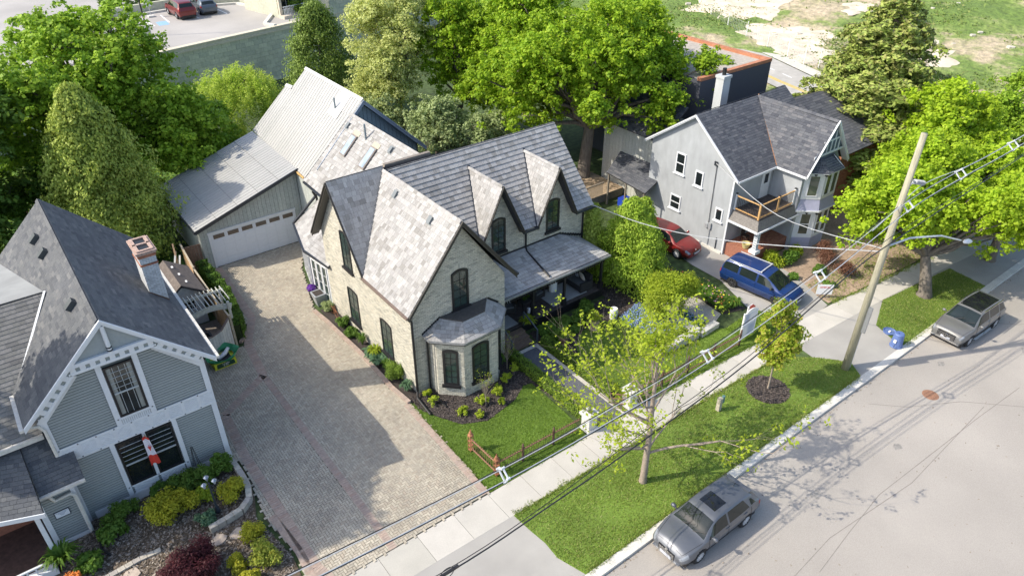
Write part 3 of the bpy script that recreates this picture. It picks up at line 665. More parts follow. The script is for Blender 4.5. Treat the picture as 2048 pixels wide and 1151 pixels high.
# bargeboards, soffits
def barge(parent, a, pk, b, out, w=.24, th=.045, sof=.36, m=None, ms=None):
    """a, b eave tips and pk peak of one gable; out = direction of the overhang"""
    o = Vector(out); mb = MB(); so_ = MB()
    for (p, q) in ((a, pk), (pk, b)):
        p, q = Vector(p), Vector(q); mb.prism([p+Vector((0, 0, .02)), q+Vector((0, 0, .02)), q-Vector((0, 0, w)), p-Vector((0, 0, w*.9))], o*th)
        mb.prism([p+o*th+Vector((0, 0, .03)), q+o*th+Vector((0, 0, .03)), q+o*th-Vector((0, 0, .07)), p+o*th-Vector((0, 0, .07))], o*.04)
        so_.prism([p-Vector((0, 0, w*.8)), q-Vector((0, 0, w*.8)), q-o*sof-Vector((0, 0, w*.8)), p-o*sof-Vector((0, 0, w*.8))], (0, 0, .03))
    mb.build('bargeboard', m or M_sofbr, parent); so_.build('soffit', ms or m or M_sofbr, parent)
barge(BH, (-.35, -.38, 4.64), (2.55, -.38, 8.31), (5.44, -.38, 4.68), (0, -1, 0))
barge(BH, (-.35, 3.6, 4.62), (-.35, 6.37, 8.38), (-.35, 9.15, 4.66), (-1, 0, 0), ms=mat('ribbed soffit', (.10, .095, .08), .6, 10, .1))
for cx, hw in ((6.85, 1.35), (10.4, 1.34)): barge(BH, (cx-hw, 2.52, 4.68), (cx, 2.5, 7.58), (cx+hw, 2.52, 4.68), (0, -1, 0), w=.2, sof=.4)
def gutter(parent, a, b, m=None, r=.06, name='gutter'):
    mb = MB(); mb.beam(a, b, .11, .1); mb.build(name, m or M_blackg, parent)
gutter(BH, (8.1, 2.5, 4.62), (9.12, 2.5, 4.62)); gutter(BH, (11.68, 2.5, 4.62), (13.1, 2.5, 4.62)); gutter(BH, (-.42, -.4, 4.62), (-.42, 3.68, 4.62), mat('bronze gutter', (.20, .15, .12), .5, 10, .2)); gutter(BH, (5.5, -.4, 4.64), (5.5, 2.5, 4.64))
def pipe(parent, pts, m=None, r=.045, name='downspout'):
    mb = MB(); mb.tube(pts, r, 6); mb.build(name, m or M_black, parent)
pipe(BH, [(-.42, -.1, 4.56), (-.08, -.1, 4.2), (-.07, -.07, .25), (-.25, -.35, .12), (-.35, -1.6, .1)], r=.055)
pipe(BH, [(8.6, 2.55, 4.56), (8.62, 2.93, 4.4), (8.62, 2.93, 3.45), (8.5, 2.7, 3.35), (8.42, .75, 2.8)], r=.05)
pipe(BH, [(12.6, 2.55, 4.56), (12.6, 2.93, 4.35), (12.6, 2.93, .1)], r=.05)
pipe(BH, [(.55, -.45, 3.1), (.6, -.12, 2.9), (.6, -.12, .2), (.45, -.6, .1), (.5, -1.6, .08)], r=.05)
pipe(BH, [(4.4, -.45, 3.1), (4.42, -.12, 2.9), (4.42, -.12, .2)], r=.045)
def roofvent(parent, pl, u, v, s=.24):
    mb = MB(); mb.box((-s/2, -s*.7, 0), (s/2, s*.7, .12), M=pl.M(u, v)); mb.box((-s*.75, -s*.95, 0), (s*.75, s*.95, .02), M=pl.M(u, v)); mb.build('roof_vent', mat('vent grey', (.16, .18, .19), .5, 10, .1), parent)
plFL = Plane((-.35, -.38, 4.66), (0, -1, 0), (2.9, 0, 3.67))
for P_ in ((2.2, 4.44, 7.9), (2.17, 1.4, 7.85)): u, v = plFL.uv(P_); roofvent(BH, plFL, u, v-.1)
# bay roof
top = [(1.36, 0.0), (2.06, -.86), (3.24, -.8), (3.93, 0.0)]; gut = [(.47, 0.0), (.47, -.57), (1.58, -1.66), (3.55, -1.6), (4.59, -.6), (4.59, 0.0)]
bd = MB(); PBy = Pieces(None, 'shingle', M_shake, 90)
z0, z1 = 3.17, 3.7
fs = [[(gut[0], z0), (gut[1], z0), ((1.4, -.05), z1)], [(gut[1], z0), (gut[2], z0), (top[1], z1), ((1.38, -.03), z1)], [(gut[2], z0), (gut[3], z0), (top[2], z1), (top[1], z1)], [(gut[3], z0), (gut[4], z0), ((3.92, -.03), z1), (top[2], z1)], [(gut[4], z0), (gut[5], z0), ((3.9, -.05), z1)]]
for f in fs: roofplane(PBy, bd, [(p[0], p[1], z) for p, z in f], (0, 1), dv=.2, du=.22, th=.02, deckth=.05)
bd.prism([(x, y, z1+.01) for x, y in [(1.3, -.0), (2.03, -.9), (3.27, -.84), (3.98, -.0)]], (0, 0, .05)); bd.prism([(x, y, 3.02) for x, y in [(g[0], g[1]) for g in gut]], (0, 0, .1))
BR = bd.build('bay_roof', mat('bay roof membrane', (.075, .07, .065), .85, 10, .2), BH); PBy.parent = BR; PBy.emit()
g_ = MB()
for a, b in zip(gut, gut[1:]): g_.beam((a[0], a[1], 3.15), (b[0], b[1], 3.15), .1, .09)
g_.build('gutter', mat('galvanised gutter', (.32, .33, .34), .4, 10, .2, metal=.4), BH)
cr_ = MB()   # toothed flashing where the bay and porch roofs meet the wall
cr_n = BH
for i in range(9): cr_.box((4.0+i*.07, -.035, 3.62-i*.055), (4.06+i*.07, -.012, 3.74-i*.055))
for i in range(10): cr_.box((.42+i*.1, -.035, 3.2+i*.055), (.51+i*.1, -.012, 3.3+i*.055))
for i in range(9): cr_.box((10.9+i*.19, 2.96, 3.36-i*.07), (11.07+i*.19, 2.985, 3.5-i*.07))
cr_.box((5.02, 2.95, 3.34), (10.9, 2.985, 3.5)); cr_.build('step_flashing', M_black, BH, kind='stuff')
# porch
PD = MB(); PD.box((5.01, .78, .0), (12.35, 2.97, .5)); pdk = PD.build('porch_floor', M_black, BH)
bp_ = Pieces(pdk, 'deck_board', M_darkwood, 120); bp_.add(Plane((0, 0, .5), (1, 0, 0), (0, 1, 0)), [rect(5.02, .74, 12.37, 2.96)], [(5.02, .74+i*.14, 12.37, .872+i*.14) for i in range(16)], th=.03); bp_.emit()
pr_ = MB(); PPo = Pieces(None, 'shingle', M_shake, 200)
roofplane(PPo, pr_, [(5.02, .66, 2.68), (12.5, .66, 2.68), (10.9, 2.98, 3.42), (5.02, 2.98, 3.42)], (0, 1), dv=.22, du=.28, th=.03)
roofplane(PPo, pr_, [(12.5, .66, 2.68), (12.5, 2.98, 2.68), (10.9, 2.98, 3.42)], (0, 1), dv=.22, du=.28, th=.03)
PR = pr_.build('porch_roof', M_deckrf, BH); PPo.parent = PR; PPo.emit()
gutter(BH, (5.02, .58, 2.62), (12.55, .58, 2.62), mat('galvanised gutter', (.3, .3, .3)))
fb = MB(); fb.box((5.02, .72, 2.38), (12.4, .80, 2.57))
for i in range(52): fb.box((5.05+i*.14, .70, 2.27), (5.13+i*.14, .74, 2.38))
fb.build('porch_fascia', M_black, BH)
for x in (5.1, 7.45, 9.55, 12.2):
    p_ = MB(); p_.box((x-.06, .78, .53), (x+.06, .90, 2.4)); p_.box((x-.11, .73, .53), (x+.11, .95, .95)); p_.box((x-.09, .75, 2.2), (x+.09, .93, 2.4)); p_.build('porch_post', M_black, BH)
for i in range(3):
    s_ = MB(); s_.box((5.22, .74-.34*(i+1), 0), (6.62, .74-.34*i-.002, .42-.14*i)); s_.build('step', M_wood, BH)
for x, y0 in ((6.72, .7), (5.12, .4)):
    hr = MB(); hr.beam((x, y0, 1.35), (x, -.45, .88), .05, .07); hr.beam((x, -.42, 0), (x, -.42, .9), .07, .07); hr.beam((x, y0-.02, .5), (x, y0-.02, 1.35), .06, .06); hr.build('handrail', mat('slate rail', (.06, .075, .09), .4, 10, .1), BH)
dd = MB(); quadbox(dd, plM, rect(5.95, .56, 6.75, 2.4), .0, .05); dd.build('door', M_black, BH)
# brown flashing strip behind the ridge
st = MB(); st.prism([(2.7, 6.45, 8.22), (5.3, 6.45, 8.0), (5.3, 6.45, 8.42), (2.75, 6.45, 8.42)], (0, .2, 0)); st.build('ridge_upstand', mat('brown upstand', (.22, .19, .16), .8, 10, .15), BH)
# ================= rear wing and mudroom of the brick house =================
M_batten = mat('grey batten boards', [(.40, .43, .40), (.46, .49, .45), (.43, .45, .42)], .85, 12, .15, big=.08)
M_slateb = mat('slate blue boards', [(.26, .33, .36), (.30, .37, .40)], .8, 12, .12)
def battens(P, pl, convs, u0, u1, v0, v1, d=.26, holes=(), th=.02, w=.045):
    P.add(pl, convs, [(u0+i*d, v0, u0+i*d+d-.012, v1) for i in range(int((u1-u0)/d)+1)], th=th, holes=holes)
rw = MB(); rw.box((2.1, 9.0, 0), (8.4, 15.2, 4.6)); RW = rw.build('rear_wall', M_mortar, BH)
rd = MB(); PRw = Pieces(None, 'shingle', M_shake, 220)
roofplane(PRw, rd, [(1.9, 8.2, 4.5), (1.95, 15.45, 4.58), (5.32, 15.0, 7.95), (5.32, 6.3, 7.95)], (0, 1), dv=.25)
rd.prism([(5.32, 6.3, 7.95), (5.32, 15, 7.95), (8.7, 15, 4.6), (8.7, 8, 4.6)], (0, 0, -.1))
RR = rd.build('rear_roof', M_deckrf, BH); PRw.parent = RR; ridgecap(PRw, (5.32, 6.6, 7.97), (5.32, 15, 7.97), pitch=1); PRw.emit()
plW = Plane((1.9, 15.45, 4.55), (0, -1, 0), (1, 0, 1.0))
def skylight(u, v, w, l, name='skylight'):
    f = MB(); M_ = plW.M(u, v)
    f.box((-w/2, -l/2, .0), (w/2, l/2, .11), M=M_); fo = f.build(name, mat('skylight frame', (.20, .17, .15), .5, 10, .1), BH)
    g = MB(); g.box((-w/2+.08, -l/2+.08, .108), (w/2-.08, l/2-.08, .125), M=M_); g.build('pane', glassmat('skylight glass', (.30, .36, .42), .08), fo)
    t = MB(); t.box((-w/2-.04, l/2, 0), (w/2+.04, l/2+.3, .03), M=M_); t.build('flashing', mat('tan flashing', (.42, .38, .30), .8, 10, .1), fo)
for P_ in ((4.15, 13.34, 6.8), (4.15, 11.1, 6.8)): u, v = plW.uv(P_); skylight(u, v, .62, 1.35)
for P_ in ((4.82, 14.57, 7.45), (4.9, 9.75, 7.52)): u, v = plW.uv(P_); roofvent(BH, plW, u, v)
vp = MB(); vp.tube([(4.72, 12.3, 7.35), (4.72, 12.3, 8.25)], .06, 8); vp.build('vent_pipe', mat('pipe grey', (.20, .24, .26), .5, 10, .1), BH)
gutter(BH, (1.85, 8.9, 4.45), (1.9, 15.3, 4.5))
pipe(BH, [(1.85, 14.0, 4.4), (2.0, 13.9, 4.0), (1.95, 13.9, 3.4)], r=.06)
lb = MB(); lb.box((2.06, 9.0, 2.0), (2.10, 16.7, 4.45)); LB = lb.build('board_wall', mat('board gap', (.12, .13, .12)), BH)
pbt = Pieces(LB, 'board', M_batten, 60); battens(pbt, Plane((2.06, 16.7, 2.0), (0, -1, 0), (0, 0, 1)), [rect(0, 0, 7.7, 2.45)], 0, 7.7, 0, 2.45, d=.2); pbt.emit()
# mudroom lean-to
mw = MB(); mw.prism([(-.02, 8.75, 0), (-.22, 10.6, 0), (.55, 13.6, 0), (2.0, 13.7, 0), (2.0, 8.75, 0)], (0, 0, 2.75)); MW = mw.build('mudroom_wall', M_white, BH)
md = MB(); PMd = Pieces(None, 'shingle', M_shake, 120)
roofplane(PMd, md, [(-.15, 8.3, 2.86), (-.38, 10.66, 2.86), (2.02, 10.66, 4.15), (1.2, 8.3, 4.0)], (0, 1), dv=.22, du=.28, th=.03)
roofplane(PMd, md, [(-.38, 10.66, 2.86), (.4, 13.77, 2.86), (2.06, 13.9, 4.1), (2.02, 10.66, 4.15)], (0, 1), dv=.22, du=.28, th=.03)
MR = md.build('mudroom_roof', M_deckrf, BH); PMd.parent = MR; PMd.emit()
gm = MB()
for a, b in (((-.12, 8.25, 2.84), (-.43, 10.66, 2.84)), ((-.43, 10.66, 2.84), (.36, 13.85, 2.86)), ((.36, 13.85, 2.88), (2.06, 13.98, 4.15))): gm.beam(a, b, .1, .12)
gm.build('gutter', M_blackg, BH)
# glazed doors along the mudroom
for (a, b) in (((-.02, 8.8), (-.2, 10.4)),):
    pl = Plane((b[0]-.01, b[1], 0), (a[0]-b[0], a[1]-b[1], 0), (0, 0, 1)); L = math.hypot(a[0]-b[0], a[1]-b[1])
    for i in range(3): window(BH, pl, .04+i*.52, .1, .5+i*.52, 2.5, M_white, M_glass, nx=1, ny=4, fw=.06, depth=.05, name='window')
pl = Plane((.5, 13.5, 0), (-.22-.55, 10.6-13.6, 0), (0, 0, 1))
for i in range(5): window(BH, pl, .1+i*.6, .1, .62+i*.6, 2.5, M_white, M_glass, nx=1, ny=3, fw=.07, depth=.05)
# ================= garage and barn =================
GB = empty('garage_barn', (-1, 17, 0), 0, 'grey board garage with white panelled door under a pale metal saltbox roof', 'garage')
M_metal = mat('pale metal roof', [(.36, .36, .345), (.40, .395, .38), (.38, .375, .36)], .5, 6, .05, metal=.0, big=.05, bigs=.4)
M_metalw = mat('white roof sheet', (.56, .56, .55), .6, 6, .02)
gw = MB(); gw.prism([(-4.1, 16.82, 0), (2.05, 16.82, 0), (2.05, 16.82, 4.6), (-4.1, 16.82, 2.68)], (0, .2, 0)); gw.box((-4.1, 17.03, 0), (-3.9, 23.6, 2.6)); gw.box((1.9, 17.03, 0), (2.05, 23.6, 4.5))
gw.prism([(2.2, 15.2, 0), (9.6, 15.2, 0), (9.6, 15.2, 5.1), (6.0, 15.2, 8.5), (2.2, 15.2, 4.7)], (0, .2, 0)); gw.box((9.3, 15.4, 0), (9.6, 22.4, 5.2)); gw.box((-4.1, 23.62, 0), (9.6, 23.8, 2.6))
M_gap = mat('board gap', (.12, .13, .12), .9, 8, .1)
GW = gw.build('wall', M_gap, GB)
PG = Pieces(GW, 'board', M_batten, 120)
plG = Plane((-4.1, 16.82, 0), (1, 0, 0), (0, 0, 1))
PG.add(plG, [[(0, 0), (6.15, 0), (6.15, 4.58), (0, 2.66)]], [(i*.24, 0, i*.24+.225, 4.6) for i in range(26)], th=.02, holes=[(.5, -.1, 5.6, 2.2)])
PG.add(Plane((-4.1, 23.6, 0), (0, -1, 0), (0, 0, 1)), [rect(0, 0, 6.8, 2.6)], [(i*.26, 0, i*.26+.24, 2.6) for i in range(26)], th=.02)
PG.emit()
PG2 = Pieces(GW, 'gable_board', M_slateb, 60); PG2.add(Plane((2.2, 15.18, 4.0), (1, 0, 0), (0, 0, 1)), [[(3.1, 0), (7.3, 0), (7.3, 1.2), (3.8, 4.35), (3.1, 3.6)]], [(i*.26, 0, i*.26+.24, 4.5) for i in range(29)], th=.02); PG2.emit()
fr = MB()
for a, b in (((-3.62, 16.79, 0), (-3.62, 16.79, 2.22)), ((1.56, 16.79, 0), (1.56, 16.79, 2.22)), ((-3.7, 16.79, 2.27), (1.64, 16.79, 2.27))): fr.beam(a, b, .12, .1)
fr.build('door_frame', M_white, GB)
gd = MB(); gd.box((-3.56, 16.80, .02), (1.5, 16.83, 2.2)); GD = gd.build('garage_door', mat('garage door white', (.72, .74, .77), .5, 6, .03), GB)
pdr = Pieces(GD, 'door_panel', mat('garage panel', (.74, .76, .79), .5, 6, .02), 60)
plD = Plane((-3.56, 16.80, .02), (1, 0, 0), (0, 0, 1))
pdr.add(plD, [rect(0, 0, 5.06, 1.7)], [(.06+i*.632, .05+j*.42, .06+i*.632+.55, .05+j*.42+.34) for i in range(8) for j in range(4)], th=.018)
pdr.emit()
wd = MB()
for i in range(6): wd.box((-3.40+i*.84, 16.785, 1.82), (-3.40+i*.84+.64, 16.80, 2.08))
wd.build('door_window', mat('dusky pane', (.12, .09, .07), .3, 4, .2), GD)
# roofs: standing seam panels
gd_ = MB(); PMt = Pieces(None, 'roof_sheet', M_metal, 150)
def metal(pts, eave, d=.42, rows=None):
    a, b = Vector(pts[eave[0]]), Vector(pts[eave[1]]); c = sum((Vector(p) for p in pts), Vector())/len(pts)
    pl = Plane(a, b-a, c-a)
    if pl.N.z < 0: pl = Plane(b, a-b, c-b)
    q = uvpoly(pl, pts); us = [t[0] for t in q]; vs = [t[1] for t in q]; gd_.prism(pts, -pl.N*.12); cells = []
    n = int((max(us)-min(us))/d)+1; h = rows or (max(vs)-min(vs)); m = max(1, round((max(vs)-min(vs))/h)); h = (max(vs)-min(vs))/m
    for i in range(n):
        for j in range(m): cells.append((min(us)+i*d+.016, min(vs)+j*h, min(us)+(i+1)*d-.016, min(vs)+(j+1)*h-.02))
    PMt.add(pl, [q], cells, th=.03, wedge=.018); return pl
metal([(-4.35, 16.5, 2.72), (-4.35, 23.9, 2.72), (2.25, 24.0, 4.86), (2.1, 16.5, 4.82)], (0, 1), d=.3, rows=1.3)
metal([(2.05, 15.3, 4.72), (2.26, 23.9, 4.93), (4.9, 23.5, 7.57), (5.2, 15.0, 7.87)], (0, 1), d=.3)
metal([(5.2, 14.75, 7.87), (4.9, 22.6, 7.57), (5.98, 22.5, 8.67), (6.0, 14.75, 8.68)], (0, 1), d=.3)
gd_.prism([(6.0, 14.75, 8.68), (5.98, 22.6, 8.67), (9.95, 22.6, 4.9), (9.95, 14.75, 4.9)], (0, 0, -.12))
GR = gd_.build('roof', mat('metal edge', (.12, .12, .12), .5, 10, .1), GB); PMt.parent = GR; PMt.emit()
plB = Plane((2.05, 24, 4.72), (0, -1, 0), (1, 0, 1))
ws = MB(); ws.prism([(6.0, 17.2, 8.73), (4.75, 17.3, 7.49), (4.72, 15.95, 7.46), (6.0, 16.0, 8.73)], (0, 0, .012)); ws.prism([(6.02, 14.75, 8.75), (6.0, 22.55, 8.75), (5.86, 22.55, 8.62), (5.86, 14.75, 8.62)], (0, 0, .02)); ws.prism([(4.95, 22.6, 7.70), (4.9, 23.5, 7.64), (4.75, 23.5, 7.50), (4.8, 22.6, 7.55)], (0, 0, .02)); ws.build('roof_flashing', M_metalw, GR)
vp = MB(); vp.tube([(5.1, 16.73, 7.75), (5.1, 16.73, 8.45)], .06, 8); vp.build('vent_pipe', MATS['pipe grey'], GB)
barge(GB, (2.6, 14.75, 5.28), (6.0, 14.75, 8.66), (9.95, 14.75, 4.9), (0, -1, 0), w=.26, sof=.4, m=mat('blue grey trim', (.28, .32, .38), .6, 10, .1))
eg = MB(); eg.beam((-4.38, 16.47, 2.66), (2.15, 16.47, 4.80), .06, .2); eg.beam((-4.40, 16.47, 2.66), (-4.40, 23.9, 2.66), .07, .14); eg.build('roof_edge', M_blackg, GB)
tr_ = MB(); tr_.beam((2.0, 15.4, 4.66), (2.02, 16.55, 4.68), .08, .1); tr_.build('eave_board', mat('bare wood trim', (.55, .36, .14), .8, 10, .2), GB)

# ================= grey clapboard house (left) =================
M_clap = mat('grey clapboard', [(.30, .33, .33), (.33, .36, .36), (.31, .34, .345)], .7, 10, .05, big=.05)
M_trim = mat('white trim', [(.66, .68, .71), (.70, .72, .74)], .6, 8, .04)
M_shA = mat('grey asphalt shingle', [(.075, .08, .09), (.10, .105, .115), (.125, .13, .135), (.09, .095, .105), (.15, .152, .155)], .93, 20, .14, bump=.3, bscale=60, big=.1, bigs=.5)
M_shL = mat('mid grey shingle', [(.20, .195, .185), (.26, .25, .24), (.22, .215, .20), (.17, .165, .16)], .93, 20, .14, bump=.3, bscale=60)
HA = empty('clapboard_house', (-11, 6, 0), 0, 'grey clapboard house with white half timber trim and dark shingle gable roof', 'house')
ya = 1.4; zt = 8.42; sl = (8.45-5.38)/3.18
wa = MB(); wa.prism([(-13.75, ya, 0), (-8.22, ya, 0), (-8.22, ya, 5.55), (-11.02, ya, 8.25), (-13.75, ya, 5.6)], (0, .2, 0))
wa.box((-8.42, 1.62, 0), (-8.22, 12, 5.4)); wa.box((-13.75, 1.62, 0), (-13.55, 12, 5.4)); wa.prism([(-13.75, 12, 0), (-8.22, 12, 0), (-8.22, 12, 5.5), (-11.02, 12, 8.2), (-13.75, 12, 5.5)], (0, -.2, 0))
M_clapd = mat('clapboard shadow line', (.10, .115, .115), .8, 8, .05)
WA = wa.build('wall', M_clapd, HA)
plA = Plane((0, ya, 0), (1, 0, 0), (0, 0, 1))
wins = [(-11.44, 4.1, -10.48, 6.35), (-11.95, .85, -11.03, 3.03), (-10.9, .85, -9.98, 3.03)]
PC = Pieces(WA, 'clapboard', M_clap, 300)
PC.add(plA, [rect(-13.75, 0, -8.22, 5.5), [(-13.75, 5.5), (-8.22, 5.5), (-11.02, 8.2)]], [(-13.75, .115*i, -8.22, .115*i+.087) for i in range(72)], th=.014, holes=wins)
PC.emit()
def bands(parent, name, m, items, pl, h0, h1):
    for k_i, it in enumerate(items):
        mb = MB(); quadbox(mb, pl, it, h0, h1+k_i*.0012); mb.build(name, m, parent)
def strip(a, b, w):
    a, b = Vector((a[0], a[1])), Vector((b[0], b[1])); d = (b-a).normalized(); n = Vector((-d.y, d.x))*w/2
    return [tuple(a-n), tuple(b-n), tuple(b+n), tuple(a+n)]
bands(HA, 'trim_board', M_trim, [strip((-13.66, 0), (-13.66, 5.3), .2), strip((-8.32, 0), (-8.32, 5.35), .2), strip((-12.06, .36), (-12.06, 3.1), .17), strip((-9.86, .36), (-9.86, 3.1), .17), strip((-10.965, .86), (-10.965, 3.1), .12),
    strip((-11.56, 3.72), (-11.56, 6.62), .19), strip((-10.37, 3.72), (-10.37, 6.7), .19), strip((-12.6, 6.6), (-9.4, 6.6), .2), strip((-13.75, 5.05), (-12.3, 6.52), .26), strip((-8.3, 5.05), (-9.7, 6.55), .26)], plA, .042, .062)
bands(HA, 'trim_board', M_trim, [strip((-13.76, 3.43), (-8.22, 3.43), .66), strip((-13.4, .2), (-8.2, .2), .36)], plA, .041, .058)
bands(HA, 'trim_rail', M_trim, [strip((-13.76, 3.72), (-8.22, 3.72), .1), strip((-13.76, 3.12), (-8.22, 3.12), .1), strip((-11.95, .40), (-9.95, .40), .08), strip((-11.95, .8), (-9.95, .8), .08), strip((-11.5, 4.05), (-10.45, 4.05), .08)], plA, .059, .075)
pn = Pieces(HA, 'trim_panel', mat('panel white', [(.60, .63, .67), (.66, .69, .72)], .6, 8, .05), 300)
for i in range(9):      # diagonal beadboard panels of the belly band
    x0 = -13.6+i*.6; s_ = 1 if i % 2 else -1
    bands(HA, 'trim_block', M_trim, [rect(x0-.05, 3.17, x0+.05, 3.67)], plA, .0585, .068)
    a = math.pi/4*s_; pl = Plane(plA.p(x0+.3, 3.42), plA.U*math.cos(a)+plA.V*math.sin(a), -plA.U*math.sin(a)+plA.V*math.cos(a))
    cv = [pl.uv(plA.p(u, v)) for u, v in rect(x0+.07, 3.19, x0+.53, 3.65)]
    pn.add(pl, [cv], [(-.5, -.4+j*.09, .5, -.4+j*.09+.07) for j in range(12)], th=.068, minarea=.0012)
for (x0, x1, s_) in ((-11.9, -11.0, -1), (-10.9, -10.0, 1)):
    a = math.pi/4*s_; pl = Plane(plA.p((x0+x1)/2, .6), plA.U*math.cos(a)+plA.V*math.sin(a), -plA.U*math.sin(a)+plA.V*math.cos(a)); cv = [pl.uv(plA.p(u, v)) for u, v in rect(x0, .44, x1, .76)]
    pn.add(pl, [cv], [(-.6, -.5+j*.07, .6, -.5+j*.07+.055) for j in range(15)], th=.068, minarea=.0012)
pn.add(plA, [rect(-11.45, 3.76, -10.47, 4.0)], [(-11.45+i*.07, 3.76, -11.45+i*.07+.055, 4.0) for i in range(14)], th=.06)
pn.emit()
M_bolt = mat('grey rosette', (.16, .17, .19), .5, 5, .1); bo = MB()
for i in range(10):
    for v in (3.72, 3.12):
        c = plA.p(-13.6+i*.6+0, v, .078); bo.lathe(c, [(.028, -.005), (.028, .01), (.001, .012)], 8, M=Matrix.Rotation(R(90), 3, 'X'))
for i, (u, v) in enumerate([(-11.56, 6.62), (-10.37, 6.66), (-11.56, 4.05), (-10.37, 4.05), (-12.06, .8), (-9.86, .8), (-10.965, .8)]):
    bo.lathe(plA.p(u, v, .078), [(.028, -.005), (.028, .01), (.001, .012)], 8, M=Matrix.Rotation(R(90), 3, 'X'))
bo.build('rosette', M_bolt, HA, kind='stuff')
# pierced frieze under the rakes and collar
M_sq = mat('frieze square', (.27, .30, .29), .7, 5, .05)
fz = MB(); 
def frieze(a, b, n):
    a, b = Vector((a[0], a[1])), Vector((b[0], b[1])); d = (b-a).normalized(); nn = Vector((-d.y, d.x))
    bands(HA, 'frieze_board', M_trim, [strip(a+nn*.13, b+nn*.13, .1), strip(a-nn*.13, b-nn*.13, .1)], plA, .3, .34)
    L = (b-a).length
    for i in range(n):
        c = a+d*(L*(i+.5)/n); bands(HA, 'frieze_block', M_trim, [strip(c-d*(L/n*.28)-nn*0, c+d*(L/n*.28), .17)], plA, .3, .336)
    bands(HA, 'frieze_back', M_sq, [strip(a, b, .2)], plA, .28, .302)
frieze((-13.62, 5.55), (-12.42, 6.78), 5); frieze((-12.42, 6.86), (-9.62, 6.86), 9); frieze((-9.62, 6.78), (-8.3, 5.5), 5)
bands(HA, 'collar_beam', M_trim, [strip((-12.3, 7.06), (-9.74, 7.06), .14)], plA, .3, .42)
kp = MB(); kp.tube([(-11.02, 1.02, 8.2), (-11.02, 1.02, 7.1)], .075, 8); kp.build('king_post', M_trim, HA)
kb_ = MB()
for z in (7.32, 7.2): kb_.tube([(-11.02, 1.02, z+.025), (-11.02, 1.02, z-.025)], .09, 8)
kb_.build('post_band', M_black, HA)
# gable infill above collar, nearly flush with the rake, boards run up the slope
for s_ in (-1, 1):
    tri = [(-11.02, 7.12), (-11.02+s_*1.2, 7.12), (-11.02, 8.25)]; gi = MB(); quadbox(gi, plA, tri, .2, .28); g_o = gi.build('gable_infill', M_clap, HA)
    Pq = Pieces(g_o, 'clapboard', M_clap, 40); a = math.atan2(sl, 1)*-s_; pl = Plane(plA.p(-11.02, 7.12, .28), plA.U*math.cos(a)+plA.V*math.sin(a), -plA.U*math.sin(a)+plA.V*math.cos(a))
    Pq.add(pl, [[pl.uv(plA.p(u, v)) for u, v in tri]], [(-2, -1.2+i*.1, 2, -1.2+i*.1+.097) for i in range(34)], th=.024, wedge=.006); Pq.emit()
M_lead = mat('lead bars', (.42, .45, .46), .5, 5, .05)
M_curt = mat('net curtain', (.28, .29, .27), .9, 5, .1)
for i, (u0, v0, u1, v1) in enumerate(wins):
    window(HA, plA, u0, v0, u1, v1, M_black, M_glassd if i else glassmat('grey glass', (.03, .035, .035)), nx=(4 if i == 0 else 1), ny=5, fw=.07, depth=.08, h=.0, mt=.016, mm=M_lead, split=.46, curtain=(M_curt if i == 0 else None))
# roof
ra = MB(); PRA = Pieces(None, 'shingle', M_shA, 300)
roofplane(PRA, ra, [(-7.84, 1.0, 5.38), (-7.84, 12.3, 5.38), (-11.02, 12.3, 8.45), (-11.02, 1.0, 8.45)], (0, 1), dv=.145, du=.34, th=.016)
roofplane(PRA, ra, [(-14.2, 12.3, 5.38), (-14.2, 1.0, 5.38), (-11.02, 1.0, 8.45), (-11.02, 12.3, 8.45)], (0, 1), dv=.145, du=.34, th=.016)
RA = ra.build('roof', M_deckrf, HA); PRA.parent = RA; ridgecap(PRA, (-11.02, 1.0, 8.46), (-11.02, 12.3, 8.46), pitch=.97); PRA.emit()
barge(HA, (-14.2, 1.0, 5.38), (-11.02, 1.0, 8.45), (-7.84, 1.0, 5.38), (0, -1, 0), w=.2, th=.05, sof=.35, m=M_trim)
M_gut = mat('white gutter', (.62, .60, .55), .5, 8, .12)
def open_gutter(parent, a, b, m, out, w=.12, d=.1):
    a, b, o = Vector(a), Vector(b), Vector(out).normalized(); mb = MB(); mb.prism([a, b, b+o*.015, a+o*.015], (0, 0, -d)); mb.prism([a+o*w, b+o*w, b+o*(w+.02), a+o*(w+.02)], (0, 0, -d)); mb.prism([a, b, b+o*w, a+o*w], (0, 0, -d)); n = int((b-a).length/.6)
    for i in range(n): c = a+(b-a)*((i+.5)/n); mb.beam(c, c+o*w, .03, .02)
    mb.v = mb.v; mb.build('gutter', m, parent)
open_gutter(HA, (-7.84, 1.0, 5.36), (-7.84, 12.2, 5.36), M_gut, (1, 0, 0)); open_gutter(HA, (-14.2, 1.0, 5.36), (-14.2, 3.2, 5.36), M_gut, (-1, 0, 0))
plAL = Plane((-14.2, 12.3, 5.38), (0, -1, 0), (3.18, 0, 3.07))
for P_ in ((-11.7, 9.75, 7.8), (-11.62, 8.1, 7.85), (-11.5, 3.25, 8.0)):
    u, v = plAL.uv(P_); mb = MB(); mb.box((-.14, -.2, 0), (.14, .2, .2), M=plAL.M(u, v)); mb.build('roof_vent', mat('black vent', (.05, .06, .065), .5, 5, .1), HA)
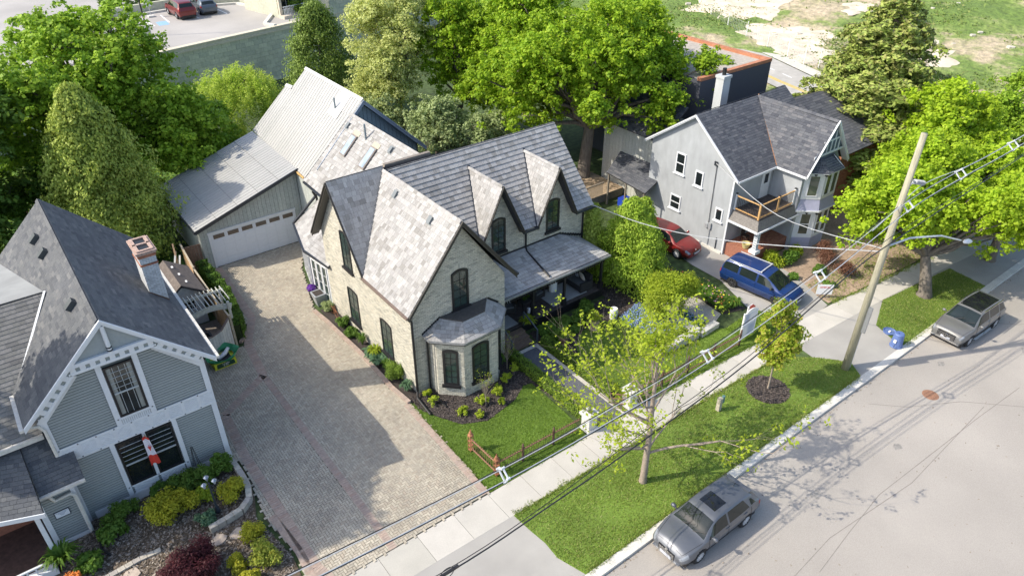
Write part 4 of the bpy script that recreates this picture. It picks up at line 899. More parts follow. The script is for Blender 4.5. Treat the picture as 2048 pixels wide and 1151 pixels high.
# chimney
ch = empty('tmp2'); bpy.data.objects.remove(ch)
cb = MB(); cb.box((-8.78, 5.42, 4.9), (-8.18, 6.62, 8.0)); CB = cb.build('chimney', M_mortar, HA)
M_wbrick = mat('whitewashed brick', [(.52, .55, .58), (.60, .62, .64), (.56, .58, .60), (.46, .48, .50)], .9, 12, .12, bump=.3)
M_rbrick = mat('red brick', [(.33, .13, .08), (.40, .18, .11), (.28, .11, .075)], .9, 12, .18, bump=.3)
pc = Pieces(CB, 'brick', M_wbrick, 200); pr2 = Pieces(CB, 'red_brick', M_rbrick, 60)
for pl, L in ((Plane((-8.78, 5.42, 5), (1, 0, 0), (0, 0, 1)), .6), (Plane((-8.78, 6.62, 5), (0, -1, 0), (0, 0, 1)), 1.2), (Plane((-8.18, 5.42, 5), (0, 1, 0), (0, 0, 1)), 1.2)):
    pc.add(pl, [rect(0, 0, L, 2.5), rect(0, 2.58, L, 2.86)], [c for c in brickcells(-.1, 0, L, 3.0, .21, .072, .01) if not 2.49 < c[1] < 2.57], th=.012)
    pr2.add(pl, [rect(-.02, 2.5, L+.02, 2.575), rect(-.02, 2.86, L+.02, 3.0)], [(i*.21-.02, 2.505, i*.21+.18, 2.57) for i in range(6)]+[(i*.21-.02, 2.865, i*.21+.18, 2.93) for i in range(6)]+[(i*.21-.12, 2.935, i*.21+.08, 3.0) for i in range(7)], th=.04)
pc.emit(); pr2.emit()
cc = MB(); cc.box((-8.84, 5.36, 8.0), (-8.12, 6.68, 8.07)); cc.box((-8.88, 5.32, 8.07), (-8.08, 6.72, 8.14))
for (a, b) in ((5.4, 5.5), (6.54, 6.64), (5.97, 6.07)): cc.box((-8.80, a, 8.141), (-8.16, b, 8.2))
for (a, b) in ((-8.80, -8.68), (-8.28, -8.16)): cc.box((a, 5.501, 8.141), (b, 6.539, 8.2))
cc.build('chimney_cap', mat('cap brick', (.42, .30, .25), .9, 14, .3), CB)
fu = MB(); fu.box((-8.67, 5.52, 8.142), (-8.29, 5.96, 8.15)); fu.box((-8.67, 6.08, 8.142), (-8.29, 6.53, 8.15)); fu.build('flue', M_black, CB)
fu = MB(); fu.prism([(-8.80, 5.38, 5.9), (-8.8, 5.38, 6.38), (-8.16, 5.38, 5.78), (-8.16, 5.38, 5.55)], (0, .03, 0)); fu.build('chimney_flashing', mat('rusty flashing', (.13, .08, .06), .7, 8, .3), CB)
# side wing to the left, its porch and the small entry bay
rs = MB(); PSW = Pieces(None, 'shingle', M_shL, 300)
roofplane(PSW, rs, [(-22, 1.95, 4.27), (-13.85, 1.95, 4.27), (-12.12, 5.87, 7.42), (-22, 5.87, 7.42)], (0, 1), dv=.17, du=.3, th=.02)
rs.prism([(-12.12, 5.87, 7.42), (-22, 5.87, 7.42), (-22, 11.8, 6.3), (-13.3, 11.8, 6.3)], (0, 0, -.1)); RS = rs.build('side_roof', mat('smooth pale roofing', (.30, .31, .31), .9, 1.2, .12), HA); PSW.parent = RS
ridgecap(PSW, (-22, 5.87, 7.44), (-12.2, 5.87, 7.44), pitch=.8); PSW.emit()
fs_ = MB(); fs_.beam((-14.22, 3.08, 5.28), (-12.12, 5.86, 7.50), .08, .03); fs_.build('valley_flashing', M_trim, HA)
sw_ = MB(); sw_.box((-22, 2.4, 0), (-13.76, 2.6, 4.3)); sw_.box((-22, 2.0, 4.05), (-13.9, 2.4, 4.12)); sw_.build('side_wall', M_clap, HA)
open_gutter(HA, (-22, 1.93, 4.28), (-13.85, 1.93, 4.28), M_gut, (0, -1, 0), d=.16)
pf = MB(); PPF = Pieces(None, 'shingle', M_shA, 300)
roofplane(PPF, pf, [(-14.62, .44, 2.9), (-13.2, .46, 2.9), (-13.2, 1.37, 3.52), (-14.62, 1.37, 3.52)], (0, 1), dv=.16, du=.28, th=.018)
roofplane(PPF, pf, [(-14.62, 1.37, 3.52), (-13.78, 1.37, 3.52), (-13.78, 2.35, 4.17), (-14.62, 2.35, 4.17)], (0, 1), dv=.16, du=.28, th=.018)
roofplane(PPF, pf, [(-18.5, 1.2, 2.85), (-14.63, -.35, 2.85), (-14.63, 2.35, 4.1), (-18.5, 2.35, 3.5)], (0, 1), dv=.16, du=.28, th=.018)
RP = pf.build('porch_roof', M_deckrf, HA); PPF.parent = RP; PPF.emit()
fb = MB(); fb.beam((-18.5, 1.17, 2.76), (-14.6, -.38, 2.76), .06, .18); fb.beam((-18.4, 1.7, 2.5), (-14.7, .1, 2.5), .12, .14); fb.build('porch_fascia', M_trim, HA)
open_gutter(HA, (-14.7, .42, 2.92), (-13.2, .44, 2.92), M_gut, (0, -1, 0), w=.1)
en = MB(); en.box((-14.82, .86, 0), (-13.66, 1.2, 2.85)); EN = en.build('entry_wall', M_clapd, HA)
pe = Pieces(EN, 'clapboard', M_clap, 40); plE = Plane((0, .86, 0), (1, 0, 0), (0, 0, 1)); pe.add(plE, [rect(-14.82, 0, -13.66, 2.85)], [(-14.82, i*.115, -13.66, i*.115+.087) for i in range(25)], th=.014); pe.emit()
bands(HA, 'trim_board', M_trim, [rect(-14.88, .0, -14.7, 2.8), rect(-13.76, 0, -13.62, 2.8), rect(-14.7, 0, -13.76, .18)], plE, .026, .05)
pq = MB(); quadbox(pq, plE, rect(-14.52, 1.3, -14.02, 1.62), .03, .05); PQ = pq.build('plaque_board', mat('plaque dark', (.05, .06, .08), .5, 5, .1), HA)
pq = MB(); quadbox(pq, plE, rect(-14.49, 1.33, -14.05, 1.59), .05, .056); pq.build('plaque_face', mat('plaque white', (.72, .75, .80), .5, 5, .02), PQ)
pq = MB()
for i, (a, b) in enumerate(((.05, .95), (.2, .8), (.3, .7), (.38, .62))): quadbox(pq, plE, rect(-14.49+.44*a, 1.545-i*.045, -14.49+.44*b, 1.56-i*.045), .056, .0585)
pq.build('plaque_lines', mat('plaque print', (.2, .24, .35), .6, 5, .1), PQ, kind='stuff')
pipe(HA, [(-14.1, 1.08, 5.3), (-13.82, 1.3, 5.05), (-13.7, 1.28, 4.8), (-13.7, 1.28, 3.6)], M_gut, .055)
pipe(HA, [(-14.5, .78, 2.72), (-14.3, .74, 2.2), (-13.8, .72, 2.25), (-13.68, .72, 2.1), (-13.68, .72, .15)], M_gut, .065)
pipe(HA, [(-13.68, .7, .16), (-13.55, .3, .07), (-13.6, -.3, .06), (-13.4, -.75, .06)], mat('black corrugated pipe', (.03, .028, .03), .5, 30, .3), .05, name='drain_pipe')
pfl = MB(); pfl.box((-20, -.1, .02), (-14.95, 2.38, .3)); pfl.build('porch_floor', mat('porch boards brown', (.08, .045, .035), .7, 8, .3), HA)
brw = MB(); brw.box((-20, 2.34, .3), (-14.9, 2.39, 3.0)); brw.build('porch_wall', M_rbrick, HA)
window(HA, Plane((0, 2.34, 0), (1, 0, 0), (0, 0, 1)), -15.9, 1.0, -15.2, 2.5, M_trim, M_glassd, nx=1, ny=2, fw=.06)
cp = MB(); cp.box((-14.98, -.05, .25), (-14.84, .1, 2.75)); cp.build('porch_post', M_trim, HA)
ps_ = MB()
for i in range(12): ps_.box((-18.2+i*.26, -.34, .3), (-18.2+i*.26+.05, -.30, .62))
ps_.box((-18.3, -.36, .62), (-15.0, -.28, .68)); ps_.box((-18.3, -.42, .02), (-15.0, -.12, .32)); ps_.build('porch_railing', M_trim, HA)
# ================= grey stucco house (right) =================
M_stuc = mat('pale grey stucco', (.36, .38, .40), .9, 3, .07, bump=.5, bscale=22, big=.09, bigs=.7, stretch=(1, 1, .35))
M_shC = mat('charcoal shingle', [(.06, .065, .08), (.09, .095, .11), (.12, .125, .138), (.075, .08, .095), (.15, .15, .16)], .93, 20, .14, bump=.3, bscale=60, big=.06)
HC = empty('stucco_house', (25, 2, 0), 0, 'pale grey stucco house with charcoal shingles, corner balcony and white two storey bay', 'house')
wc = MB(); zE = 4.85
wc.prism([(21.29, -.38, 0), (21.29, 6.1, 0), (21.29, 6.1, 5.5), (21.29, 2.84, 7.75), (21.29, -.38, zE)], (.25, 0, 0))
wc.box((21.55, -.38, 0), (24.97, -.15, zE)); wc.box((24.95, -2.35, 0), (25.2, -.39, zE)); wc.prism([(25.21, -2.35, 0), (28.5, -2.35, 0), (28.5, -2.35, 5.1), (26.73, -2.35, 7.6), (25.21, -2.35, 5.2)], (0, .25, 0)); wc.box((28.25, -2.09, 0), (28.5, 6.1, 5.0)); wc.box((21.55, 5.9, 0), (28.5, 6.1, 5.4))
WC = wc.build('wall', M_stuc, HC)
plC = Plane((21.29, 6.1, 0), (0, -1, 0), (0, 0, 1))
def cy(y): return 6.1-y
for (y0, y1, z0, z1, s2) in ((4.05, 3.32, 3.86, 5.2, .5), (2.46, 1.85, 3.57, 4.54, None), (4.12, 3.28, 1.43, 2.4, .5), (.62, .08, 1.98, 2.8, None)):
    window(HC, plC, cy(y0), z0, cy(y1), z1, M_trim, M_glassd, nx=1, ny=1, fw=.08, depth=.05, sill=.06, split=s2, h=.0)
rc = MB(); PRC = Pieces(None, 'shingle', M_shC, 300)
def RCp(pts, e): roofplane(PRC, rc, pts, e, dv=.16, du=.3, th=.018)
RCp([(21.05, -.76, 4.99), (24.62, -.72, 4.99), (26.8, 2.84, 7.9), (21.05, 2.84, 7.9)], (0, 1))
RCp([(24.65, -2.72, 4.99), (26.72, -2.72, 7.9), (26.8, 2.84, 7.9), (24.62, -.72, 4.99)], (3, 0))
RCp([(28.85, -2.72, 5.1), (28.85, 2.0, 5.1), (26.8, 2.84, 7.9), (26.72, -2.72, 7.9)], (0, 1))
RCp([(26.8, 2.84, 7.9), (28.9, -.6, 5.1), (29.65, -.6, 5.1), (29.65, 2.95, 7.9)], (1, 2))
rc.prism([(21.05, 2.84, 7.9), (29.65, 2.95, 7.9), (29.65, 6.6, 5.2), (21.05, 6.5, 5.3)], (0, 0, -.1))
RC = rc.build('roof', M_deckrf, HC); PRC.parent = RC; ridgecap(PRC, (21.05, 2.84, 7.91), (29.65, 2.93, 7.91), pitch=.8); ridgecap(PRC, (26.72, -2.72, 7.91), (26.8, 2.8, 7.91), pitch=1.4); PRC.emit()
vf = MB(); vf.beam((24.64, -.7, 5.04), (26.8, 2.84, 7.96), .06, .02); vf.build('valley_flashing', mat('copper flashing', (.35, .17, .08), .6, 6, .3), HC)
barge(HC, (21.05, -.76, 4.98), (21.05, 2.84, 7.88), (21.05, 6.5, 5.28), (-1, 0, 0), w=.16, th=.04, sof=.24, m=M_trim)
barge(HC, (24.65, -2.72, 4.98), (26.73, -2.72, 7.88), (28.85, -2.72, 5.08), (0, -1, 0), w=.2, th=.05, sof=.36, m=M_trim)
eb = MB(); eb.beam((21.05, -.79, 4.93), (24.6, -.75, 4.93), .05, .12); eb.beam((24.6, -.75, 4.93), (24.62, -2.74, 4.93), .05, .12); eb.build('eave_gutter', M_trim, HC)
# gable lattice
gl_ = MB(); plg = Plane((0, -2.60, 0), (1, 0, 0), (0, 0, 1)); quadbox(gl_, plg, [(25.3, 5.9), (28.2, 5.9), (26.73, 7.75)], -.05, 0); GL = gl_.build('gable_screen', mat('screen dark', (.09, .12, .17), .6, 5, .1), HC)
bands(GL, 'screen_bar', M_trim, [strip((25.2, 5.95), (28.3, 5.95), .12), strip((25.9, 6.72), (27.6, 6.72), .1)]+[strip((26.73+i*.4, 5.95), (26.73+i*.4, 6.7), .07) for i in (-2, -1, 0, 1, 2)]+[strip((26.45, 6.72), (26.45, 7.25), .06), strip((27.0, 6.72), (27.0, 7.25), .06)], plg, 0, .03)
# two storey bay
bayC = [(25.2, -2.36), (26.05, -3.1), (27.45, -3.1), (28.3, -2.36)]
def baysec(name, z0, z1, off, m, zo=None, off2=None):
    mb = MB(); cx, cyy = 26.75, -2.36
    def P_(o, z): return [(cx+(x-cx)*(1+o), cyy+(y-cyy)*(1+o*1.6), z) for x, y in bayC]
    a = P_(off, z0); b = P_(off if off2 is None else off2, z1); n = 4; mb.raw(a+b, [tuple(range(n))[::-1], tuple(range(n, 2*n))]+[(i, (i+1) % n, n+(i+1) % n, n+i) for i in range(n)][:4]); return mb.build(name, m, HC)
M_lav = mat('lavender paint', (.36, .37, .50), .7, 6, .06)
baysec('bay_base', 0, .75, 0, M_lav); baysec('bay_lower', .752, 2.62, .02, M_trim); baysec('bay_skirt', 2.63, 3.3, .14, M_lav, off2=.0); baysec('bay_cornice', 2.55, 2.64, .18, M_trim); baysec('bay_upper', 3.31, 5.0, .02, M_trim)
br_ = MB(); PBc = Pieces(None, 'shingle', M_shC, 60)
ob = [(25.0, -2.36), (25.95, -3.35), (27.55, -3.35), (28.5, -2.36)]; tb = [(25.6, -2.36), (26.3, -2.6), (27.2, -2.6), (27.9, -2.36)]
for i in range(3): roofplane(PBc, br_, [(*ob[i], 5.02), (*ob[i+1], 5.02), (*tb[i+1], 5.62), (*tb[i], 5.62)], (0, 1), dv=.15, du=.25, th=.015, deckth=.04)
br_.prism([(x, y, 4.99) for x, y in ob], (0, 0, .03)); BRC = br_.build('bay_roof', M_trim, HC); PBc.parent = BRC; PBc.emit()
for i in range(3):
    a, b = bayC[i], bayC[i+1]; cx, cyy = 26.75, -2.36; o = .02
    a = (cx+(a[0]-cx)*(1+o), cyy+(a[1]-cyy)*(1+o*1.6)); b = (cx+(b[0]-cx)*(1+o), cyy+(b[1]-cyy)*(1+o*1.6))
    L = math.hypot(b[0]-a[0], b[1]-a[1]); pl = Plane((a[0], a[1], 0), (b[0]-a[0], b[1]-a[1], 0), (0, 0, 1))
    wds = [(L*.22, L*.78)] if i != 1 else [(L*.1, L*.46), (L*.54, L*.9)]
    for (u0, u1) in wds:
        window(HC, pl, u0, .95, u1, 2.4, M_trim, glassmat('curtained glass', (.09, .10, .08)), nx=1, ny=1, fw=.06, depth=.03, split=.5)
        window(HC, pl, u0, 3.5, u1, 4.85, M_trim, glassmat('curtained glass'), nx=1, ny=1, fw=.06, depth=.03)
bk = MB()
for (x, y) in ((25.6, -2.78), (26.02, -3.2), (27.48, -3.2)):
    for z in (2.36, 4.82):
        for d in (-.05, .05): bk.box((x+d-.02, y-.03, z), (x+d+.02, y+.1, z+.17))
bk.build('bracket', M_blackg, HC, kind='stuff')
# corner porch with balcony above
pf = MB(); pf.box((21.4, -2.2, 0), (24.94, -.39, .78)); PFC = pf.build('porch_floor', M_rbrick, HC)
pq_ = Pieces(PFC, 'paver', M_rbrick, 60); pq_.add(Plane((0, 0, .78), (1, 0, 0), (0, 1, 0)), [rect(21.4, -2.2, 24.94, -.39)], brickcells(21.4, -2.2, 24.94, -.39, .22, .11, .01), th=.02); pq_.emit()
bs = MB(); bs.prism([(21.32, -2.45, 2.36), (25.05, -2.45, 2.36), (24.94, -2.22, 2.92), (21.5, -2.22, 2.92)], (0, .03, 0)); bs.prism([(21.25, -.38, 2.36), (21.25, -2.45, 2.36), (21.5, -2.22, 2.92), (21.5, -.38, 2.92)], (.03, 0, 0)); bs.box((21.5, -2.2, 2.80), (24.93, -.39, 2.92)); bs.build('balcony_skirt', mat('taupe skirt roof', (.20, .185, .17), .9, 12, .2), HC)
bd2 = MB(); bd2.beam((21.22, -.4, 2.34), (21.22, -2.5, 2.34), .08, .1); bd2.beam((21.22, -2.5, 2.34), (25.1, -2.5, 2.34), .08, .1); bd2.build('skirt_gutter', M_trim, HC)
bfl = MB(); BF = None; bfl.box((21.5, -2.2, 2.921), (24.93, -.39, 2.94)); BF = bfl.build('balcony_floor', M_darkwood, HC)
pdk2 = Pieces(BF, 'deck_board', M_darkwood, 60); pdk2.add(Plane((0, 0, 2.94), (1, 0, 0), (0, 1, 0)), [rect(21.5, -2.2, 24.93, -.39)], [(21.5, -2.2+i*.14, 24.93, -2.07+i*.14) for i in range(13)], th=.025); pdk2.emit()
M_cedar = mat('new cedar rail', [(.50, .30, .12), (.58, .36, .16)], .75, 8, .2)
for (x, y) in ((21.58, -2.12), (23.3, -2.12), (24.86, -2.12), (21.58, -.45)):
    mb = MB(); mb.box((x-.05, y-.05, 2.96), (x+.05, y+.05, 3.98)); po = mb.build('railing_post', M_cedar if x < 24 and y < -1 else M_trim, HC)
    mb = MB(); mb.box((x-.06, y-.06, 3.98), (x+.06, y+.06, 4.04)); mb.build('post_cap', M_blackg, po)
for (a, b) in (((21.58, -.5), (21.58, -2.07)), ((21.63, -2.12), (23.25, -2.12)), ((23.35, -2.12), (24.8, -2.12))):
    for z in (3.08, 3.88): mb = MB(); mb.beam((*a, z), (*b, z), .07, .05); mb.build('rail', M_cedar, HC)
    L = math.hypot(b[0]-a[0], b[1]-a[1]); n = int(L/.11)
    for i in range(n):
        t = (i+.5)/n; x = a[0]+(b[0]-a[0])*t; y = a[1]+(b[1]-a[1])*t; mb = MB(); mb.box((x-.011, y-.011, 3.1), (x+.011, y+.011, 3.87)); mb.build('baluster', M_black, HC)
pc_ = MB(); pc_.box((21.62, -2.3, 1.0), (21.86, -2.06, 2.3)); pc_.box((21.5, -2.42, .78), (21.98, -1.94, 1.0)); pc_.box((21.55, -2.37, 2.2), (21.93, -1.99, 2.32)); pc_.build('porch_post', M_trim, HC)
fr_ = MB()
for i in range(7): fr_.box((21.66, -2.315, 1.12+i*.16), (21.82, -2.30, 1.2+i*.16)); fr_.box((21.605, -2.26, 1.12+i*.16), (21.62, -2.1, 1.2+i*.16))
fr_.build('post_fretwork', mat('fret grey', (.35, .4, .45), .7, 5, .1), HC, kind='stuff')
dplane = Plane((24.95, -.39, 0), (0, -1, 0), (0, 0, 1)); 
dr = MB(); dr.box((23.9, -.42, 2.97), (24.7, -.385, 4.7)); DR = dr.build('balcony_door', M_trim, HC); dr = MB(); dr.box((24.12, -.43, 3.9), (24.48, -.421, 4.5)); dr.build('pane', M_glassd, DR)
dr = MB(); dr.box((23.6, -.42, .8), (24.4, -.385, 2.2)); dr.build('porch_door', M_trim, HC)
cm = MB(); cm.box((26.05, 5.0, 5.0), (26.75, 5.6, 8.45)); cm.box((26.0, 4.95, 8.45), (26.8, 5.65, 8.62)); CMo = cm.build('chimney', mat('chimney cladding', [(.50, .52, .53)], .7, 3, .08, stretch=(1, 1, .2)), HC)
cm = MB(); cm.tube([(26.4, 5.3, 8.6), (26.4, 5.3, 9.05)], .13, 8); cm.build('flue', M_black, CMo)
mt_ = MB(); mt_.tube([(21.27, 1.05, 1.4), (21.16, 1.05, 1.4)], .13, 10); mt_.box((21.18, .72, 1.25), (21.28, .9, 1.65)); mt_.build('electric_meter', mat('meter grey', (.4, .42, .44), .4, 5, .1, metal=.3), HC)
pipe(HC, [(21.24, .8, 1.2), (21.24, .8, .1)], mat('meter grey', (.4, .42, .44)), .025, 'conduit'); pipe(HC, [(21.24, .95, 1.6), (21.25, 1.02, 5.3)], M_blackg, .02, 'conduit'); pipe(HC, [(21.24, .2, .9), (21.24, .2, .1)], M_blackg, .03, 'conduit')
mb = MB(); mb.beam((21.27, -.33, 0), (21.27, -.33, 4.8), .1, .06); mb.build('corner_downspout', M_trim, HC)
ho = MB(); ho.box((21.2, 1.0, 5.3), (21.27, 1.2, 5.55)); ho.build('service_bracket', M_blackg, HC)
mb = MB(); mb.box((21.15, -.3, .0), (21.27, 5.5, .14)); mb.build('foundation_ledge', M_kerb, HC)
# rear ell with lean-to roof
el = MB(); el.box((22.5, 6.12, 0), (26.5, 11.6, 4.9)); EL = el.build('rear_wall', M_batten, HC)
pb_ = Pieces(EL, 'board', mat('pale board', [(.47, .48, .44), (.52, .53, .49)], .85, 12, .12), 60); pb_.add(Plane((22.5, 11.6, 0), (0, -1, 0), (0, 0, 1)), [rect(0, 0, 5.45, 4.9)], [(i*.3, 0, i*.3+.28, 4.9) for i in range(19)], th=.02); pb_.emit()
er = MB(); PER = Pieces(None, 'shingle', M_shC, 120)
roofplane(PER, er, [(22.2, 6.3, 4.8), (22.2, 11.9, 4.8), (24.6, 11.9, 6.6), (24.6, 6.3, 6.6)], (0, 1), dv=.18, du=.3, th=.018)
roofplane(PER, er, [(19.95, 5.1, 2.35), (20.3, 8.95, 2.35), (22.45, 9.9, 3.05), (22.45, 6.1, 3.1), (21.2, 5.3, 2.62)], (0, 1), dv=.18, du=.3, th=.018)
ER = er.build('rear_roof', M_deckrf, HC); PER.parent = ER; PER.emit()
for (x, y) in ((20.1, 5.3), (20.2, 7.0), (20.4, 8.8)): mb = MB(); mb.box((x-.05, y-.05, 0), (x+.05, y+.05, 2.3)); mb.build('lean_to_post', mat('weathered post', (.22, .19, .15), .9, 8, .2), HC)
# balcony deck and fence behind the tree
de = empty('garden_deck', (19.5, 11, 0), 0, 'brown timber deck with railing beside the rear of the stucco house', 'deck')
mb = MB(); mb.box((17.0, 9.2, 0), (22.3, 13.6, .55)); dkm = mb.build('frame', MATS['weathered post'], de)
pdd = Pieces(dkm, 'deck_board', mat('tan deck board', [(.36, .27, .18), (.42, .32, .22)], .85, 8, .2), 60); pdd.add(Plane((0, 0, .55), (1, 0, 0), (0, 1, 0)), [rect(17, 9.2, 22.3, 13.6)], [(17, 9.2+i*.16, 22.3, 9.345+i*.16) for i in range(28)], th=.03); pdd.emit()
for i in range(34):
    mb = MB(); mb.box((17.0+i*.1, 9.22, .6), (17.03+i*.1, 9.25, 1.45)); mb.build('baluster', MATS['weathered post'], de)
mb = MB(); mb.box((16.95, 9.18, 1.45), (20.4, 9.29, 1.5)); mb.build('rail', MATS['weathered post'], de)
# ================= red brick house beyond =================
HD = empty('red_brick_house', (35, 1, 0), 0, 'red brick house half hidden by maples beyond the stucco house', 'house')
mb = MB(); mb.box((31.5, -1.0, -1), (37, 7, 4.2)); WD = mb.build('wall', M_rbrick, HD)
pr3 = Pieces(WD, 'brick', M_rbrick, 40); pr3.add(Plane((31.5, -1, -.5), (1, 0, 0), (0, 0, 1)), [rect(0, 0, 5.5, 4.6)], brickcells(0, 0, 5.5, 4.6, .24, .09, .012), th=.012, holes=[(2.6, 1.5, 3.5, 2.9)]); pr3.emit()
window(HD, Plane((31.5, -1.0, -.5), (1, 0, 0), (0, 0, 1)), 2.6, 1.5, 3.5, 2.9, M_trim, M_glassd, nx=1, ny=1, split=.5, sill=.12, fw=.07)
mb = MB(); PD_ = Pieces(None, 'shingle', M_shC, 60)
roofplane(PD_, mb, [(31.1, -1.4, 4.2), (37.4, -1.4, 4.2), (37.4, 3, 6.6), (31.1, 3, 6.6)], (0, 1), dv=.2, du=.35, th=.02); mb.prism([(31.1, 3, 6.6), (37.4, 3, 6.6), (37.4, 7.4, 4.2), (31.1, 7.4, 4.2)], (0, 0, -.1)); o = mb.build('roof', M_deckrf, HD); PD_.parent = o; PD_.emit()
# ================= dark painted commercial block =================
HE = empty('dark_commercial_building', (31, 10, 0), 0, 'flat roofed building with dark painted brick wall and terracotta coping', 'building')
mb = MB(); mb.box((26.5, 7.1, 0), (34.05, 18, 7.7)); mb.build('wall', mat('slate painted brick', (.075, .08, .10), .85, 20, .15, bump=.5, bscale=20), HE)
mb = MB(); mb.box((26.8, 7.4, 7.71), (33.75, 17.7, 7.74)); mb.build('flat_roof', mat('gravel roof', (.42, .38, .33), .95, 4, .2), HE)
M_terr = mat('terracotta coping', [(.42, .17, .09), (.48, .21, .12)], .8, 10, .15)
pcp = Pieces(HE, 'coping_tile', M_terr, 80)
pcp.add(Plane((26.5, 7.08, 7.72), (1, 0, 0), (0, 1, 0)), [rect(0, 0, 7.6, .34)], [(i*.4, 0, i*.4+.39, .34) for i in range(19)], th=.22); pcp.add(Plane((33.73, 7.43, 7.72), (1, 0, 0), (0, 1, 0)), [rect(0, 0, .36, 10.6)], [(0, i*.4, .36, i*.4+.39) for i in range(27)], th=.22); pcp.emit()
# ================= podium parking, hillside and road behind =================
M_block = mat('pale cut block', [(.52, .52, .40), (.60, .60, .46), (.47, .48, .38), (.56, .55, .43)], .9, 5, .12, big=.08, bigs=.3)
PK = empty('parking_podium', (10, 50, 0), 0, 'raised parking deck with a long wall of pale green stone blocks', 'retaining wall')
plP = Plane((-20, 41.62, 0), (36.4, 8.03, 0), (0, 0, 1)); LP = 50
mb = MB(); mb.prism([plP.p(0, 0), plP.p(LP, 0), plP.p(LP, 4.6), plP.p(0, 4.6)], -plP.N*.6); WP = mb.build('wall', M_block, PK)
pbk = Pieces(WP, 'stone_block', M_block, 300); pbk.add(plP, [rect(10, 0, LP, 4.55)], brickcells(10, 0, LP, 4.55, .95, .42, .02), th=.03); pbk.emit()
mb = MB(); quadbox(mb, plP, rect(0, 4.56, LP, 4.72), 0, .12); quadbox(mb, plP, rect(0, 4.95, LP, 5.06), -.5, .1); quadbox(mb, plP, rect(0, 4.73, LP, 4.94), -.4, .04); mb.build('coping', mat('buff coping', (.60, .54, .42), .9, 5, .1), PK)
def deckpt(px_, z=5.0): return px_
dk_ = sheet('parking_surface', [tuple(plP.p(-30, 0, -.3))[:2], tuple(plP.p(80, 0, -.3))[:2], tuple(plP.p(80, 0, -120))[:2], tuple(plP.p(-30, 0, -120))[:2]], 4.96, mat('parking asphalt', (.38, .36, .34), .93, 40, .12, big=.12, bigs=.2))
M_line = mat('paint white', (.75, .75, .74), .8, 20, .1)

# ================= trees and plants =================
M_bark = mat('grey bark', [(.14, .12, .10), (.18, .155, .13)], .95, 8, .3, bump=.8, bscale=25, stretch=(1, 1, .25))
M_barkl = mat('pale young bark', (.30, .25, .20), .9, 10, .2)
L_maple = leafmat('maple leaf spring', [(0.268, 0.427, 0.024), (0.354, 0.512, 0.03), (0.207, 0.366, 0.022), (0.439, 0.561, 0.037)], .45)
L_mapled = leafmat('maple leaf mid', [(0.207, 0.354, 0.03), (0.293, 0.451, 0.037), (0.378, 0.537, 0.049)], .4)
L_street = leafmat('street maple leaf', [(0.366, 0.525, 0.03), (0.451, 0.598, 0.037), (0.293, 0.464, 0.024)], .45)
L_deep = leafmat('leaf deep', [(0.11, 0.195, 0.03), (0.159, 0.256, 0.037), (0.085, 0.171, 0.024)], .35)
L_cedar = leafmat('cedar spray', [(0.293, 0.378, 0.061), (0.378, 0.464, 0.085), (0.464, 0.537, 0.11), (0.232, 0.317, 0.049)], .3)
L_cedarb = leafmat('bright cedar spray', [(0.268, 0.403, 0.043), (0.354, 0.5, 0.055), (0.439, 0.573, 0.067)], .35)
L_willow = leafmat('willow leaf', [(0.403, 0.549, 0.073), (0.488, 0.622, 0.098), (0.573, 0.683, 0.134)], .45)
L_yell = leafmat('yellow willow leaf', [(0.561, 0.61, 0.207), (0.659, 0.683, 0.268), (0.464, 0.537, 0.171)], .45)
L_grey = leafmat('silvery leaf', [(0.317, 0.403, 0.159), (0.403, 0.476, 0.22), (0.268, 0.354, 0.134)], .35)
L_spruce = leafmat('spruce needle', [(0.232, 0.317, 0.067), (0.305, 0.39, 0.085), (0.378, 0.439, 0.11), (0.317, 0.305, 0.11)], .2)
L_char = leafmat('chartreuse leaf', [(.33, .42, .03), (.40, .48, .04), (.27, .37, .03)], .45)
L_gold = leafmat('golden leaf', [(.42, .42, .03), (.50, .49, .04), (.34, .36, .03)], .35)
L_burg = leafmat('burgundy leaf', [(.07, .015, .022), (.10, .025, .03), (.045, .012, .018)], .3)
L_box = leafmat('boxwood leaf', [(.11, .18, .025), (.16, .25, .03), (.21, .31, .04)], .3)
L_green = leafmat('perennial leaf', [(.08, .17, .02), (.12, .22, .03), (.16, .27, .04)], .35)
L_blue = leafmat('blue green hosta', [(.10, .19, .10), (.13, .23, .12)], .3)
L_bud = leafmat('new bud leaf', [(.38, .47, .03), (.46, .55, .05), (.30, .41, .03)], .5)
def unit(a): return a/np.maximum(np.linalg.norm(a, axis=1, keepdims=True), 1e-6)
def leaf_quads(rg, P, Nn, size, aspect=1.0, jit=.35, axis=None):
    n = len(P); Nn = unit(Nn+rg.normal(0, jit, (n, 3)))
    a = rg.normal(0, 1, (n, 3)) if axis is None else axis
    T = unit(np.cross(Nn, a)); B = np.cross(Nn, T)
    s = size*rg.uniform(.6, 1.3, (n, 1)); V = np.zeros((n, 4, 3)); w = s*aspect
    V[:, 0] = P-B*s*.5; V[:, 1] = P+T*w*.5+Nn*s*.08; V[:, 2] = P+B*s*.5; V[:, 3] = P-T*w*.5+Nn*s*.08
    return V.reshape(-1, 3)
def quads_obj(name, V, m, parent, rg, kind=None):
    n = len(V)//4; return npmesh(name, V, np.arange(n*4).reshape(-1, 4), m, parent, rg.random(n), kind)
def sph(rg, n, up=0.):
    d = rg.normal(0, 1, (n, 3)); d[:, 2] += up; return unit(d)
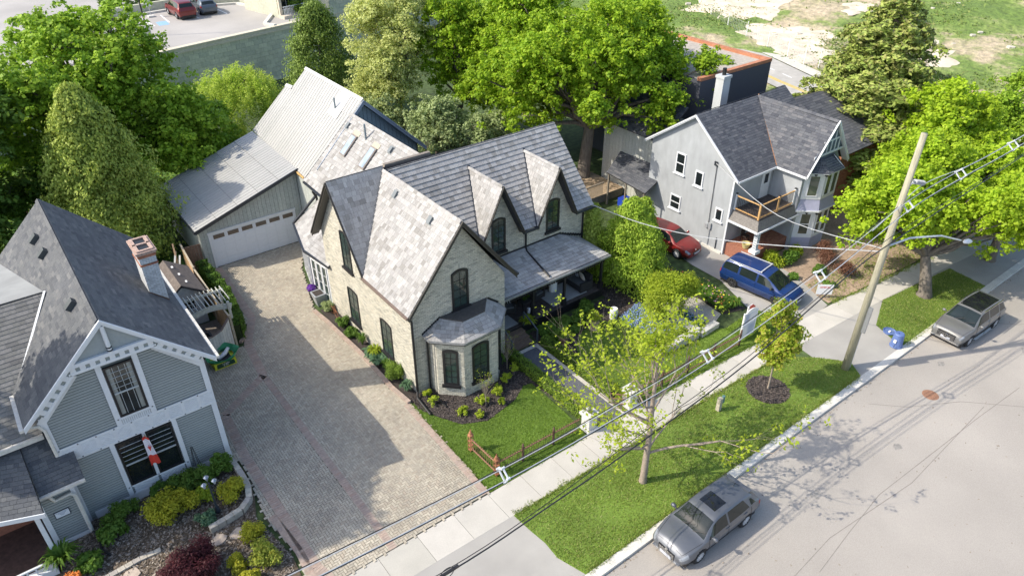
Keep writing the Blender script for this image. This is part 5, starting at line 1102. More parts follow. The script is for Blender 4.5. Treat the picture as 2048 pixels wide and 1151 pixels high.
def limb(mb, a, b, r0, r1, rg, wob=.12, n=4, seg=5):
    a, b = Vector(a), Vector(b); L = (b-a).length; pts = []; rs = []
    for i in range(n+1):
        t = i/n; w = wob*L*math.sin(math.pi*t); p = a.lerp(b, t)+Vector(rg.normal(0, 1, 3))*w*.25+Vector((0, 0, w*.35)); pts.append(p); rs.append(r0+(r1-r0)*t)
    mb.tube(pts, rs, seg, cap=False); return pts
def leafy_tree(label, base, lobes, n, size, m, seed, trunk=.3, group=None, cat='tree', name='maple_tree', nb=9, clump=.5, fill=.18, th=None, bark=None, per=38, dens=1., flat=.75, gap=.0):
    """lobes: crown ellipsoids (x,y,z,rx,ry,rz); foliage gathers in clumps on boughs so gaps and shade stay between them"""
    rg = np.random.default_rng(seed); r = random.Random(seed); n = int(n*.82); size *= 1.07
    root = empty(name, (base[0], base[1], 0), 0, label, cat, group)
    wsum = sum(l[3]*l[4]*l[5] for l in lobes)**1; C = []; CR = []; tips = []
    for l in lobes:
        c = np.array(l[:3]); R3 = np.array(l[3:6]); k = max(3, int(nb*(l[3]*l[4]*l[5]/wsum)**.8*1.5))
        bc = c+sph(rg, k, .25)*R3*rg.uniform(.45, .72, (k, 1)); br = R3.mean()*rg.uniform(.30, .46, k)
        ncl = int(n/per*(l[3]*l[4]*l[5]/wsum)/k)+1
        for i in range(k):
            d = sph(rg, ncl, .55); rr = rg.uniform(.45, 1.05, (ncl, 1)); C.append(bc[i]+d*rr*br[i]*np.array([1.15, 1.15, flat])); tips.append(bc[i])
        d = sph(rg, int(ncl*k*fill)+1, .2); C.append(c+d*R3*rg.uniform(.75, 1.0, (len(d), 1)))
    C = np.concatenate(C); nc = len(C); CRr = clump*rg.uniform(.6, 1.35, nc)
    idx = rg.integers(0, nc, n); d = sph(rg, n, .5); P = C[idx]+d*(CRr[idx][:, None])*rg.uniform(.35, 1.05, (n, 1))*np.array([1, 1, .7])
    keep = P[:, 2] > .15; P = P[keep]; d = d[keep]; n = len(P)
    V = leaf_quads(rg, P, d*.7+np.array([0, 0, .55]), size, .85, .45)
    crown = quads_obj('crown', V, m, root, rg)
    mb = MB(); top = np.array([l[:3] for l in lobes]).mean(0); zt_ = th if th else top[2]*.55
    bx, by = base; mid = (bx+(top[0]-bx)*.35, by+(top[1]-by)*.35, zt_)
    pts = [(bx, by, -.1), (bx, by, .25), (bx+(mid[0]-bx)*.4, by+(mid[1]-by)*.4, zt_*.5), mid]; mb.tube(pts, [trunk*1.45, trunk*1.05, trunk*.9, trunk*.75], 9, cap=False)
    tr = mb.build('trunk', bark or M_bark, root, smooth=True); bm_ = MB()
    for t in tips:
        q = limb(bm_, mid, t, trunk*.42, trunk*.10, rg, seg=5)
    sel = rg.choice(nc, min(nc, 70), replace=False)
    for i in sel:
        j = int(np.argmin(((np.array(tips)-C[i])**2).sum(1))); limb(bm_, tips[j], C[i], trunk*.10, .012, rg, n=3, seg=4)
    bm_.build('branches', bark or M_bark, root, smooth=True)
    return root
def conifer(label, base, h, r, n, size, m, seed, group=None, name='cedar_tree', z0=.1, prof=.75, lean=(0, 0), puff=.35, trunk=.16, cat='tree', droop=.0):
    rg = np.random.default_rng(seed); root = empty(name, (base[0], base[1], 0), 0, label, cat, group)
    n = int(n*.85); size *= 1.06; k = max(30, int(n/55)); t = rg.uniform(0, 1, k)**.85; a = rg.uniform(0, 2*np.pi, k); rad = r*(1-t)**prof*(1+.13*np.sin(a*3+seed)+.12*rg.normal(0, 1, k))*rg.uniform(.55, 1.0, k)
    bulge = np.minimum(1, .55+t*4); rad *= bulge
    C = np.stack([base[0]+np.cos(a)*rad+lean[0]*t, base[1]+np.sin(a)*rad+lean[1]*t, z0+t*(h-z0)], 1); pr = puff*(1.25-.6*t)
    idx = rg.integers(0, k, n); d = sph(rg, n, .35); P = C[idx]+d*pr[idx][:, None]*rg.uniform(.3, 1.1, (n, 1))*np.array([1, 1, 1.15])
    P = P[P[:, 2] > 0.02]; n = len(P); out = P-np.array([base[0], base[1], 0]); out[:, 2] = 0; out = unit(out)
    V = leaf_quads(rg, P, out*.8+np.array([0, 0, .45]), size, .5, .5, axis=np.tile(np.array([[0, .1, 1.]]), (n, 1))+rg.normal(0, .6, (n, 3)))
    quads_obj('crown', V, m, root, rg); mb = MB(); mb.tube([(base[0], base[1], -.1), (base[0]+lean[0]*.5, base[1]+lean[1]*.5, h*.5), (base[0]+lean[0]*.95, base[1]+lean[1]*.95, h*.93)], [trunk, trunk*.6, .02], 7, cap=False); mb.build('trunk', M_bark, root, smooth=True)
    return root
def spruce(label, base, h, r, seed):
    rg = np.random.default_rng(seed); root = empty('spruce_tree', (base[0], base[1], 0), 0, label, 'tree'); VV = []; mb = MB()
    nw = 26
    for i in range(nw):
        t = (i+.5)/nw; z = .9+(h-1.1)*t; L = r*(1-t)**.72*(.8+.4*rg.random())*min(1, .75+t*2); nb_ = 11 if t < .8 else 7; a0 = rg.uniform(0, 6.28)
        for j in range(nb_):
            a = a0+j*6.283/nb_+rg.normal(0, .15); l = L*rg.uniform(.7, 1.12); dr = .28*l+.1; dx, dy = math.cos(a), math.sin(a)
            mb.tube([(base[0], base[1], z), (base[0]+dx*l*.5, base[1]+dy*l*.5, z-dr*.35), (base[0]+dx*l, base[1]+dy*l, z-dr*.6)], [.05*(1-t)+.015, .03, .008], 4, cap=False)
            k = int(l*l*19+32); u = np.sqrt(rg.uniform(.02, 1, k)); w = rg.normal(0, .30, k)*l*u*.42
            P = np.stack([base[0]+dx*l*u-dy*w, base[1]+dy*l*u+dx*w, z-dr*.6*u**1.2-np.abs(rg.normal(0, .20, k))-np.abs(w)*.25], 1); ax = np.tile(np.array([[dx, dy, -.9]]), (k, 1))+rg.normal(0, .4, (k, 3))
            VV.append(leaf_quads(rg, P, np.tile(np.array([[dx*.3, dy*.3, .8]]), (k, 1)), .34, .5, .5, axis=np.cross(ax, np.array([0, 0, 1.]))+rg.normal(0, .3, (k, 3))))
    quads_obj('crown', np.concatenate(VV), L_spruce, root, rg); mb.build('branches', M_bark, root)
    mb = MB(); mb.tube([(base[0], base[1], -.1), (base[0], base[1], h*.98)], [.3, .03], 8, cap=False); mb.build('trunk', M_bark, root, smooth=True)
def weeping(label, base, c, rr, n, m, seed, group=None, name='willow_tree'):
    rg = np.random.default_rng(seed); root = empty(name, (base[0], base[1], 0), 0, label, 'tree', group); VV = []; k = 260
    d = sph(rg, k, .7); S0 = np.array(c)+d*np.array(rr)*rg.uniform(.55, 1., (k, 1))
    for s in S0:
        l = rg.uniform(.8, 2.4); q = int(n/k); t = rg.uniform(0, 1, q); o = (s-np.array(c)); o[2] = 0
        P = s+np.stack([o[0]*.14*t, o[1]*.14*t, -l*t**1.1], 1)+rg.normal(0, .13, (q, 3)); VV.append(leaf_quads(rg, P, rg.normal(0, 1, (q, 3))+np.array([0, 0, .4]), .2, .32, .3, axis=rg.normal(0, .5, (q, 3))+np.array([1, 0, 0])))
    quads_obj('crown', np.concatenate(VV), m, root, rg)
    mb = MB(); mid = (base[0]+(c[0]-base[0])*.5, base[1]+(c[1]-base[1])*.5, c[2]*.6); mb.tube([(base[0], base[1], -.1), mid], [.22, .15], 8, cap=False)
    for i in range(9): limb(mb, mid, S0[i*20], .09, .02, rg)
    mb.build('trunk', M_bark, root, smooth=True)
def shrub(label, pos, r, n, size, m, seed, name='shrub', group=None, cat='shrub', z=0., up=.6, aspect=.7, clumps=14, low=.0, stems=True, hollow=.35, cl=.42):
    rg = np.random.default_rng(seed); rx, ry, rz = r; root = empty(name, (pos[0], pos[1], z), 0, label, cat, group)
    c = np.array([pos[0], pos[1], z+rz*.5+low]); d = sph(rg, clumps, .3); C = c+d*np.array([rx, ry, rz*.5])*rg.uniform(.35, .75, (clumps, 1)); pr = min(rx, ry, rz)*cl*rg.uniform(.7, 1.2, clumps)
    idx = rg.integers(0, clumps, n); dd = sph(rg, n, .4); P = C[idx]+dd*pr[idx][:, None]*rg.uniform(hollow, 1.05, (n, 1)); k = P[:, 2] > z+.01; P = P[k]; dd = dd[k]
    V = leaf_quads(rg, P, dd*.6+np.array([0, 0, up]), size, aspect, .4); quads_obj('foliage', V, m, root, rg)
    if stems:
        mb = MB()
        for i in range(7): limb(mb, (pos[0]+rg.normal(0, .04), pos[1]+rg.normal(0, .04), z-.02), C[i % clumps], .018, .006, rg, seg=4)
        mb.build('stems', M_bark, root)
    return root
def spiky(label, pos, r, h, n, m, seed, name='perennial', w=.035, z=0., group=None, arch=.5, cat='plant'):
    """arching strap or frond leaves from one crown"""
    rg = np.random.default_rng(seed); root = empty(name, (pos[0], pos[1], z), 0, label, cat, group); V = []; F = []
    for i in range(n):
        a = rg.uniform(0, 6.28); l = r*rg.uniform(.5, 1.1); hh = h*rg.uniform(.6, 1.1); dx, dy = math.cos(a), math.sin(a); ww = w*rg.uniform(.7, 1.3); pts = []
        for t in (0, .35, .7, 1): pts.append((pos[0]+dx*l*t, pos[1]+dy*l*t, z+hh*(1-(1-t*1.35)**2)*(.9 if t < 1 else .75)))
        b = len(V)
        for q, (x, y, zz) in enumerate(pts): f = (1, 1.1, .8, .1)[q]*ww; V += [(x-dy*f, y+dx*f, zz), (x+dy*f, y-dx*f, zz)]
        for q in range(3): F.append((b+q*2, b+q*2+1, b+q*2+3, b+q*2+2))
    npmesh('foliage', V, F, m, root, rg.random(len(F))); return root
def hedge(label, pts, w, h, dens, size, m, seed, name='hedge', bumps=.0, group=None):
    rg = np.random.default_rng(seed); root = empty(name, (pts[0][0], pts[0][1], 0), 0, label, 'hedge', group); PP = []; NN = []; core = MB()
    for (ax, ay), (bx, by) in zip(pts, pts[1:]):
        L = math.hypot(bx-ax, by-ay); dx, dy = (bx-ax)/L, (by-ay)/L; n = int(L*(w+2*h)*dens); u = rg.uniform(0, L, n); q = rg.uniform(0, w+2*h, n)
        s_ = np.where(q < h, -w/2, np.where(q < h+w, q-h-w/2, w/2)); zz = np.where(q < h, q, np.where(q < h+w, h, w+2*h-q)); bb = 1+bumps*np.sin(u*9+ax)
        s_ = s_*bb+rg.normal(0, .03, n); zz = zz*(1+bumps*.6*np.sin(u*7))+rg.normal(0, .03, n)
        PP.append(np.stack([ax+dx*u-dy*s_, ay+dy*u+dx*s_, np.maximum(zz, .02)], 1)); nx = np.where(q < h, dy, np.where(q < h+w, 0, -dy)); ny = np.where(q < h, -dx, np.where(q < h+w, 0, dx)); NN.append(np.stack([nx, ny, np.where((q > h) & (q < h+w), 1., .3)], 1))
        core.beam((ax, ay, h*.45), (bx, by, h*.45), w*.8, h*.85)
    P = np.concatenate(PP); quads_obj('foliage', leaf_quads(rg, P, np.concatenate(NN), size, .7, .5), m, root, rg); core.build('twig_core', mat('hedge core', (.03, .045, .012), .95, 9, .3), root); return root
# --- big trees behind ---
def G(*a): return a
leafy_tree('large full maple at the upper left, behind the tall cedar', (-5, 30), [(-5.4, 30, 8.8, 5.4, 5.0, 4.6), (-9.8, 26, 7.6, 4.4, 4.2, 4.4), (-2.6, 27.4, 6.6, 3.2, 3.4, 3.2)], 100000, .21, L_mapled, 21, .45, 'leafy trees behind the houses', nb=36, clump=.42, fill=.1)
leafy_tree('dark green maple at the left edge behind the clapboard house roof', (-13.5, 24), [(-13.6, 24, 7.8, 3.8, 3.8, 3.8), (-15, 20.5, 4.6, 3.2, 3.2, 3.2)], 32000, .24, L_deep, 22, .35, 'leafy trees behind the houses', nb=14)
leafy_tree('low dark tree between the tall cedar and the weeping willow', (-1.2, 26), [(-1.6, 26.0, 4.3, 2.9, 2.9, 3.2), (.6, 29, 3.4, 2.4, 2.4, 2.6)], 26000, .22, L_mapled, 23, .22, 'leafy trees behind the houses', nb=12)
leafy_tree('shaded low tree at the far left edge above the grey roof', (-16, 15), [(-16.5, 15.4, 2.6, 1.7, 2.2, 2.0)], 9000, .2, L_mapled, 24, .15, 'leafy trees behind the houses', nb=8)
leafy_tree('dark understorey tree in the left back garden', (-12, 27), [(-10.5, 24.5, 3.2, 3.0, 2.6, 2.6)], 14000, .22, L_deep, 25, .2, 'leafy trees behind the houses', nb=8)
leafy_tree('tall maple between the pale yellow willow and the largest maple', (19, 25), [(19, 24.6, 7.6, 3.4, 3.4, 4.6), (18.6, 20.5, 5.4, 2.6, 2.6, 3.4)], 52000, .19, L_maple, 26, .3, 'leafy trees behind the houses', nb=24, clump=.38, fill=.08)
leafy_tree('the largest bright green maple, its thick trunk beside the wooden deck', (21.3, 12.3), [(21.0, 12.6, 8.6, 5.4, 5.2, 4.3), (25.8, 12.8, 8.4, 3.9, 3.8, 3.9), (17.4, 15.2, 6.8, 3.4, 3.2, 3.4), (22.9, 8.6, 6.6, 2.9, 2.5, 2.1), (22, 19, 9.2, 4.4, 4.2, 4.2), (27.5, 8.6, 7.4, 2.2, 2.0, 2.0), (19.0, 7.6, 7.4, 2.0, 1.7, 1.7)], 170000, .19, L_maple, 27, .48, 'leafy trees behind the houses', nb=44, th=4.2, clump=.40, flat=.9, fill=.10)
leafy_tree('small maple standing behind the white chimney', (31.5, 9.5), [(31.0, 10.0, 5.6, 2.2, 2.2, 3.0)], 15000, .2, L_maple, 28, .18, 'leafy trees behind the houses', nb=9, clump=.4)
leafy_tree('maple at the top edge behind the largest maple', (27, 26), [(27, 26, 8.4, 3.8, 3.8, 4.0), (33, 20, 7.5, 3.0, 3.0, 3.4)], 30000, .25, L_mapled, 29, .3, 'leafy trees behind the houses', nb=14)
leafy_tree('silvery leaved shrubby tree behind the rear shake roof', (13.8, 19.8), [(13.6, 19.3, 3.7, 2.3, 2.3, 2.8), (16.2, 17.4, 3.2, 2.0, 2.0, 2.4), (11.9, 23.4, 3.4, 2.0, 2.0, 2.6)], 36000, .16, L_grey, 30, .18, name='silver_leaf_tree', nb=14, clump=.38)
leafy_tree('pale yellow green willow rising behind the barn gable', (14.5, 26), [(14.3, 26.4, 8.0, 3.3, 3.2, 4.6), (12.4, 25.0, 5.0, 2.9, 2.7, 3.4), (16.6, 27.5, 9.0, 2.4, 2.4, 3.2)], 64000, .15, L_yell, 31, .28, name='yellow_willow_tree', nb=22, clump=.42, flat=1.)
weeping('light green weeping willow beside the retaining wall', (3.6, 35.6), (4.6, 34, 3.9), (3.7, 3.4, 2.6), 34000, L_willow, 32)
weeping('smaller weeping willow left of the larger one', (-.4, 33.4), (-.2, 33, 3.0), (2.5, 2.5, 2.0), 14000, L_willow, 33)
conifer('tall broad golden green cedar left of the garage roof', (-7.6, 21.4), 10.2, 4.0, 60000, .2, L_cedar, 34, puff=.62, prof=.62, z0=.3, trunk=.25)
conifer('dark pointed evergreen in front of the podium building', (13.4, 37.5), 9.0, 3.7, 30000, .22, leafmat('dark cedar spray', [(0.146, 0.22, 0.037), (0.195, 0.281, 0.049), (0.244, 0.342, 0.073)], .3), 35, puff=.85, prof=.5, name='evergreen_tree')
spruce('large drooping spruce behind the stucco house', (38.2, 1.2), 14.6, 6.9, 36)
leafy_tree('bright maple with open branches right of the spruce', (35.5, -4.0), [(35.8, -4.6, 6.1, 3.5, 3.3, 2.9), (33.4, -4.8, 3.2, 2.4, 2.4, 1.7), (37.5, -6.5, 4.0, 2.8, 2.6, 2.4)], 46000, .19, L_street, 37, .2, 'bright maples on the right', nb=22, clump=.36, flat=1.0, fill=.06)
leafy_tree('spreading street maple with a thick trunk over the boulevard', (26.6, -10.1), [(25.2, -8.0, 5.0, 3.3, 3.0, 2.3), (24.6, -6.6, 3.6, 2.1, 2.0, 1.6), (28.6, -11.2, 4.6, 2.8, 2.4, 2.1), (29.4, -7.0, 5.2, 3.2, 3.0, 2.6)], 74000, .16, L_street, 38, .33, 'bright maples on the right', nb=36, clump=.36, th=2.2, flat=1.05, fill=.05)
leafy_tree('street maple hanging in at the right edge over the road', (33.5, -10.6), [(32.6, -11.4, 4.0, 3.2, 2.8, 2.0), (30.2, -12.2, 4.6, 2.2, 1.8, 1.3), (34.6, -8.4, 4.6, 3.0, 2.6, 2.2)], 54000, .18, L_street, 39, .26, 'bright maples on the right', nb=24, clump=.36, flat=1.0, fill=.06)
leafy_tree('darker tree at the far right edge beside the black fence', (46, -5), [(46.5, -5.0, 4.8, 3.4, 3.0, 3.0), (43, -9.0, 4.0, 3.0, 3.0, 2.6)], 26000, .2, L_mapled, 40, .2, 'bright maples on the right', nb=8)
leafy_tree('bright maple over the red brick house wall', (31.0, -6.2), [(31.0, -6.2, 3.2, 2.4, 2.2, 1.5)], 16000, .18, L_street, 41, .16, 'bright maples on the right', nb=8)
# trees left of the picture whose shade falls on the grey roof and the paving
leafy_tree('tall maple west of the clapboard house, just beyond the left frame edge', (-19.6, 3.4), [(-19.4, 3.4, 11.5, 2.6, 2.9, 3.2)], 14000, .25, L_mapled, 42, .3, nb=12)
# cedars by the porch
for i, (x, y, h, r, n, lb) in enumerate([(14.3, .9, 5.2, 1.9, 32000, 'bushy bright cedar nearest the porch roof corner'), (15.7, 1.3, 4.6, 1.35, 21000, 'bushy cedar in front of the red car'), (13.3, 2.8, 4.4, 1.0, 12000, 'narrow dark cedar against the brick house side'), (14.6, -.2, 4.0, 1.35, 19000, 'lowest rounded cedar beside the chartreuse shrub')]):
    conifer(lb, (x, y), h, r, n, .13, L_cedarb if i != 2 else L_cedar, 50+i, 'cedars between the two houses', puff=.36, prof=.5, z0=.2)
shrub('airy chartreuse shrub above the blue flowers', (13.0, -3.0), (1.6, 1.4, 2.7), 12000, .11, L_char, 60, aspect=.5, clumps=34, low=.3)
shrub('second chartreuse shrub beside the gravel path', (14.6, -2.9), (1.0, 1.0, 2.3), 6000, .1, L_char, 61, aspect=.5, clumps=16, low=.2)
# --- foreground tree coming into leaf ---
def budding(label, base, seed):
    rg = np.random.default_rng(seed); rr = random.Random(seed); root = empty('budding_tree', (base[0], base[1], 0), 0, label, 'tree'); mb = MB(); tips = []
    def grow(p, d, L, r, lvl):
        pts = [p]; rs = [r]; q = p.copy(); n = 4
        for i in range(n):
            d = (d+Vector((rr.gauss(0, .10), rr.gauss(0, .10), .07))).normalized(); q = q+d*(L/n); pts.append(q.copy()); rs.append(r*(1-.42*(i+1)/n))
        mb.tube(pts, rs, 6 if lvl < 2 else 4, cap=False)
        if lvl >= 4 or L < .3: tips.append((q.copy(), d.copy())); return
        if lvl >= 2:
            for t in (2, 3): tips.append((pts[t]+Vector((rr.gauss(0, .08), rr.gauss(0, .08), .05)), d.copy()))
        k = 3 if lvl < 2 else 2
        for i in range(k):
            a = rr.uniform(0, 6.28); sp = rr.uniform(.35, .75); s = d.orthogonal().normalized(); s = (Matrix.Rotation(a, 3, d) @ s); nd = (d+s*sp).normalized(); f = pts[-1] if i == 0 else pts[rr.choice([2, 3, 4])]
            grow(f, nd, L*rr.uniform(.62, .82), rs[-1]*rr.uniform(.6, .8), lvl+1)
    b = Vector((base[0], base[1], 0)); t1 = b+Vector((.05, .03, 2.4)); t2 = b+Vector((.05, .1, 4.3)); t3 = b+Vector((.1, .15, 5.7))
    mb.tube([b-Vector((0, 0, .1)), b+Vector((0, 0, .2)), t1, t2, t3], [.19, .15, .11, .085, .05], 9, cap=False)
    for (f, d, L, r) in ((t1*.65+b*.35, Vector((1.0, -.5, .30)), 1.9, .06), (t1*.7+b*.3, Vector((.9, .1, .35)), 1.5, .045), (t1*.85+b*.15, Vector((-.9, -.3, .35)), 1.4, .04), (t1*.75+b*.25, Vector((-.85, .25, .30)), 1.3, .045), (t1, Vector((.55, .85, .55)), 1.3, .05), (t1, Vector((-.8, -.35, .7)), 1.0, .04), (t1, Vector((-1, .5, .5)), 1.5, .045), (t1.lerp(t2, .3), Vector((-.6, 1, .5)), 1.5, .045), (t1.lerp(t2, .5), Vector((.2, 1, .55)), 1.4, .045), (t1.lerp(t2, .2), Vector((.9, .5, .5)), 1.3, .045), (t1.lerp(t2, .8), Vector((-1, -.1, .6)), 1.3, .04),
                         (t1.lerp(t2, .4), Vector((-.95, .35, .65)), 1.35, .05), (t1.lerp(t2, .6), Vector((.95, .1, .7)), 1.2, .045), (t2, Vector((-.55, .8, .75)), 1.25, .045), (t2, Vector((.7, -.45, .8)), 1.1, .04), (t2, Vector((.5, .85, .7)), 1.1, .04),
                         (t2.lerp(t3, .5), Vector((-.5, .1, 1)), .95, .035), (t2.lerp(t3, .6), Vector((.6, .1, .9)), .9, .035), (t3, Vector((.1, .2, 1)), .6, .03), (t3, Vector((-.4, -.1, .8)), .5, .03), (t3, Vector((.4, .4, .8)), .5, .03)):
        grow(f.copy(), d.normalized(), L*1.5, r, 1)
    mb.build('trunk', mat('pale branch bark', [(.26, .21, .17), (.33, .27, .22)], .9, 12, .2, bump=.4, bscale=30), root, smooth=True)
    V = []
    for (p, d) in tips:
        k = rr.randint(6, 10); P = np.array(p)+rg.normal(0, .10, (k, 3)); V.append(leaf_quads(rg, P, rg.normal(0, .6, (k, 3))+np.array([0, 0, .8]), .15, .55, .3))
    quads_obj('foliage', np.concatenate(V), L_bud, root, rg)
budding('boulevard tree just coming into yellow green leaf, branches still bare', (4.4, -10.0), 5)
leafy_tree('young staked maple in a round dark mulch bed', (13.12, -9.62), [(13.1, -9.6, 3.0, 1.02, 1.02, 1.35), (13.05, -9.5, 4.35, .5, .5, .8), (13.1, -9.6, 2.1, .95, .95, .6)], 11000, .12, leafmat('young maple leaf', [(.28, .40, .03), (.36, .46, .04), (.45, .38, .08)], .45), 62, .045, name='young_maple_tree', nb=11, clump=.24, th=1.6, bark=M_barkl)
# --- hedges ---
hedge('clipped box hedge on the left of the dark front path', [(4.98, -.5), (4.98, -6.1)], .42, .5, 900, .07, L_box, 70, group='low box hedges along the path')
hedge('clipped box hedge on the right of the dark front path', [(7.0, -.6), (7.0, -5.6)], .42, .5, 900, .07, L_box, 71, group='low box hedges along the path')
hedge('narrow dark cedar hedge beside the paved driveway and the board fence', [(-4.5, 16.2), (-4.45, 12.6), (-4.85, 9.7), (-5.15, 9.05)], .55, 1.05, 900, .09, leafmat('hedge cedar', [(.07, .15, .02), (.11, .21, .03), (.15, .26, .035)], .3), 72, bumps=.16)
hedge('low box edging round the blue flower bed', [(10.9, -1.5), (11.1, -3.6), (13.4, -4.4)], .3, .3, 900, .06, L_box, 73)
# --- bed beside the driveway ---
for i, (x, y, r, h, n, s_, m_, lb) in enumerate([(-.36, 8.7, .42, .6, 1500, .07, L_grey, 'grey green rounded shrub beside the bicycle'), (-.3, 6.9, .42, .5, 1500, .09, L_green, 'bright perennial clump by the left house window'), (-.35, 5.9, .42, .5, 1700, .09, L_green, 'taller bright perennial under the rear lower window'), (-.3, 1.55, .62, .85, 4200, .06, L_box, 'rounded boxwood near the front corner of the brick house')]):
    shrub(lb, (x, y), (r, r, h), n, s_, m_, 80+i, clumps=12)
spiky('broad blue green hosta in the driveway bed', (-.35, 3.85), .5, .45, 70, L_blue, 84, w=.09); spiky('second blue hosta in front of the fern pot', (-.35, 3.05), .5, .5, 70, L_blue, 85, w=.09)
spiky('pale iris blades between hosta and boxwood', (-.35, 2.3), .3, .7, 110, L_green, 86, w=.022); spiky('iris blades below the rear lower window', (-.3, 4.9), .32, .7, 110, L_green, 87, w=.022); spiky('iris clump at the downspout corner', (-.32, .5), .35, .6, 110, L_blue, 88, w=.03)
# --- front bed ---
rg = np.random.default_rng(90)
for i, (x, y, r, h) in enumerate([(.15, -1.1, .35, .5), (.9, -2.3, .35, .45), (1.9, -2.4, .4, .5), (2.9, -2.2, .4, .5), (3.7, -1.9, .4, .6), (.2, -.5, .3, .5), (1.4, -3.0, .25, .35), (4.3, -1.6, .4, .7), (4.2, -.6, .45, .9), (2.6, -2.9, .25, .4)]):
    shrub(['loose yellow green rose shrub at the left of the bay window', 'loose rose shrub at the front left of the bay', 'loose rose shrub before the bay window', 'loose rose shrub at the right of the bay', 'bright shrub near the path hedge', 'small shrub at the house corner downspout', 'low shrub at the front edge of the mulch', 'taller shrub between bay and hedge', 'dark shrub against the wall beside the steps', 'small shrub at the curved lawn edge'][i], (x, y), (r, r, h), 420, .085, L_char if i not in (8,) else L_green, 91+i, clumps=9, name='rose_shrub', cl=.34)
def tiny_tree(label, base, h, seed):
    rg = np.random.default_rng(seed); rr = random.Random(seed); root = empty('slender_sapling', (base[0], base[1], 0), 0, label, 'sapling'); mb = MB(); V = []
    mb.tube([(base[0], base[1], 0), (base[0], base[1], h*.45)], [.03, .02], 5, cap=False)
    for i in range(26):
        a = rr.uniform(0, 6.28); s = rr.uniform(.1, .45); t = Vector((base[0]+math.cos(a)*s, base[1]+math.sin(a)*s, h*rr.uniform(.6, 1))); mb.tube([(base[0], base[1], h*rr.uniform(.25, .45)), t], [.012, .004], 4, cap=False)
        P = np.array(t)+rg.normal(0, .07, (7, 3)); V.append(leaf_quads(rg, P, rg.normal(0, 1, (7, 3)), .06, .5, .3))
    mb.build('stems', M_barkl, root); quads_obj('foliage', np.concatenate(V), L_char, root, rg)
tiny_tree('slender sapling with sparse buds before the front bay window', (2.0, -2.55), 1.9, 110); tiny_tree('slender sapling between bay window and downspout', (4.3, -1.1), 2.1, 111)
# planting before the porch
for i, (x, y, r, h) in enumerate([(7.6, -.1, .6, .55), (8.6, -.2, .65, .6), (9.6, -.3, .6, .55), (10.5, .0, .7, .65), (7.4, -.9, .4, .4), (9.0, -.75, .4, .35)]):
    shrub(['leafy perennial mound beside the porch handrail', 'leafy mound below the middle of the porch', 'leafy mound before the porch sofa', 'leafy mound at the right end of the porch', 'low leafy mound beside the left urn', 'low leafy mound between the two urns'][i], (x, y), (r, r, h), 1900, .11, L_green, 120+i, name='perennial_mound', cat='plant')
M_fc = lambda nm, c: mat(nm, c, .7, 5, .1)
def flowers(name, label, polyf, n, m, seed, z=.1, h=.35, size=.05, parent=None):
    rg = np.random.default_rng(seed); P = np.array(polyf); x0, y0 = P.min(0); x1, y1 = P.max(0); X = rg.uniform(x0, x1, n*2); Y = rg.uniform(y0, y1, n*2); k = np_inside(X, Y, polyf); X = X[k][:n]; Y = Y[k][:n]
    Pp = np.stack([X, Y, z+rg.uniform(.3, 1, len(X))*h], 1); V = leaf_quads(rg, Pp, np.tile([[0, 0, 1.]], (len(X), 1)), size, .9, .4); return tag(quads_obj(name, V, m, parent, rg, 'stuff'), label, 'flowers')
BB = [(11.3, -1.6), (13.0, -1.2), (14.0, -2.6), (13.6, -4.4), (11.4, -3.8)]
flowers('forget_me_nots', 'haze of small pale blue flowers in the raised stone edged bed', BB, 5200, M_fc('pale blue petal', (.30, .42, .75)), 130, h=.32, size=.045)
flowers('flower_leaves', 'green leaves under the pale blue flowers', BB, 5000, L_green, 131, z=0, h=.3, size=.08)
BB2 = [(13.9, -4.6), (14.7, -4.6), (14.6, -3.2), (13.9, -3.0)]
flowers('forget_me_nots', 'small patch of blue flowers at the end of the stone wall', BB2, 500, M_fc('pale blue petal', (.3, .42, .75)), 132, h=.3, size=.045); flowers('flower_leaves', 'green leaves of the small end bed', BB2, 1800, L_green, 133, z=0, h=.3, size=.09)
FB = [(16.1, 1.0), (16.4, -2.8), (16.2, -4.4), (17.4, -4.6), (17.7, -2), (17.2, 0)]
flowers('bed_leaves', 'mixed green leaves of the tulip bed beside the blue minivan', FB, 3600, L_green, 134, z=0, h=.45, size=.11)
for j, (nm, c) in enumerate((('yellow tulip', (.75, .6, .05)), ('pink tulip', (.75, .35, .5)), ('orange tulip', (.8, .2, .05)))):
    flowers('tulips', ['scattered yellow tulips beside the blue minivan', 'scattered pink tulips beside the blue minivan', 'few orange tulips beside the blue minivan'][j], FB, (60, 36, 26)[j], M_fc(nm, c), 135+j, z=.35, h=.2, size=.1)
for i, (x, y) in enumerate([(16.5, -3.3), (16.8, -2.6), (17.3, -4.4)]): spiky(['strappy iris clump at the gravel path corner', 'strappy iris clump behind the tulips', 'grassy clump at the drive edge'][i], (x, y), .5, .6, 120, L_green, 140+i, w=.03)
GB_ = [(22.6, -3.0, .75, .8, L_char), (23.6, -3.4, .7, .7, L_green), (24.6, -3.2, .6, .7, L_char), (22.3, -4.6, .35, .35, L_green), (24.0, -5.2, .6, .4, L_green), (23.2, -6.3, .45, .3, L_green)]
for i, (x, y, r, h, m_) in enumerate(GB_): shrub(['bright shrub beside the corner porch', 'green shrub in front of the lavender bay base', 'bright shrub under the two storey bay', 'small green tuft in the bare front garden', 'ground cover mound behind the lawn sign', 'low green mound near the walk'][i], (x, y), (r, r, h), 1500, .12, m_, 150+i, clumps=12)
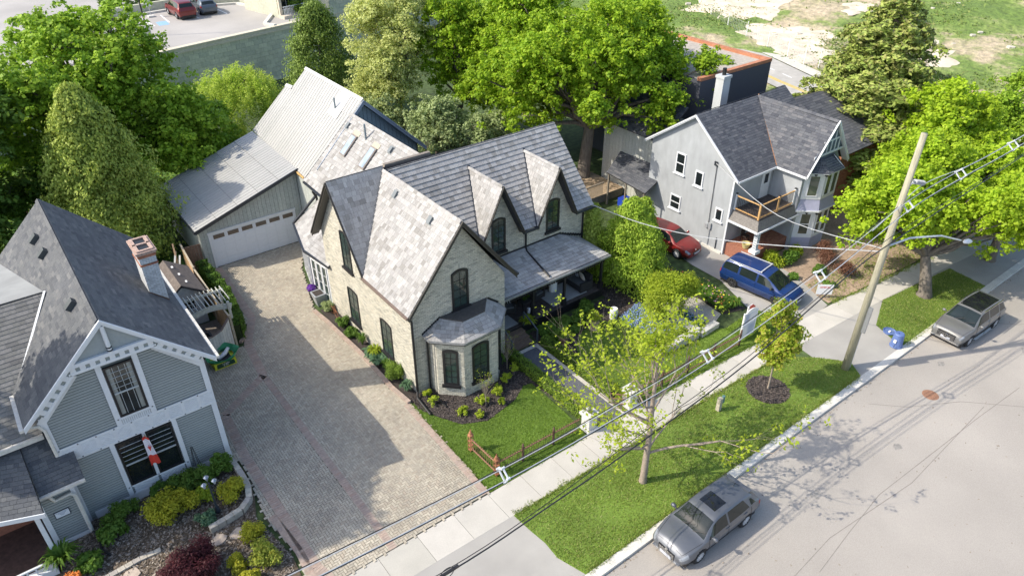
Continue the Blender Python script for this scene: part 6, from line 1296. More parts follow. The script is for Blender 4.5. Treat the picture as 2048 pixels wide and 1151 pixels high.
for i, (x, y) in enumerate([(25.2, -5.0), (26.0, -4.2), (25.0, -6.2)]): shrub(['brown bare barberry nearest the two storey bay', 'brown bare barberry behind the others', 'brown bare barberry nearest the walk'][i], (x, y), (.8, .7, .9), 2600, .07, leafmat('rust twig', [(.16, .07, .045), (.22, .11, .07), (.12, .06, .04)], .2), 160+i, clumps=14, name='barberry_shrub')
# --- left front garden ---
sheet('garden_soil', [(-13.5, 1.4), (-8.25, 1.4), (-8.1, .3), (-8.25, -1.2), (-8.6, -2.3), (-8.5, -3.0), (-8.2, -4.7), (-8.35, -6.7), (-20, -6.7), (-20, -.2), (-14.9, -.3), (-14.9, .8)], .003, M_soil)
chips('soil_crumbs', [(-13.5, 1.4), (-8.25, 1.4), (-8.6, -2.3), (-8.2, -4.7), (-8.4, -5.5), (-15, -5.5), (-14.9, .8)], 260, mat('soil crumb', [(.12, .09, .07), (.22, .18, .14), (.36, .31, .26)], .95, 9, .2), 'crumbly soil and gravel of the left front garden', 'soil', size=.04, seed=7)
LG = [('round golden green shrub beside the house lamp post', (-8.95, -.75), (.62, .6, .85), 3600, .08, L_gold, 'gold_shrub'), ('wide bright yellow shrub below the double window', (-11.1, -.15), (1.25, .85, .85), 7200, .085, L_gold, 'gold_shrub'),
      ('dark green shrub under the double window left side', (-12.6, .75), (.9, .5, .75), 3600, .08, L_deep, 'dark_shrub'), ('dark green shrub against the wall below the windows', (-11.0, .95), (.8, .4, .7), 2600, .08, L_green, 'dark_shrub'), ('tall green shrub under the right window', (-10.3, .75), (.8, .55, .95), 3600, .09, L_deep, 'dark_shrub'),
      ('leafy green peony left of the yellow shrub', (-13.1, -.05), (.6, .55, .65), 2000, .12, L_green, 'peony'), ('leafy green peony nearest the porch steps', (-14.1, -.75), (.6, .55, .6), 2000, .12, L_green, 'peony'),
      ('light green perennial before the lamp post', (-9.9, -.25), (.55, .45, .6), 1700, .12, L_char, 'perennial_mound'), ('grey green columbine before the yellow shrub', (-10.05, -1.35), (.55, .45, .5), 1900, .08, L_blue, 'perennial_mound'), ('green climbing shrub at the house corner', (-8.85, .75), (.6, .45, 1.0), 2600, .09, L_green, 'dark_shrub'), ('mixed green shrub behind the lamp post', (-9.6, .6), (.6, .5, .9), 2600, .09, L_deep, 'dark_shrub'),
      ('small round golden shrub at the paving edge', (-9.0, -3.05), (.52, .5, .55), 2600, .075, L_gold, 'gold_shrub'), ('golden green shrub at the bottom edge of the paving', (-8.95, -4.3), (.68, .62, .75), 3600, .08, leafmat('gold green leaf', [(.22, .30, .03), (.32, .36, .05), (.40, .40, .06)], .3), 'gold_shrub'), ('golden shrub right of the burgundy maple', (-9.95, -4.0), (.45, .45, .55), 2000, .075, L_gold, 'gold_shrub'), ('low golden shrub at the bottom frame edge', (-9.75, -4.9), (.5, .45, .5), 2000, .075, L_gold, 'gold_shrub')]
for i, (lb, p, r, n, s_, m_, nm) in enumerate(LG): shrub(lb, p, r, n, s_, m_, 170+i, name=nm, clumps=16 if n > 2500 else 11)
shrub('low spreading burgundy japanese maple at the bottom edge', (-11.3, -3.55), (1.45, 1.15, 1.25), 15000, .09, L_burg, 190, name='burgundy_maple', clumps=34, aspect=.45, cl=.34, cat='tree')
spiky('potted fern on the white porch post base', (-14.75, -.35), .7, .75, 130, L_green, 191, name='fern', w=.03, z=.35)
shrub('orange flowering azalea at the foot of the porch', (-14.6, -1.15), (.35, .3, .5), 700, .07, mat('orange petal', (.75, .24, .04), .7, 5, .1), 192, clumps=8)
# stepping stones and stone border of the left garden
def stones(label, pts, r, seed, name='stepping_stone', group=None, h=.05):
    rr = random.Random(seed)
    for i, (x, y) in enumerate(pts):
        mb = MB(); n = 9; p = [(x+r*math.cos(6.283*k/n)*rr.uniform(.8, 1.15), y+r*math.sin(6.283*k/n)*rr.uniform(.7, 1.0), .0) for k in range(n)]; mb.prism(p, (0, 0, h*rr.uniform(.8, 1.2)))
        tag(mb.build(name, mat('flagstone', [(.42, .34, .28), (.48, .40, .33), (.38, .32, .27)], .9, 6, .15, bump=.3, bscale=30)), label[i] if isinstance(label, list) else label, 'stone', group)
stones(['round flat stone left of the small golden shrub', 'round flat stone beside the burgundy maple', 'flat stone at the soil left of the burgundy maple', 'flat stone nearest the porch steps'], [(-9.4, -2.6), (-10.1, -2.45), (-12.7, -2.9), (-13.0, -2.0)], .3, 5, group='stepping stones in the left garden')
edging('stone_border', [(-8.35, 1.1), (-8.3, .2), (-8.3, -.7), (-8.5, -1.4), (-8.95, -1.75), (-9.6, -1.85), (-10.2, -1.9)], .22, .28, M_stone, 'curved dry stone border round the raised bed at the house corner', 'border', .28)
edging('stone_border', [(-13.9, -1.65), (-12.6, -1.55), (-11.9, -1.6)], .2, .08, M_stone, 'short sunken stone border below the peonies', 'border', .28)
# raised bed wall of cut stone
wl = empty('stone_garden_wall', (12, -4.9, 0), 0, 'low cut stone wall in three lengths round the blue flower bed', 'wall')
M_cut = mat('cut grey stone', [(.44, .43, .40), (.52, .51, .47)], .9, 7, .18, bump=.5, bscale=25)
for (a, b, h) in (((10.75, -4.75), (12.2, -4.85), .36), ((12.22, -4.85), (13.6, -4.9), .42), ((13.75, -5.0), (15.1, -4.95), .3), ((13.65, -4.95), (13.7, -3.3), .45)):
    mb = MB(); mb.beam((*a, h/2), (*b, h/2), .36, h); mb.build('stone', M_cut, wl)

# ================= vehicles =================
M_tyre = mat('tyre rubber', (.02, .02, .021), .85, 20, .2)
M_rim = mat('alloy rim', (.60, .61, .63), .35, 5, .05, metal=.15)
M_rimd = mat('dark steel rim', (.10, .10, .11), .5, 5, .1, metal=.5)
M_chrome = mat('chrome', (.7, .71, .72), .15, 5, .02, metal=1.)
M_plate = mat('number plate', (.45, .47, .52), .4, 5, .02)
M_lamp = mat('headlamp lens', (.22, .24, .27), .12, 30, .15, spec=.9)
M_tail = mat('tail lamp red', (.40, .015, .015), .25, 10, .1)
M_blk = mat('car black plastic', (.02, .02, .022), .5, 10, .1)
M_cglass = glassmat('car glass', (.012, .018, .018), .03)
def paint(nm, c, metal=.5): return mat(nm, c, .42, 3, .03, metal=metal*.5, coat=.6)
def cr(p0, p1, p2, p3, t): return .5*((2*p1)+(-p0+p2)*t+(2*p0-5*p1+4*p2-p3)*t*t+(-p0+3*p1-3*p2+p3)*t**3)
class CarBody:
    def __init__(s, st): s.st = np.array(st, float); s.n = len(st)
    def sec(s, u):
        i = int(min(max(math.floor(u), 0), s.n-2)); t = u-i; g = lambda k: s.st[min(max(k, 0), s.n-1)]
        a = cr(g(i-1), g(i), g(i+1), g(i+2), t); lo = np.minimum(g(i), g(i+1)); hi = np.maximum(g(i), g(i+1)); return np.clip(a, lo-.01, hi+.01)
    def P(s, u, v, off=0.):
        x, zl, wl, wm, zb, wb, ztp, wt, zc = s.sec(u); pts = [(wl, zl), (wm, zl*.45+zb*.55), (wb, zb), (wt, ztp), (wt*.55, ztp*.25+zc*.75), (0, zc)]
        sg = 1 if v >= 0 else -1; v = min(abs(v), 4.9999); j = int(v); t = v-j; (a, b), (c, d) = pts[j], pts[j+1]
        # rounded segments
        p0 = pts[max(j-1, 0)]; p3 = pts[min(j+2, 5)] if j < 4 else (-pts[4][0], pts[4][1])
        k = .55 if j in (0, 3, 4) else .12
        y = (a+(c-a)*t)*(1-k)+cr(p0[0], a, c, p3[0], t)*k; z = (b+(d-b)*t)*(1-k)+cr(p0[1], b, d, p3[1], t)*k
        if off:
            nrm = Vector((0, (d-b), -(c-a))); nrm = Vector((0, d-b, a-c)); 
            if nrm.length > 0: nrm.normalize()
            y += nrm.y*off; z += nrm.z*off
            if u > s.n-2.2: x += off
            if u < 1.2: x -= off
        return (x, sg*max(y, 0) if abs(v) < 4.999 else 0., z)
    def patch(s, mb, us, vs, off, m=0, mirror=True, nu=8, nv=6, trap=None):
        """trap: inset of u-ends at the v-max side"""
        for sg in ((1, -1) if mirror else (1,)):
            g = []
            for i in range(nu+1):
                row = []
                for j in range(nv+1):
                    t = j/nv; u0, u1 = us
                    if trap: u0, u1 = us[0]+trap[0]*t, us[1]-trap[1]*t
                    v = vs[0]+(vs[1]-vs[0])*t; row.append(s.P(u0+(u1-u0)*i/nu, sg*min(v, 4.9999) if v < 4.9999 else sg*4.99989, off))
                g.append(row)
            vsx = [p for r_ in g for p in r_]; W = nv+1; fs = []
            for i in range(nu):
                for j in range(nv):
                    q = (i*W+j, (i+1)*W+j, (i+1)*W+j+1, i*W+j+1); fs.append(q[::-1] if sg > 0 else q)
            mb.raw(vsx, fs, m)
def make_car(name, label, st, wheels, rw, pm, glass, extra, W, nose, cat='car', rim=None, group=None, spokes=10):
    root = empty(name, (0, 0, 0), 0, label, cat, group); B = CarBody(st); n = B.n
    NU, NV = (n-1)*8, 30; verts = []; grid = {}
    for i in range(NU+1):
        u = i/8
        for j in range(-NV, NV+1):
            v = (NV-abs(j))/NV*5*(1 if j >= 0 else -1)
            x, y, z = B.P(u, (5*(NV-abs(j))/NV) if j >= 0 else -(5*(NV-abs(j))/NV)) if abs(j) < NV+1 else (0, 0, 0)
            if j < 0: y = -abs(y)
            if j == 0: y = 0
            grid[i, j] = len(verts); verts.append((x, y, z))
    fs = []
    for i in range(NU):
        for j in range(-NV, NV):
            q = [grid[i, j], grid[i+1, j], grid[i+1, j+1], grid[i, j+1]]; c = np.mean([verts[k] for k in q], 0); skip = False
            for wx in wheels:
                if (c[0]-wx)**2+(c[2]-rw)**2 < (rw+.055)**2 and c[2] < rw*2+.1 and abs(c[1]) > W*.28: skip = True
            if not skip: fs.append(tuple(q))
    for i in (0, NU):   # end caps
        ring = [grid[i, j] for j in range(-NV, NV+1)]; ring = ring if i == 0 else ring[::-1]; fs.append(tuple(ring))
    mb = MB(); mb.raw(verts, fs); body = mb.build('body', pm, root, smooth=True)
    bm = bmesh.new(); bm.from_mesh(body.data); bmesh.ops.recalc_face_normals(bm, faces=bm.faces)
    bm.to_mesh(body.data); bm.free()
    un = MB(); un.box((st[1][0]+.1, -W/2+.12, .16), (st[-2][0]-.1, W/2-.12, .5)); 
    un.build('underbody', M_blk, root)
    for wx in wheels:
        for sg in (1, -1):
            w = MB(); c = (wx, sg*(W/2-.13), rw); Mx = Matrix.Rotation(R(90), 3, 'X')
            hw = .11; w.lathe(c, [(rw*.62, -hw), (rw*.93, -hw), (rw, -hw*.7), (rw, hw*.7), (rw*.93, hw), (rw*.62, hw)], 24, M=Mx, cap=False); wo = w.build('wheel', M_tyre, root, smooth=False)
            r_ = MB(); yy = sg*(W/2-.13+.10); M2 = Mx
            r_.lathe((wx, sg*(W/2-.13), rw), [(rw*.66, -.10), (rw*.66, .10), (rw*.60, .095), (rw*.6, .03), (rw*.6, -.03), (rw*.6, -.095)], 20, M=Mx, cap=False)
            for k in range(spokes):
                a = 2*math.pi*k/spokes; r_.beam((wx, yy, rw), (wx+math.cos(a)*rw*.63, yy, rw+math.sin(a)*rw*.63), .035, .03, up=(0, 1, 0))
            r_.lathe((wx, yy, rw), [(.06, -.02), (.06, .02), (.02, .025)], 10, M=Mx); r_.build('rim', rim or M_rim, wo)
            dsk = MB(); dsk.lathe((wx, sg*(W/2-.2), rw), [(rw*.6, -.01), (rw*.6, .01), (.01, .01)], 16, M=Mx); dsk.build('brake_disc', mat('brake dark', (.05, .05, .05), .5, 10, .1, metal=.4), wo)
            ar = MB(); ar.lathe((wx, sg*(W/2-.22), rw+.02), [(rw+.04, -.16), (rw+.04, .14)], 20, M=Mx); ar.build('wheel_well', M_blk, root)
    for (nm, m, us, vs, mir, trap) in glass:
        g = MB(); off = .006
        if nm in ('windscreen', 'rear_window', 'sunroof'):
            B.patch(g, us, vs, off, nu=8, nv=8, trap=trap); g.build(nm, m, root, smooth=True)
        else:
            for sg in (1, -1):
                g = MB(); 
                B2 = g; 
                gg = MB(); B.patch(gg, us, vs, off, mirror=True, trap=trap); h = len(gg.v)//2; g.v = gg.v[:h] if sg > 0 else gg.v[h:]; nf = len(gg.f)//2
                g.f = gg.f[:nf] if sg > 0 else [tuple(k-h for k in f) for f in gg.f[nf:]]; g.m = [0]*nf; g.t = [0.]*nf; g.build(nm, m, root, smooth=True)
    for sg in (1, -1):
        mx, mz = nose['mirror']; mr = MB(); mr.lathe((mx, sg*(W/2+.10), mz), [(.03, -.11), (.075, -.07), (.085, 0), (.07, .08), (.02, .11)], 8, M=Matrix.Rotation(R(90), 3, 'X')); mr.beam((mx, sg*(W/2-.06), mz-.05), (mx, sg*(W/2+.04), mz-.03), .05, .04); mr.build('wing_mirror', nose.get('mirror_m', pm), root, smooth=True)
        for hx in nose['handles']:
            u = hx; x, y, z = B.P(u, 1.78, .012); h_ = MB(); h_.beam((x-.09, sg*y, z), (x+.09, sg*y, z), .03, .03); h_.build('door_handle', nose.get('handle_m', pm), root)
    extra(root, B, pm); return root
HATCH = [(-2.16, .38, .50, .62, .72, .60, .76, .52, .78), (-2.08, .30, .68, .81, .90, .78, .93, .66, .96), (-1.92, .26, .74, .87, .96, .82, 1.08, .62, 1.12), (-1.62, .22, .76, .88, .98, .83, 1.30, .59, 1.34), (-1.05, .20, .77, .885, .96, .85, 1.39, .59, 1.43), (-.3, .20, .77, .885, .93, .85, 1.41, .60, 1.46), (.3, .20, .77, .885, .91, .85, 1.37, .60, 1.42), (.75, .20, .77, .885, .89, .85, 1.14, .66, 1.20), (1.1, .20, .77, .885, .87, .83, .91, .74, .97), (1.55, .21, .76, .88, .80, .80, .83, .66, .90), (1.9, .22, .72, .83, .70, .74, .74, .58, .80), (2.08, .24, .62, .73, .58, .64, .62, .5, .66), (2.16, .28, .46, .56, .48, .50, .52, .4, .54)]
def front_bits(B, root, xf, W, zg, gw, gh, grille=M_blk, chrome=True, plate=True):
    g = MB(); g.box((xf-.10, -gw/2, zg-gh/2), (xf+.012, gw/2, zg+gh/2)); go = g.build('grille', grille, root)
    b = MB()
    for i in range(4): b.box((xf+.012, -gw/2+.03, zg-gh/2+.03+i*(gh-.06)/3.6), (xf+.022, gw/2-.03, zg-gh/2+.045+i*(gh-.06)/3.6))
    b.build('grille_bar', M_chrome, go)
    if plate: p = MB(); p.box((xf+.02, -.26, zg-gh/2-.02), (xf+.035, .26, zg-gh/2+.11)); p.build('number_plate', M_plate, root)
def lex_extra(root, B, pm):
    for sg in (1, -1):
        h = MB(); B.patch(h, (9.9, 11.5), (1.55, 2.3), .008, mirror=False); hv = [(x, sg*y, z) for x, y, z in h.v]; o = MB(); o.raw(hv, h.f if sg > 0 else [f[::-1] for f in h.f]); o.build('headlight', M_lamp, root, smooth=True)
        h = MB(); B.patch(h, (.6, 1.9), (1.5, 2.0), .008, mirror=False); o = MB(); o.raw([(x, sg*y, z) for x, y, z in h.v], h.f if sg > 0 else [f[::-1] for f in h.f]); o.build('tail_light', M_tail, root, smooth=True)
        o = MB(); o.beam((2.02, sg*.55, .34), (2.12, sg*.35, .34), .1, .08); o.build('fog_light', M_chrome, root)
    front_bits(B, root, 2.17, 1.765, .42, .74, .30)
    lp = MB(); lp.beam((2.14, -.62, .25), (2.14, .62, .25), .12, .05); lp.build('lower_trim', M_chrome, root)
    em = MB(); em.lathe((2.175, 0, .60), [(.06, -.01), (.06, .012), (.045, .014)], 14, M=Matrix.Rotation(R(80), 3, 'Y')); em.build('emblem', M_chrome, root)
    for y in (-.28, .22): w = MB(); w.tube([(1.12, y, .99), (.93, y+.4, 1.09)], .012, 4); w.build('wiper', M_blk, root)
    sp = MB(); sp.box((-1.78, -.52, 1.33), (-1.60, .52, 1.36)); sp.build('roof_spoiler', pm, root); an = MB(); an.tube([(-1.35, .0, 1.42), (-1.45, 0, 1.5)], .012, 4); an.build('antenna', M_blk, root)
    lc = MB()
    for sg in (1, -1): B.patch(lc, (9.0, 11.4), (3.1, 3.16), .004)
    tx = MB(); tx.box((.55, -.2, 1.18), (.72, .05, 1.19)); 
G_sun = glassmat('sunroof glass', (.012, .014, .017), .05)
P_grey = paint('graphite paint', (.12, .13, .15), .8)
lex = make_car('parked_car', 'grey compact hatchback with sunroof parked at the kerb in the foreground', HATCH, (-1.3, 1.3), .32, P_grey,
    [('windscreen', M_cglass, (6.35, 7.95), (3.12, 5), True, None), ('rear_window', M_cglass, (1.5, 2.75), (3.15, 5), True, None), ('side_window', M_cglass, (5.25, 7.45), (2.1, 2.9), False, (0, .95)), ('side_window', M_cglass, (3.5, 5.1), (2.1, 2.9), False, (.35, 0)), ('quarter_window', M_cglass, (2.6, 3.3), (2.15, 2.7), False, (.5, 0)), ('sunroof', G_sun, (4.75, 5.75), (3.9, 5), True, None)],
    lex_extra, 1.765, {'mirror': (.78, .98), 'handles': (5.3, 3.9)}, spokes=10)
lex.location = (4.62, -12.98, -.1); lex.rotation_euler = (0, 0, R(180))
SUV = [(-2.46, .45, .62, .76, .85, .72, .90, .62, .92), (-2.38, .36, .78, .92, 1.05, .86, 1.10, .74, 1.13), (-2.25, .32, .82, .96, 1.12, .90, 1.30, .72, 1.34), (-2.0, .30, .84, .975, 1.14, .92, 1.60, .68, 1.65), (-1.3, .28, .85, .975, 1.14, .93, 1.70, .68, 1.76), (-.4, .28, .85, .975, 1.13, .93, 1.73, .69, 1.79), (.35, .28, .85, .975, 1.11, .93, 1.68, .69, 1.74), (.9, .28, .85, .975, 1.10, .92, 1.38, .76, 1.44), (1.3, .28, .85, .975, 1.08, .91, 1.13, .84, 1.18), (1.8, .29, .84, .97, 1.02, .88, 1.06, .76, 1.12), (2.2, .30, .80, .93, .94, .84, .98, .70, 1.03), (2.38, .33, .74, .86, .80, .78, .86, .64, .92), (2.46, .36, .60, .72, .64, .66, .70, .54, .74)]
def suv_extra(root, B, pm):
    for sg in (1, -1):
        for nm, us, vs, m in (('headlight', (10.1, 11.5), (1.7, 2.35), M_lamp), ('tail_light', (.5, 1.6), (1.6, 2.1), M_tail)):
            h = MB(); B.patch(h, us, vs, .008, mirror=False); o = MB(); o.raw([(x, sg*y, z) for x, y, z in h.v], h.f if sg > 0 else [f[::-1] for f in h.f]); o.build(nm, m, root, smooth=True)
        rl = MB(); rl.beam((-1.9, sg*.72, 1.74), (.35, sg*.74, 1.78), .045, .05); rl.build('roof_rail', M_chrome, root)
        rb = MB(); rb.beam((-1.1, sg*1.0, .33), (1.1, sg*1.0, .33), .14, .04); rb.build('running_board', M_chrome, root)
    front_bits(B, root, 2.47, 1.95, .66, .98, .34, grille=M_blk); lp = MB(); lp.box((2.36, -.8, .34), (2.47, .8, .42)); lp.build('lower_trim', M_chrome, root)
    em = MB(); em.lathe((2.50, 0, .68), [(.13, -.01), (.13, .015), (.11, .02)], 18, M=Matrix.Rotation(R(90), 3, 'Y')); eo = em.build('emblem', M_blk, root); st_ = MB()
    for k in range(3): a = R(90+120*k); st_.beam((2.525, 0, .68), (2.525, math.cos(a)*.115, .68+math.sin(a)*.115), .022, .02)
    st_.tube([(2.522, .125*math.cos(R(i*20)), .68+.125*math.sin(R(i*20))) for i in range(19)], .012, 5); st_.build('star', M_chrome, eo)
    for y in (-.3, .25): w = MB(); w.tube([(1.32, y, 1.2), (1.1, y+.45, 1.33)], .012, 4); w.build('wiper', M_blk, root)
P_selen = paint('warm grey paint', (.17, .17, .168))
suv = make_car('parked_suv', 'grey suv with dark glass roof and star badge parked under the street maple', SUV, (-1.5, 1.5), .37, P_selen,
    [('windscreen', M_cglass, (6.3, 7.95), (3.1, 5), True, None), ('rear_window', M_cglass, (1.6, 2.8), (3.15, 5), True, None), ('side_window', M_cglass, (5.2, 7.4), (2.1, 2.9), False, (0, .9)), ('side_window', M_cglass, (3.9, 5.05), (2.1, 2.9), False, (0, 0)), ('quarter_window', M_cglass, (2.7, 3.75), (2.1, 2.85), False, (.45, 0)), ('sunroof', G_sun, (3.4, 6.1), (3.35, 5), True, None)],
    suv_extra, 1.95, {'mirror': (.95, 1.2), 'handles': (5.2, 4.0), 'handle_m': M_chrome}, cat='suv', spokes=5)
suv.scale = (.89, .89, .89); suv.location = (25.3, -12.95, -.1); suv.rotation_euler = (0, 0, R(178))
VAN = [(-2.57, .42, .70, .84, .82, .80, .86, .72, .88), (-2.50, .34, .82, .95, 1.0, .90, 1.06, .80, 1.08), (-2.42, .30, .84, .97, 1.06, .92, 1.35, .78, 1.40), (-2.2, .28, .85, .975, 1.07, .93, 1.63, .74, 1.70), (-1.4, .26, .86, .98, 1.06, .94, 1.68, .74, 1.76), (-.4, .25, .86, .98, 1.04, .94, 1.68, .75, 1.76), (.45, .25, .86, .98, 1.02, .94, 1.62, .75, 1.70), (1.05, .25, .86, .98, 1.01, .93, 1.35, .78, 1.42), (1.6, .25, .86, .98, 1.0, .92, 1.06, .84, 1.12), (2.0, .26, .84, .97, .93, .88, .97, .76, 1.03), (2.3, .28, .80, .92, .84, .82, .87, .68, .92), (2.48, .30, .72, .84, .72, .74, .76, .6, .80), (2.57, .34, .58, .68, .58, .6, .62, .5, .65)]
def van_extra(root, B, pm):
    for sg in (1, -1):
        for nm, us, vs, m in (('headlight', (10.2, 11.5), (1.6, 2.3), M_lamp), ('tail_light', (.7, 1.7), (1.4, 2.25), M_tail)):
            h = MB(); B.patch(h, us, vs, .008, mirror=False); o = MB(); o.raw([(x, sg*y, z) for x, y, z in h.v], h.f if sg > 0 else [f[::-1] for f in h.f]); o.build(nm, m, root, smooth=True)
        rl = MB(); rl.beam((-2.1, sg*.70, 1.75), (.2, sg*.71, 1.76), .04, .04); rl.build('roof_rail', M_rim, root)
        mo = MB(); B.patch(mo, (3.0, 9.0), (.9, .98), .006, mirror=False, nu=12, nv=1); o = MB(); o.raw([(x, sg*y, z) for x, y, z in mo.v], mo.f if sg > 0 else [f[::-1] for f in mo.f]); o.build('side_moulding', paint('moulding blue', (.06, .13, .32)), root)
    cbx = MB(); cbx.beam((.15, -.7, 1.80), (.15, .7, 1.80), .06, .04); cbx.build('roof_crossbar', M_rim, root)
    front_bits(B, root, 2.585, 1.96, .52, .9, .2)
    for y in (-.3, .3): w = MB(); w.tube([(1.64, y, 1.13), (1.35, y+.5, 1.28)], .014, 4); w.build('wiper', M_blk, root)
P_blue = paint('blue paint', (.008, .035, .15), .35)
van = make_car('parked_minivan', 'dark blue minivan with roof rails parked in the side driveway', VAN, (-1.54, 1.54), .34, P_blue,
    [('windscreen', M_cglass, (6.3, 7.95), (3.1, 5), True, None), ('rear_window', M_cglass, (1.5, 2.8), (3.15, 5), True, None), ('side_window', M_cglass, (5.55, 7.6), (2.1, 2.9), False, (0, .95)), ('side_window', M_cglass, (4.25, 5.4), (2.1, 2.9), False, (0, 0)), ('side_window', M_cglass, (2.4, 4.1), (2.1, 2.9), False, (.25, 0))],
    van_extra, 1.96, {'mirror': (1.15, 1.12), 'handles': (5.3, 4.9), 'mirror_m': M_blk}, cat='minivan', rim=M_rimd, spokes=7)
van.scale = (.87, .87, .87); van.location = (19.75, -4.25, 0); van.rotation_euler = (0, 0, R(-83))
def red_extra(root, B, pm):
    for sg in (1, -1):
        h = MB(); B.patch(h, (9.8, 11.4), (1.6, 2.4), .008, mirror=False); o = MB(); o.raw([(x, sg*y, z) for x, y, z in h.v], h.f if sg > 0 else [f[::-1] for f in h.f]); o.build('headlight', M_lamp, root, smooth=True)
        o = MB(); o.beam((1.98, sg*.62, .36), (2.08, sg*.5, .36), .12, .05); o.build('fog_light', M_chrome, root)
    front_bits(B, root, 2.175, 1.765, .5, .7, .14); em = MB(); em.lathe((2.1, 0, .63), [(.06, -.01), (.06, .012), (.045, .014)], 14, M=Matrix.Rotation(R(80), 3, 'Y')); em.build('emblem', M_chrome, root)
P_red = paint('red paint', (.20, .010, .010), .3)
red = make_car('parked_car', 'red car with its nose out of the cedars in the side driveway', HATCH, (-1.3, 1.3), .32, P_red,
    [('windscreen', M_cglass, (6.35, 7.95), (3.12, 5), True, None), ('rear_window', M_cglass, (1.5, 2.75), (3.15, 5), True, None), ('side_window', M_cglass, (5.25, 7.45), (2.1, 2.9), False, (0, .95)), ('side_window', M_cglass, (3.3, 5.1), (2.1, 2.9), False, (.35, 0))], red_extra, 1.765, {'mirror': (.78, .98), 'handles': (5.3, 3.9)})
red.location = (19.35, 2.35, 0); red.rotation_euler = (0, 0, R(-84)); red.scale = (.97,)*3
# cars on the parking deck
c2 = make_car('parked_suv', 'dark red suv on the parking deck seen from behind', SUV, (-1.35, 1.35), .36, paint('maroon paint', (.16, .012, .012), .3),
    [('windscreen', M_cglass, (6.3, 7.95), (3.1, 5), True, None), ('rear_window', M_cglass, (1.6, 2.8), (3.15, 5), True, None), ('side_window', M_cglass, (2.7, 7.4), (2.1, 2.9), False, (.4, .9))], lambda r_, B, p: [ (lambda o_: (o_.raw([(x, sg*y, z) for x, y, z in hh.v], hh.f if sg > 0 else [f[::-1] for f in hh.f]), o_.build('tail_light', M_tail, r_, smooth=True)))(MB()) for sg in (1, -1) for hh in [MB()] if B.patch(hh, (.5, 1.7), (1.6, 2.3), .01, mirror=False) is None], 1.95, {'mirror': (.95, 1.2), 'handles': (5.2,)}, cat='suv', spokes=5)
c2.location = (8.4, 59.6, 4.97); c2.rotation_euler = (0, 0, R(92)); c2.scale = (.95,)*3
c3 = make_car('parked_car', 'blue grey sedan on the parking deck right of the red suv', HATCH, (-1.3, 1.3), .32, paint('slate blue paint', (.09, .11, .14)),
    [('windscreen', M_cglass, (6.35, 7.95), (3.12, 5), True, None), ('rear_window', M_cglass, (1.5, 2.75), (3.15, 5), True, None), ('side_window', M_cglass, (3.3, 7.45), (2.1, 2.9), False, (.35, .95))], lambda r_, B, p: [ (lambda o_: (o_.raw([(x, sg*y, z) for x, y, z in hh.v], hh.f if sg > 0 else [f[::-1] for f in hh.f]), o_.build('tail_light', M_tail, r_, smooth=True)))(MB()) for sg in (1, -1) for hh in [MB()] if B.patch(hh, (.5, 1.7), (1.6, 2.1), .01, mirror=False) is None], 1.765, {'mirror': (.78, .98), 'handles': (5.3,)})
c3.location = (10.9, 60.1, 4.97); c3.rotation_euler = (0, 0, R(88)); c3.scale = (1.02,)*3
for c_, tx in ((c2, 0), (c3, 0)): mb = MB()
# door and bonnet gaps of the nearer vehicles
M_gapc = mat('panel gap', (.012, .012, .013), .8, 5, .1)
def panel_gaps(root, st, us_, hood_u, scale=1.):
    B = CarBody(st); ps = [c for c in bpl_parts(root)]
    inv = root.matrix_basis.inverted()
    for sg in (1, -1):
        for u in us_:
            mb = MB(); pts = [B.P(u, v/10, .004) for v in range(2, 21)]; pts = [(x, sg*y, z) for x, y, z in pts]; mb.tube(pts, .007, 4, cap=False); o = mb.build('door_gap', M_gapc); o.parent = root
        mb = MB(); pts = [(x, sg*y, z) for x, y, z in [B.P(us_[0]+(us_[-1]-us_[0])*i/12, .35, .004) for i in range(13)]]; mb.tube(pts, .007, 4, cap=False); o = mb.build('sill_gap', M_gapc); o.parent = root
    mb = MB(); pts = [B.P(hood_u[0]+(hood_u[1]-hood_u[0])*i/10, 2.75, .004) for i in range(11)]; L_ = [(x, y, z) for x, y, z in pts]; mb.tube(L_, .006, 4, cap=False); mb.tube([(x, -y, z) for x, y, z in L_], .006, 4, cap=False)
    q = B.P(hood_u[1], 2.75, .004); n = 9; mb.tube([(B.P(hood_u[1], 2.75+2.24*i/n, .004)[0], B.P(hood_u[1], 2.75+2.24*i/n, .004)[1], B.P(hood_u[1], 2.75+2.24*i/n, .004)[2]) for i in range(n+1)], .006, 4, cap=False); mb.tube([(B.P(hood_u[1], 2.75+2.24*i/n, .004)[0], -B.P(hood_u[1], 2.75+2.24*i/n, .004)[1], B.P(hood_u[1], 2.75+2.24*i/n, .004)[2]) for i in range(n+1)], .006, 4, cap=False)
    o = mb.build('bonnet_gap', M_gapc); o.parent = root
def bpl_parts(root): return list(root.children)
panel_gaps(lex, HATCH, (7.4, 5.2, 3.3), (8.2, 10.6)); panel_gaps(suv, SUV, (7.4, 5.1, 3.7), (8.2, 10.8)); panel_gaps(van, VAN, (7.6, 5.45, 3.2), (8.2, 10.8))

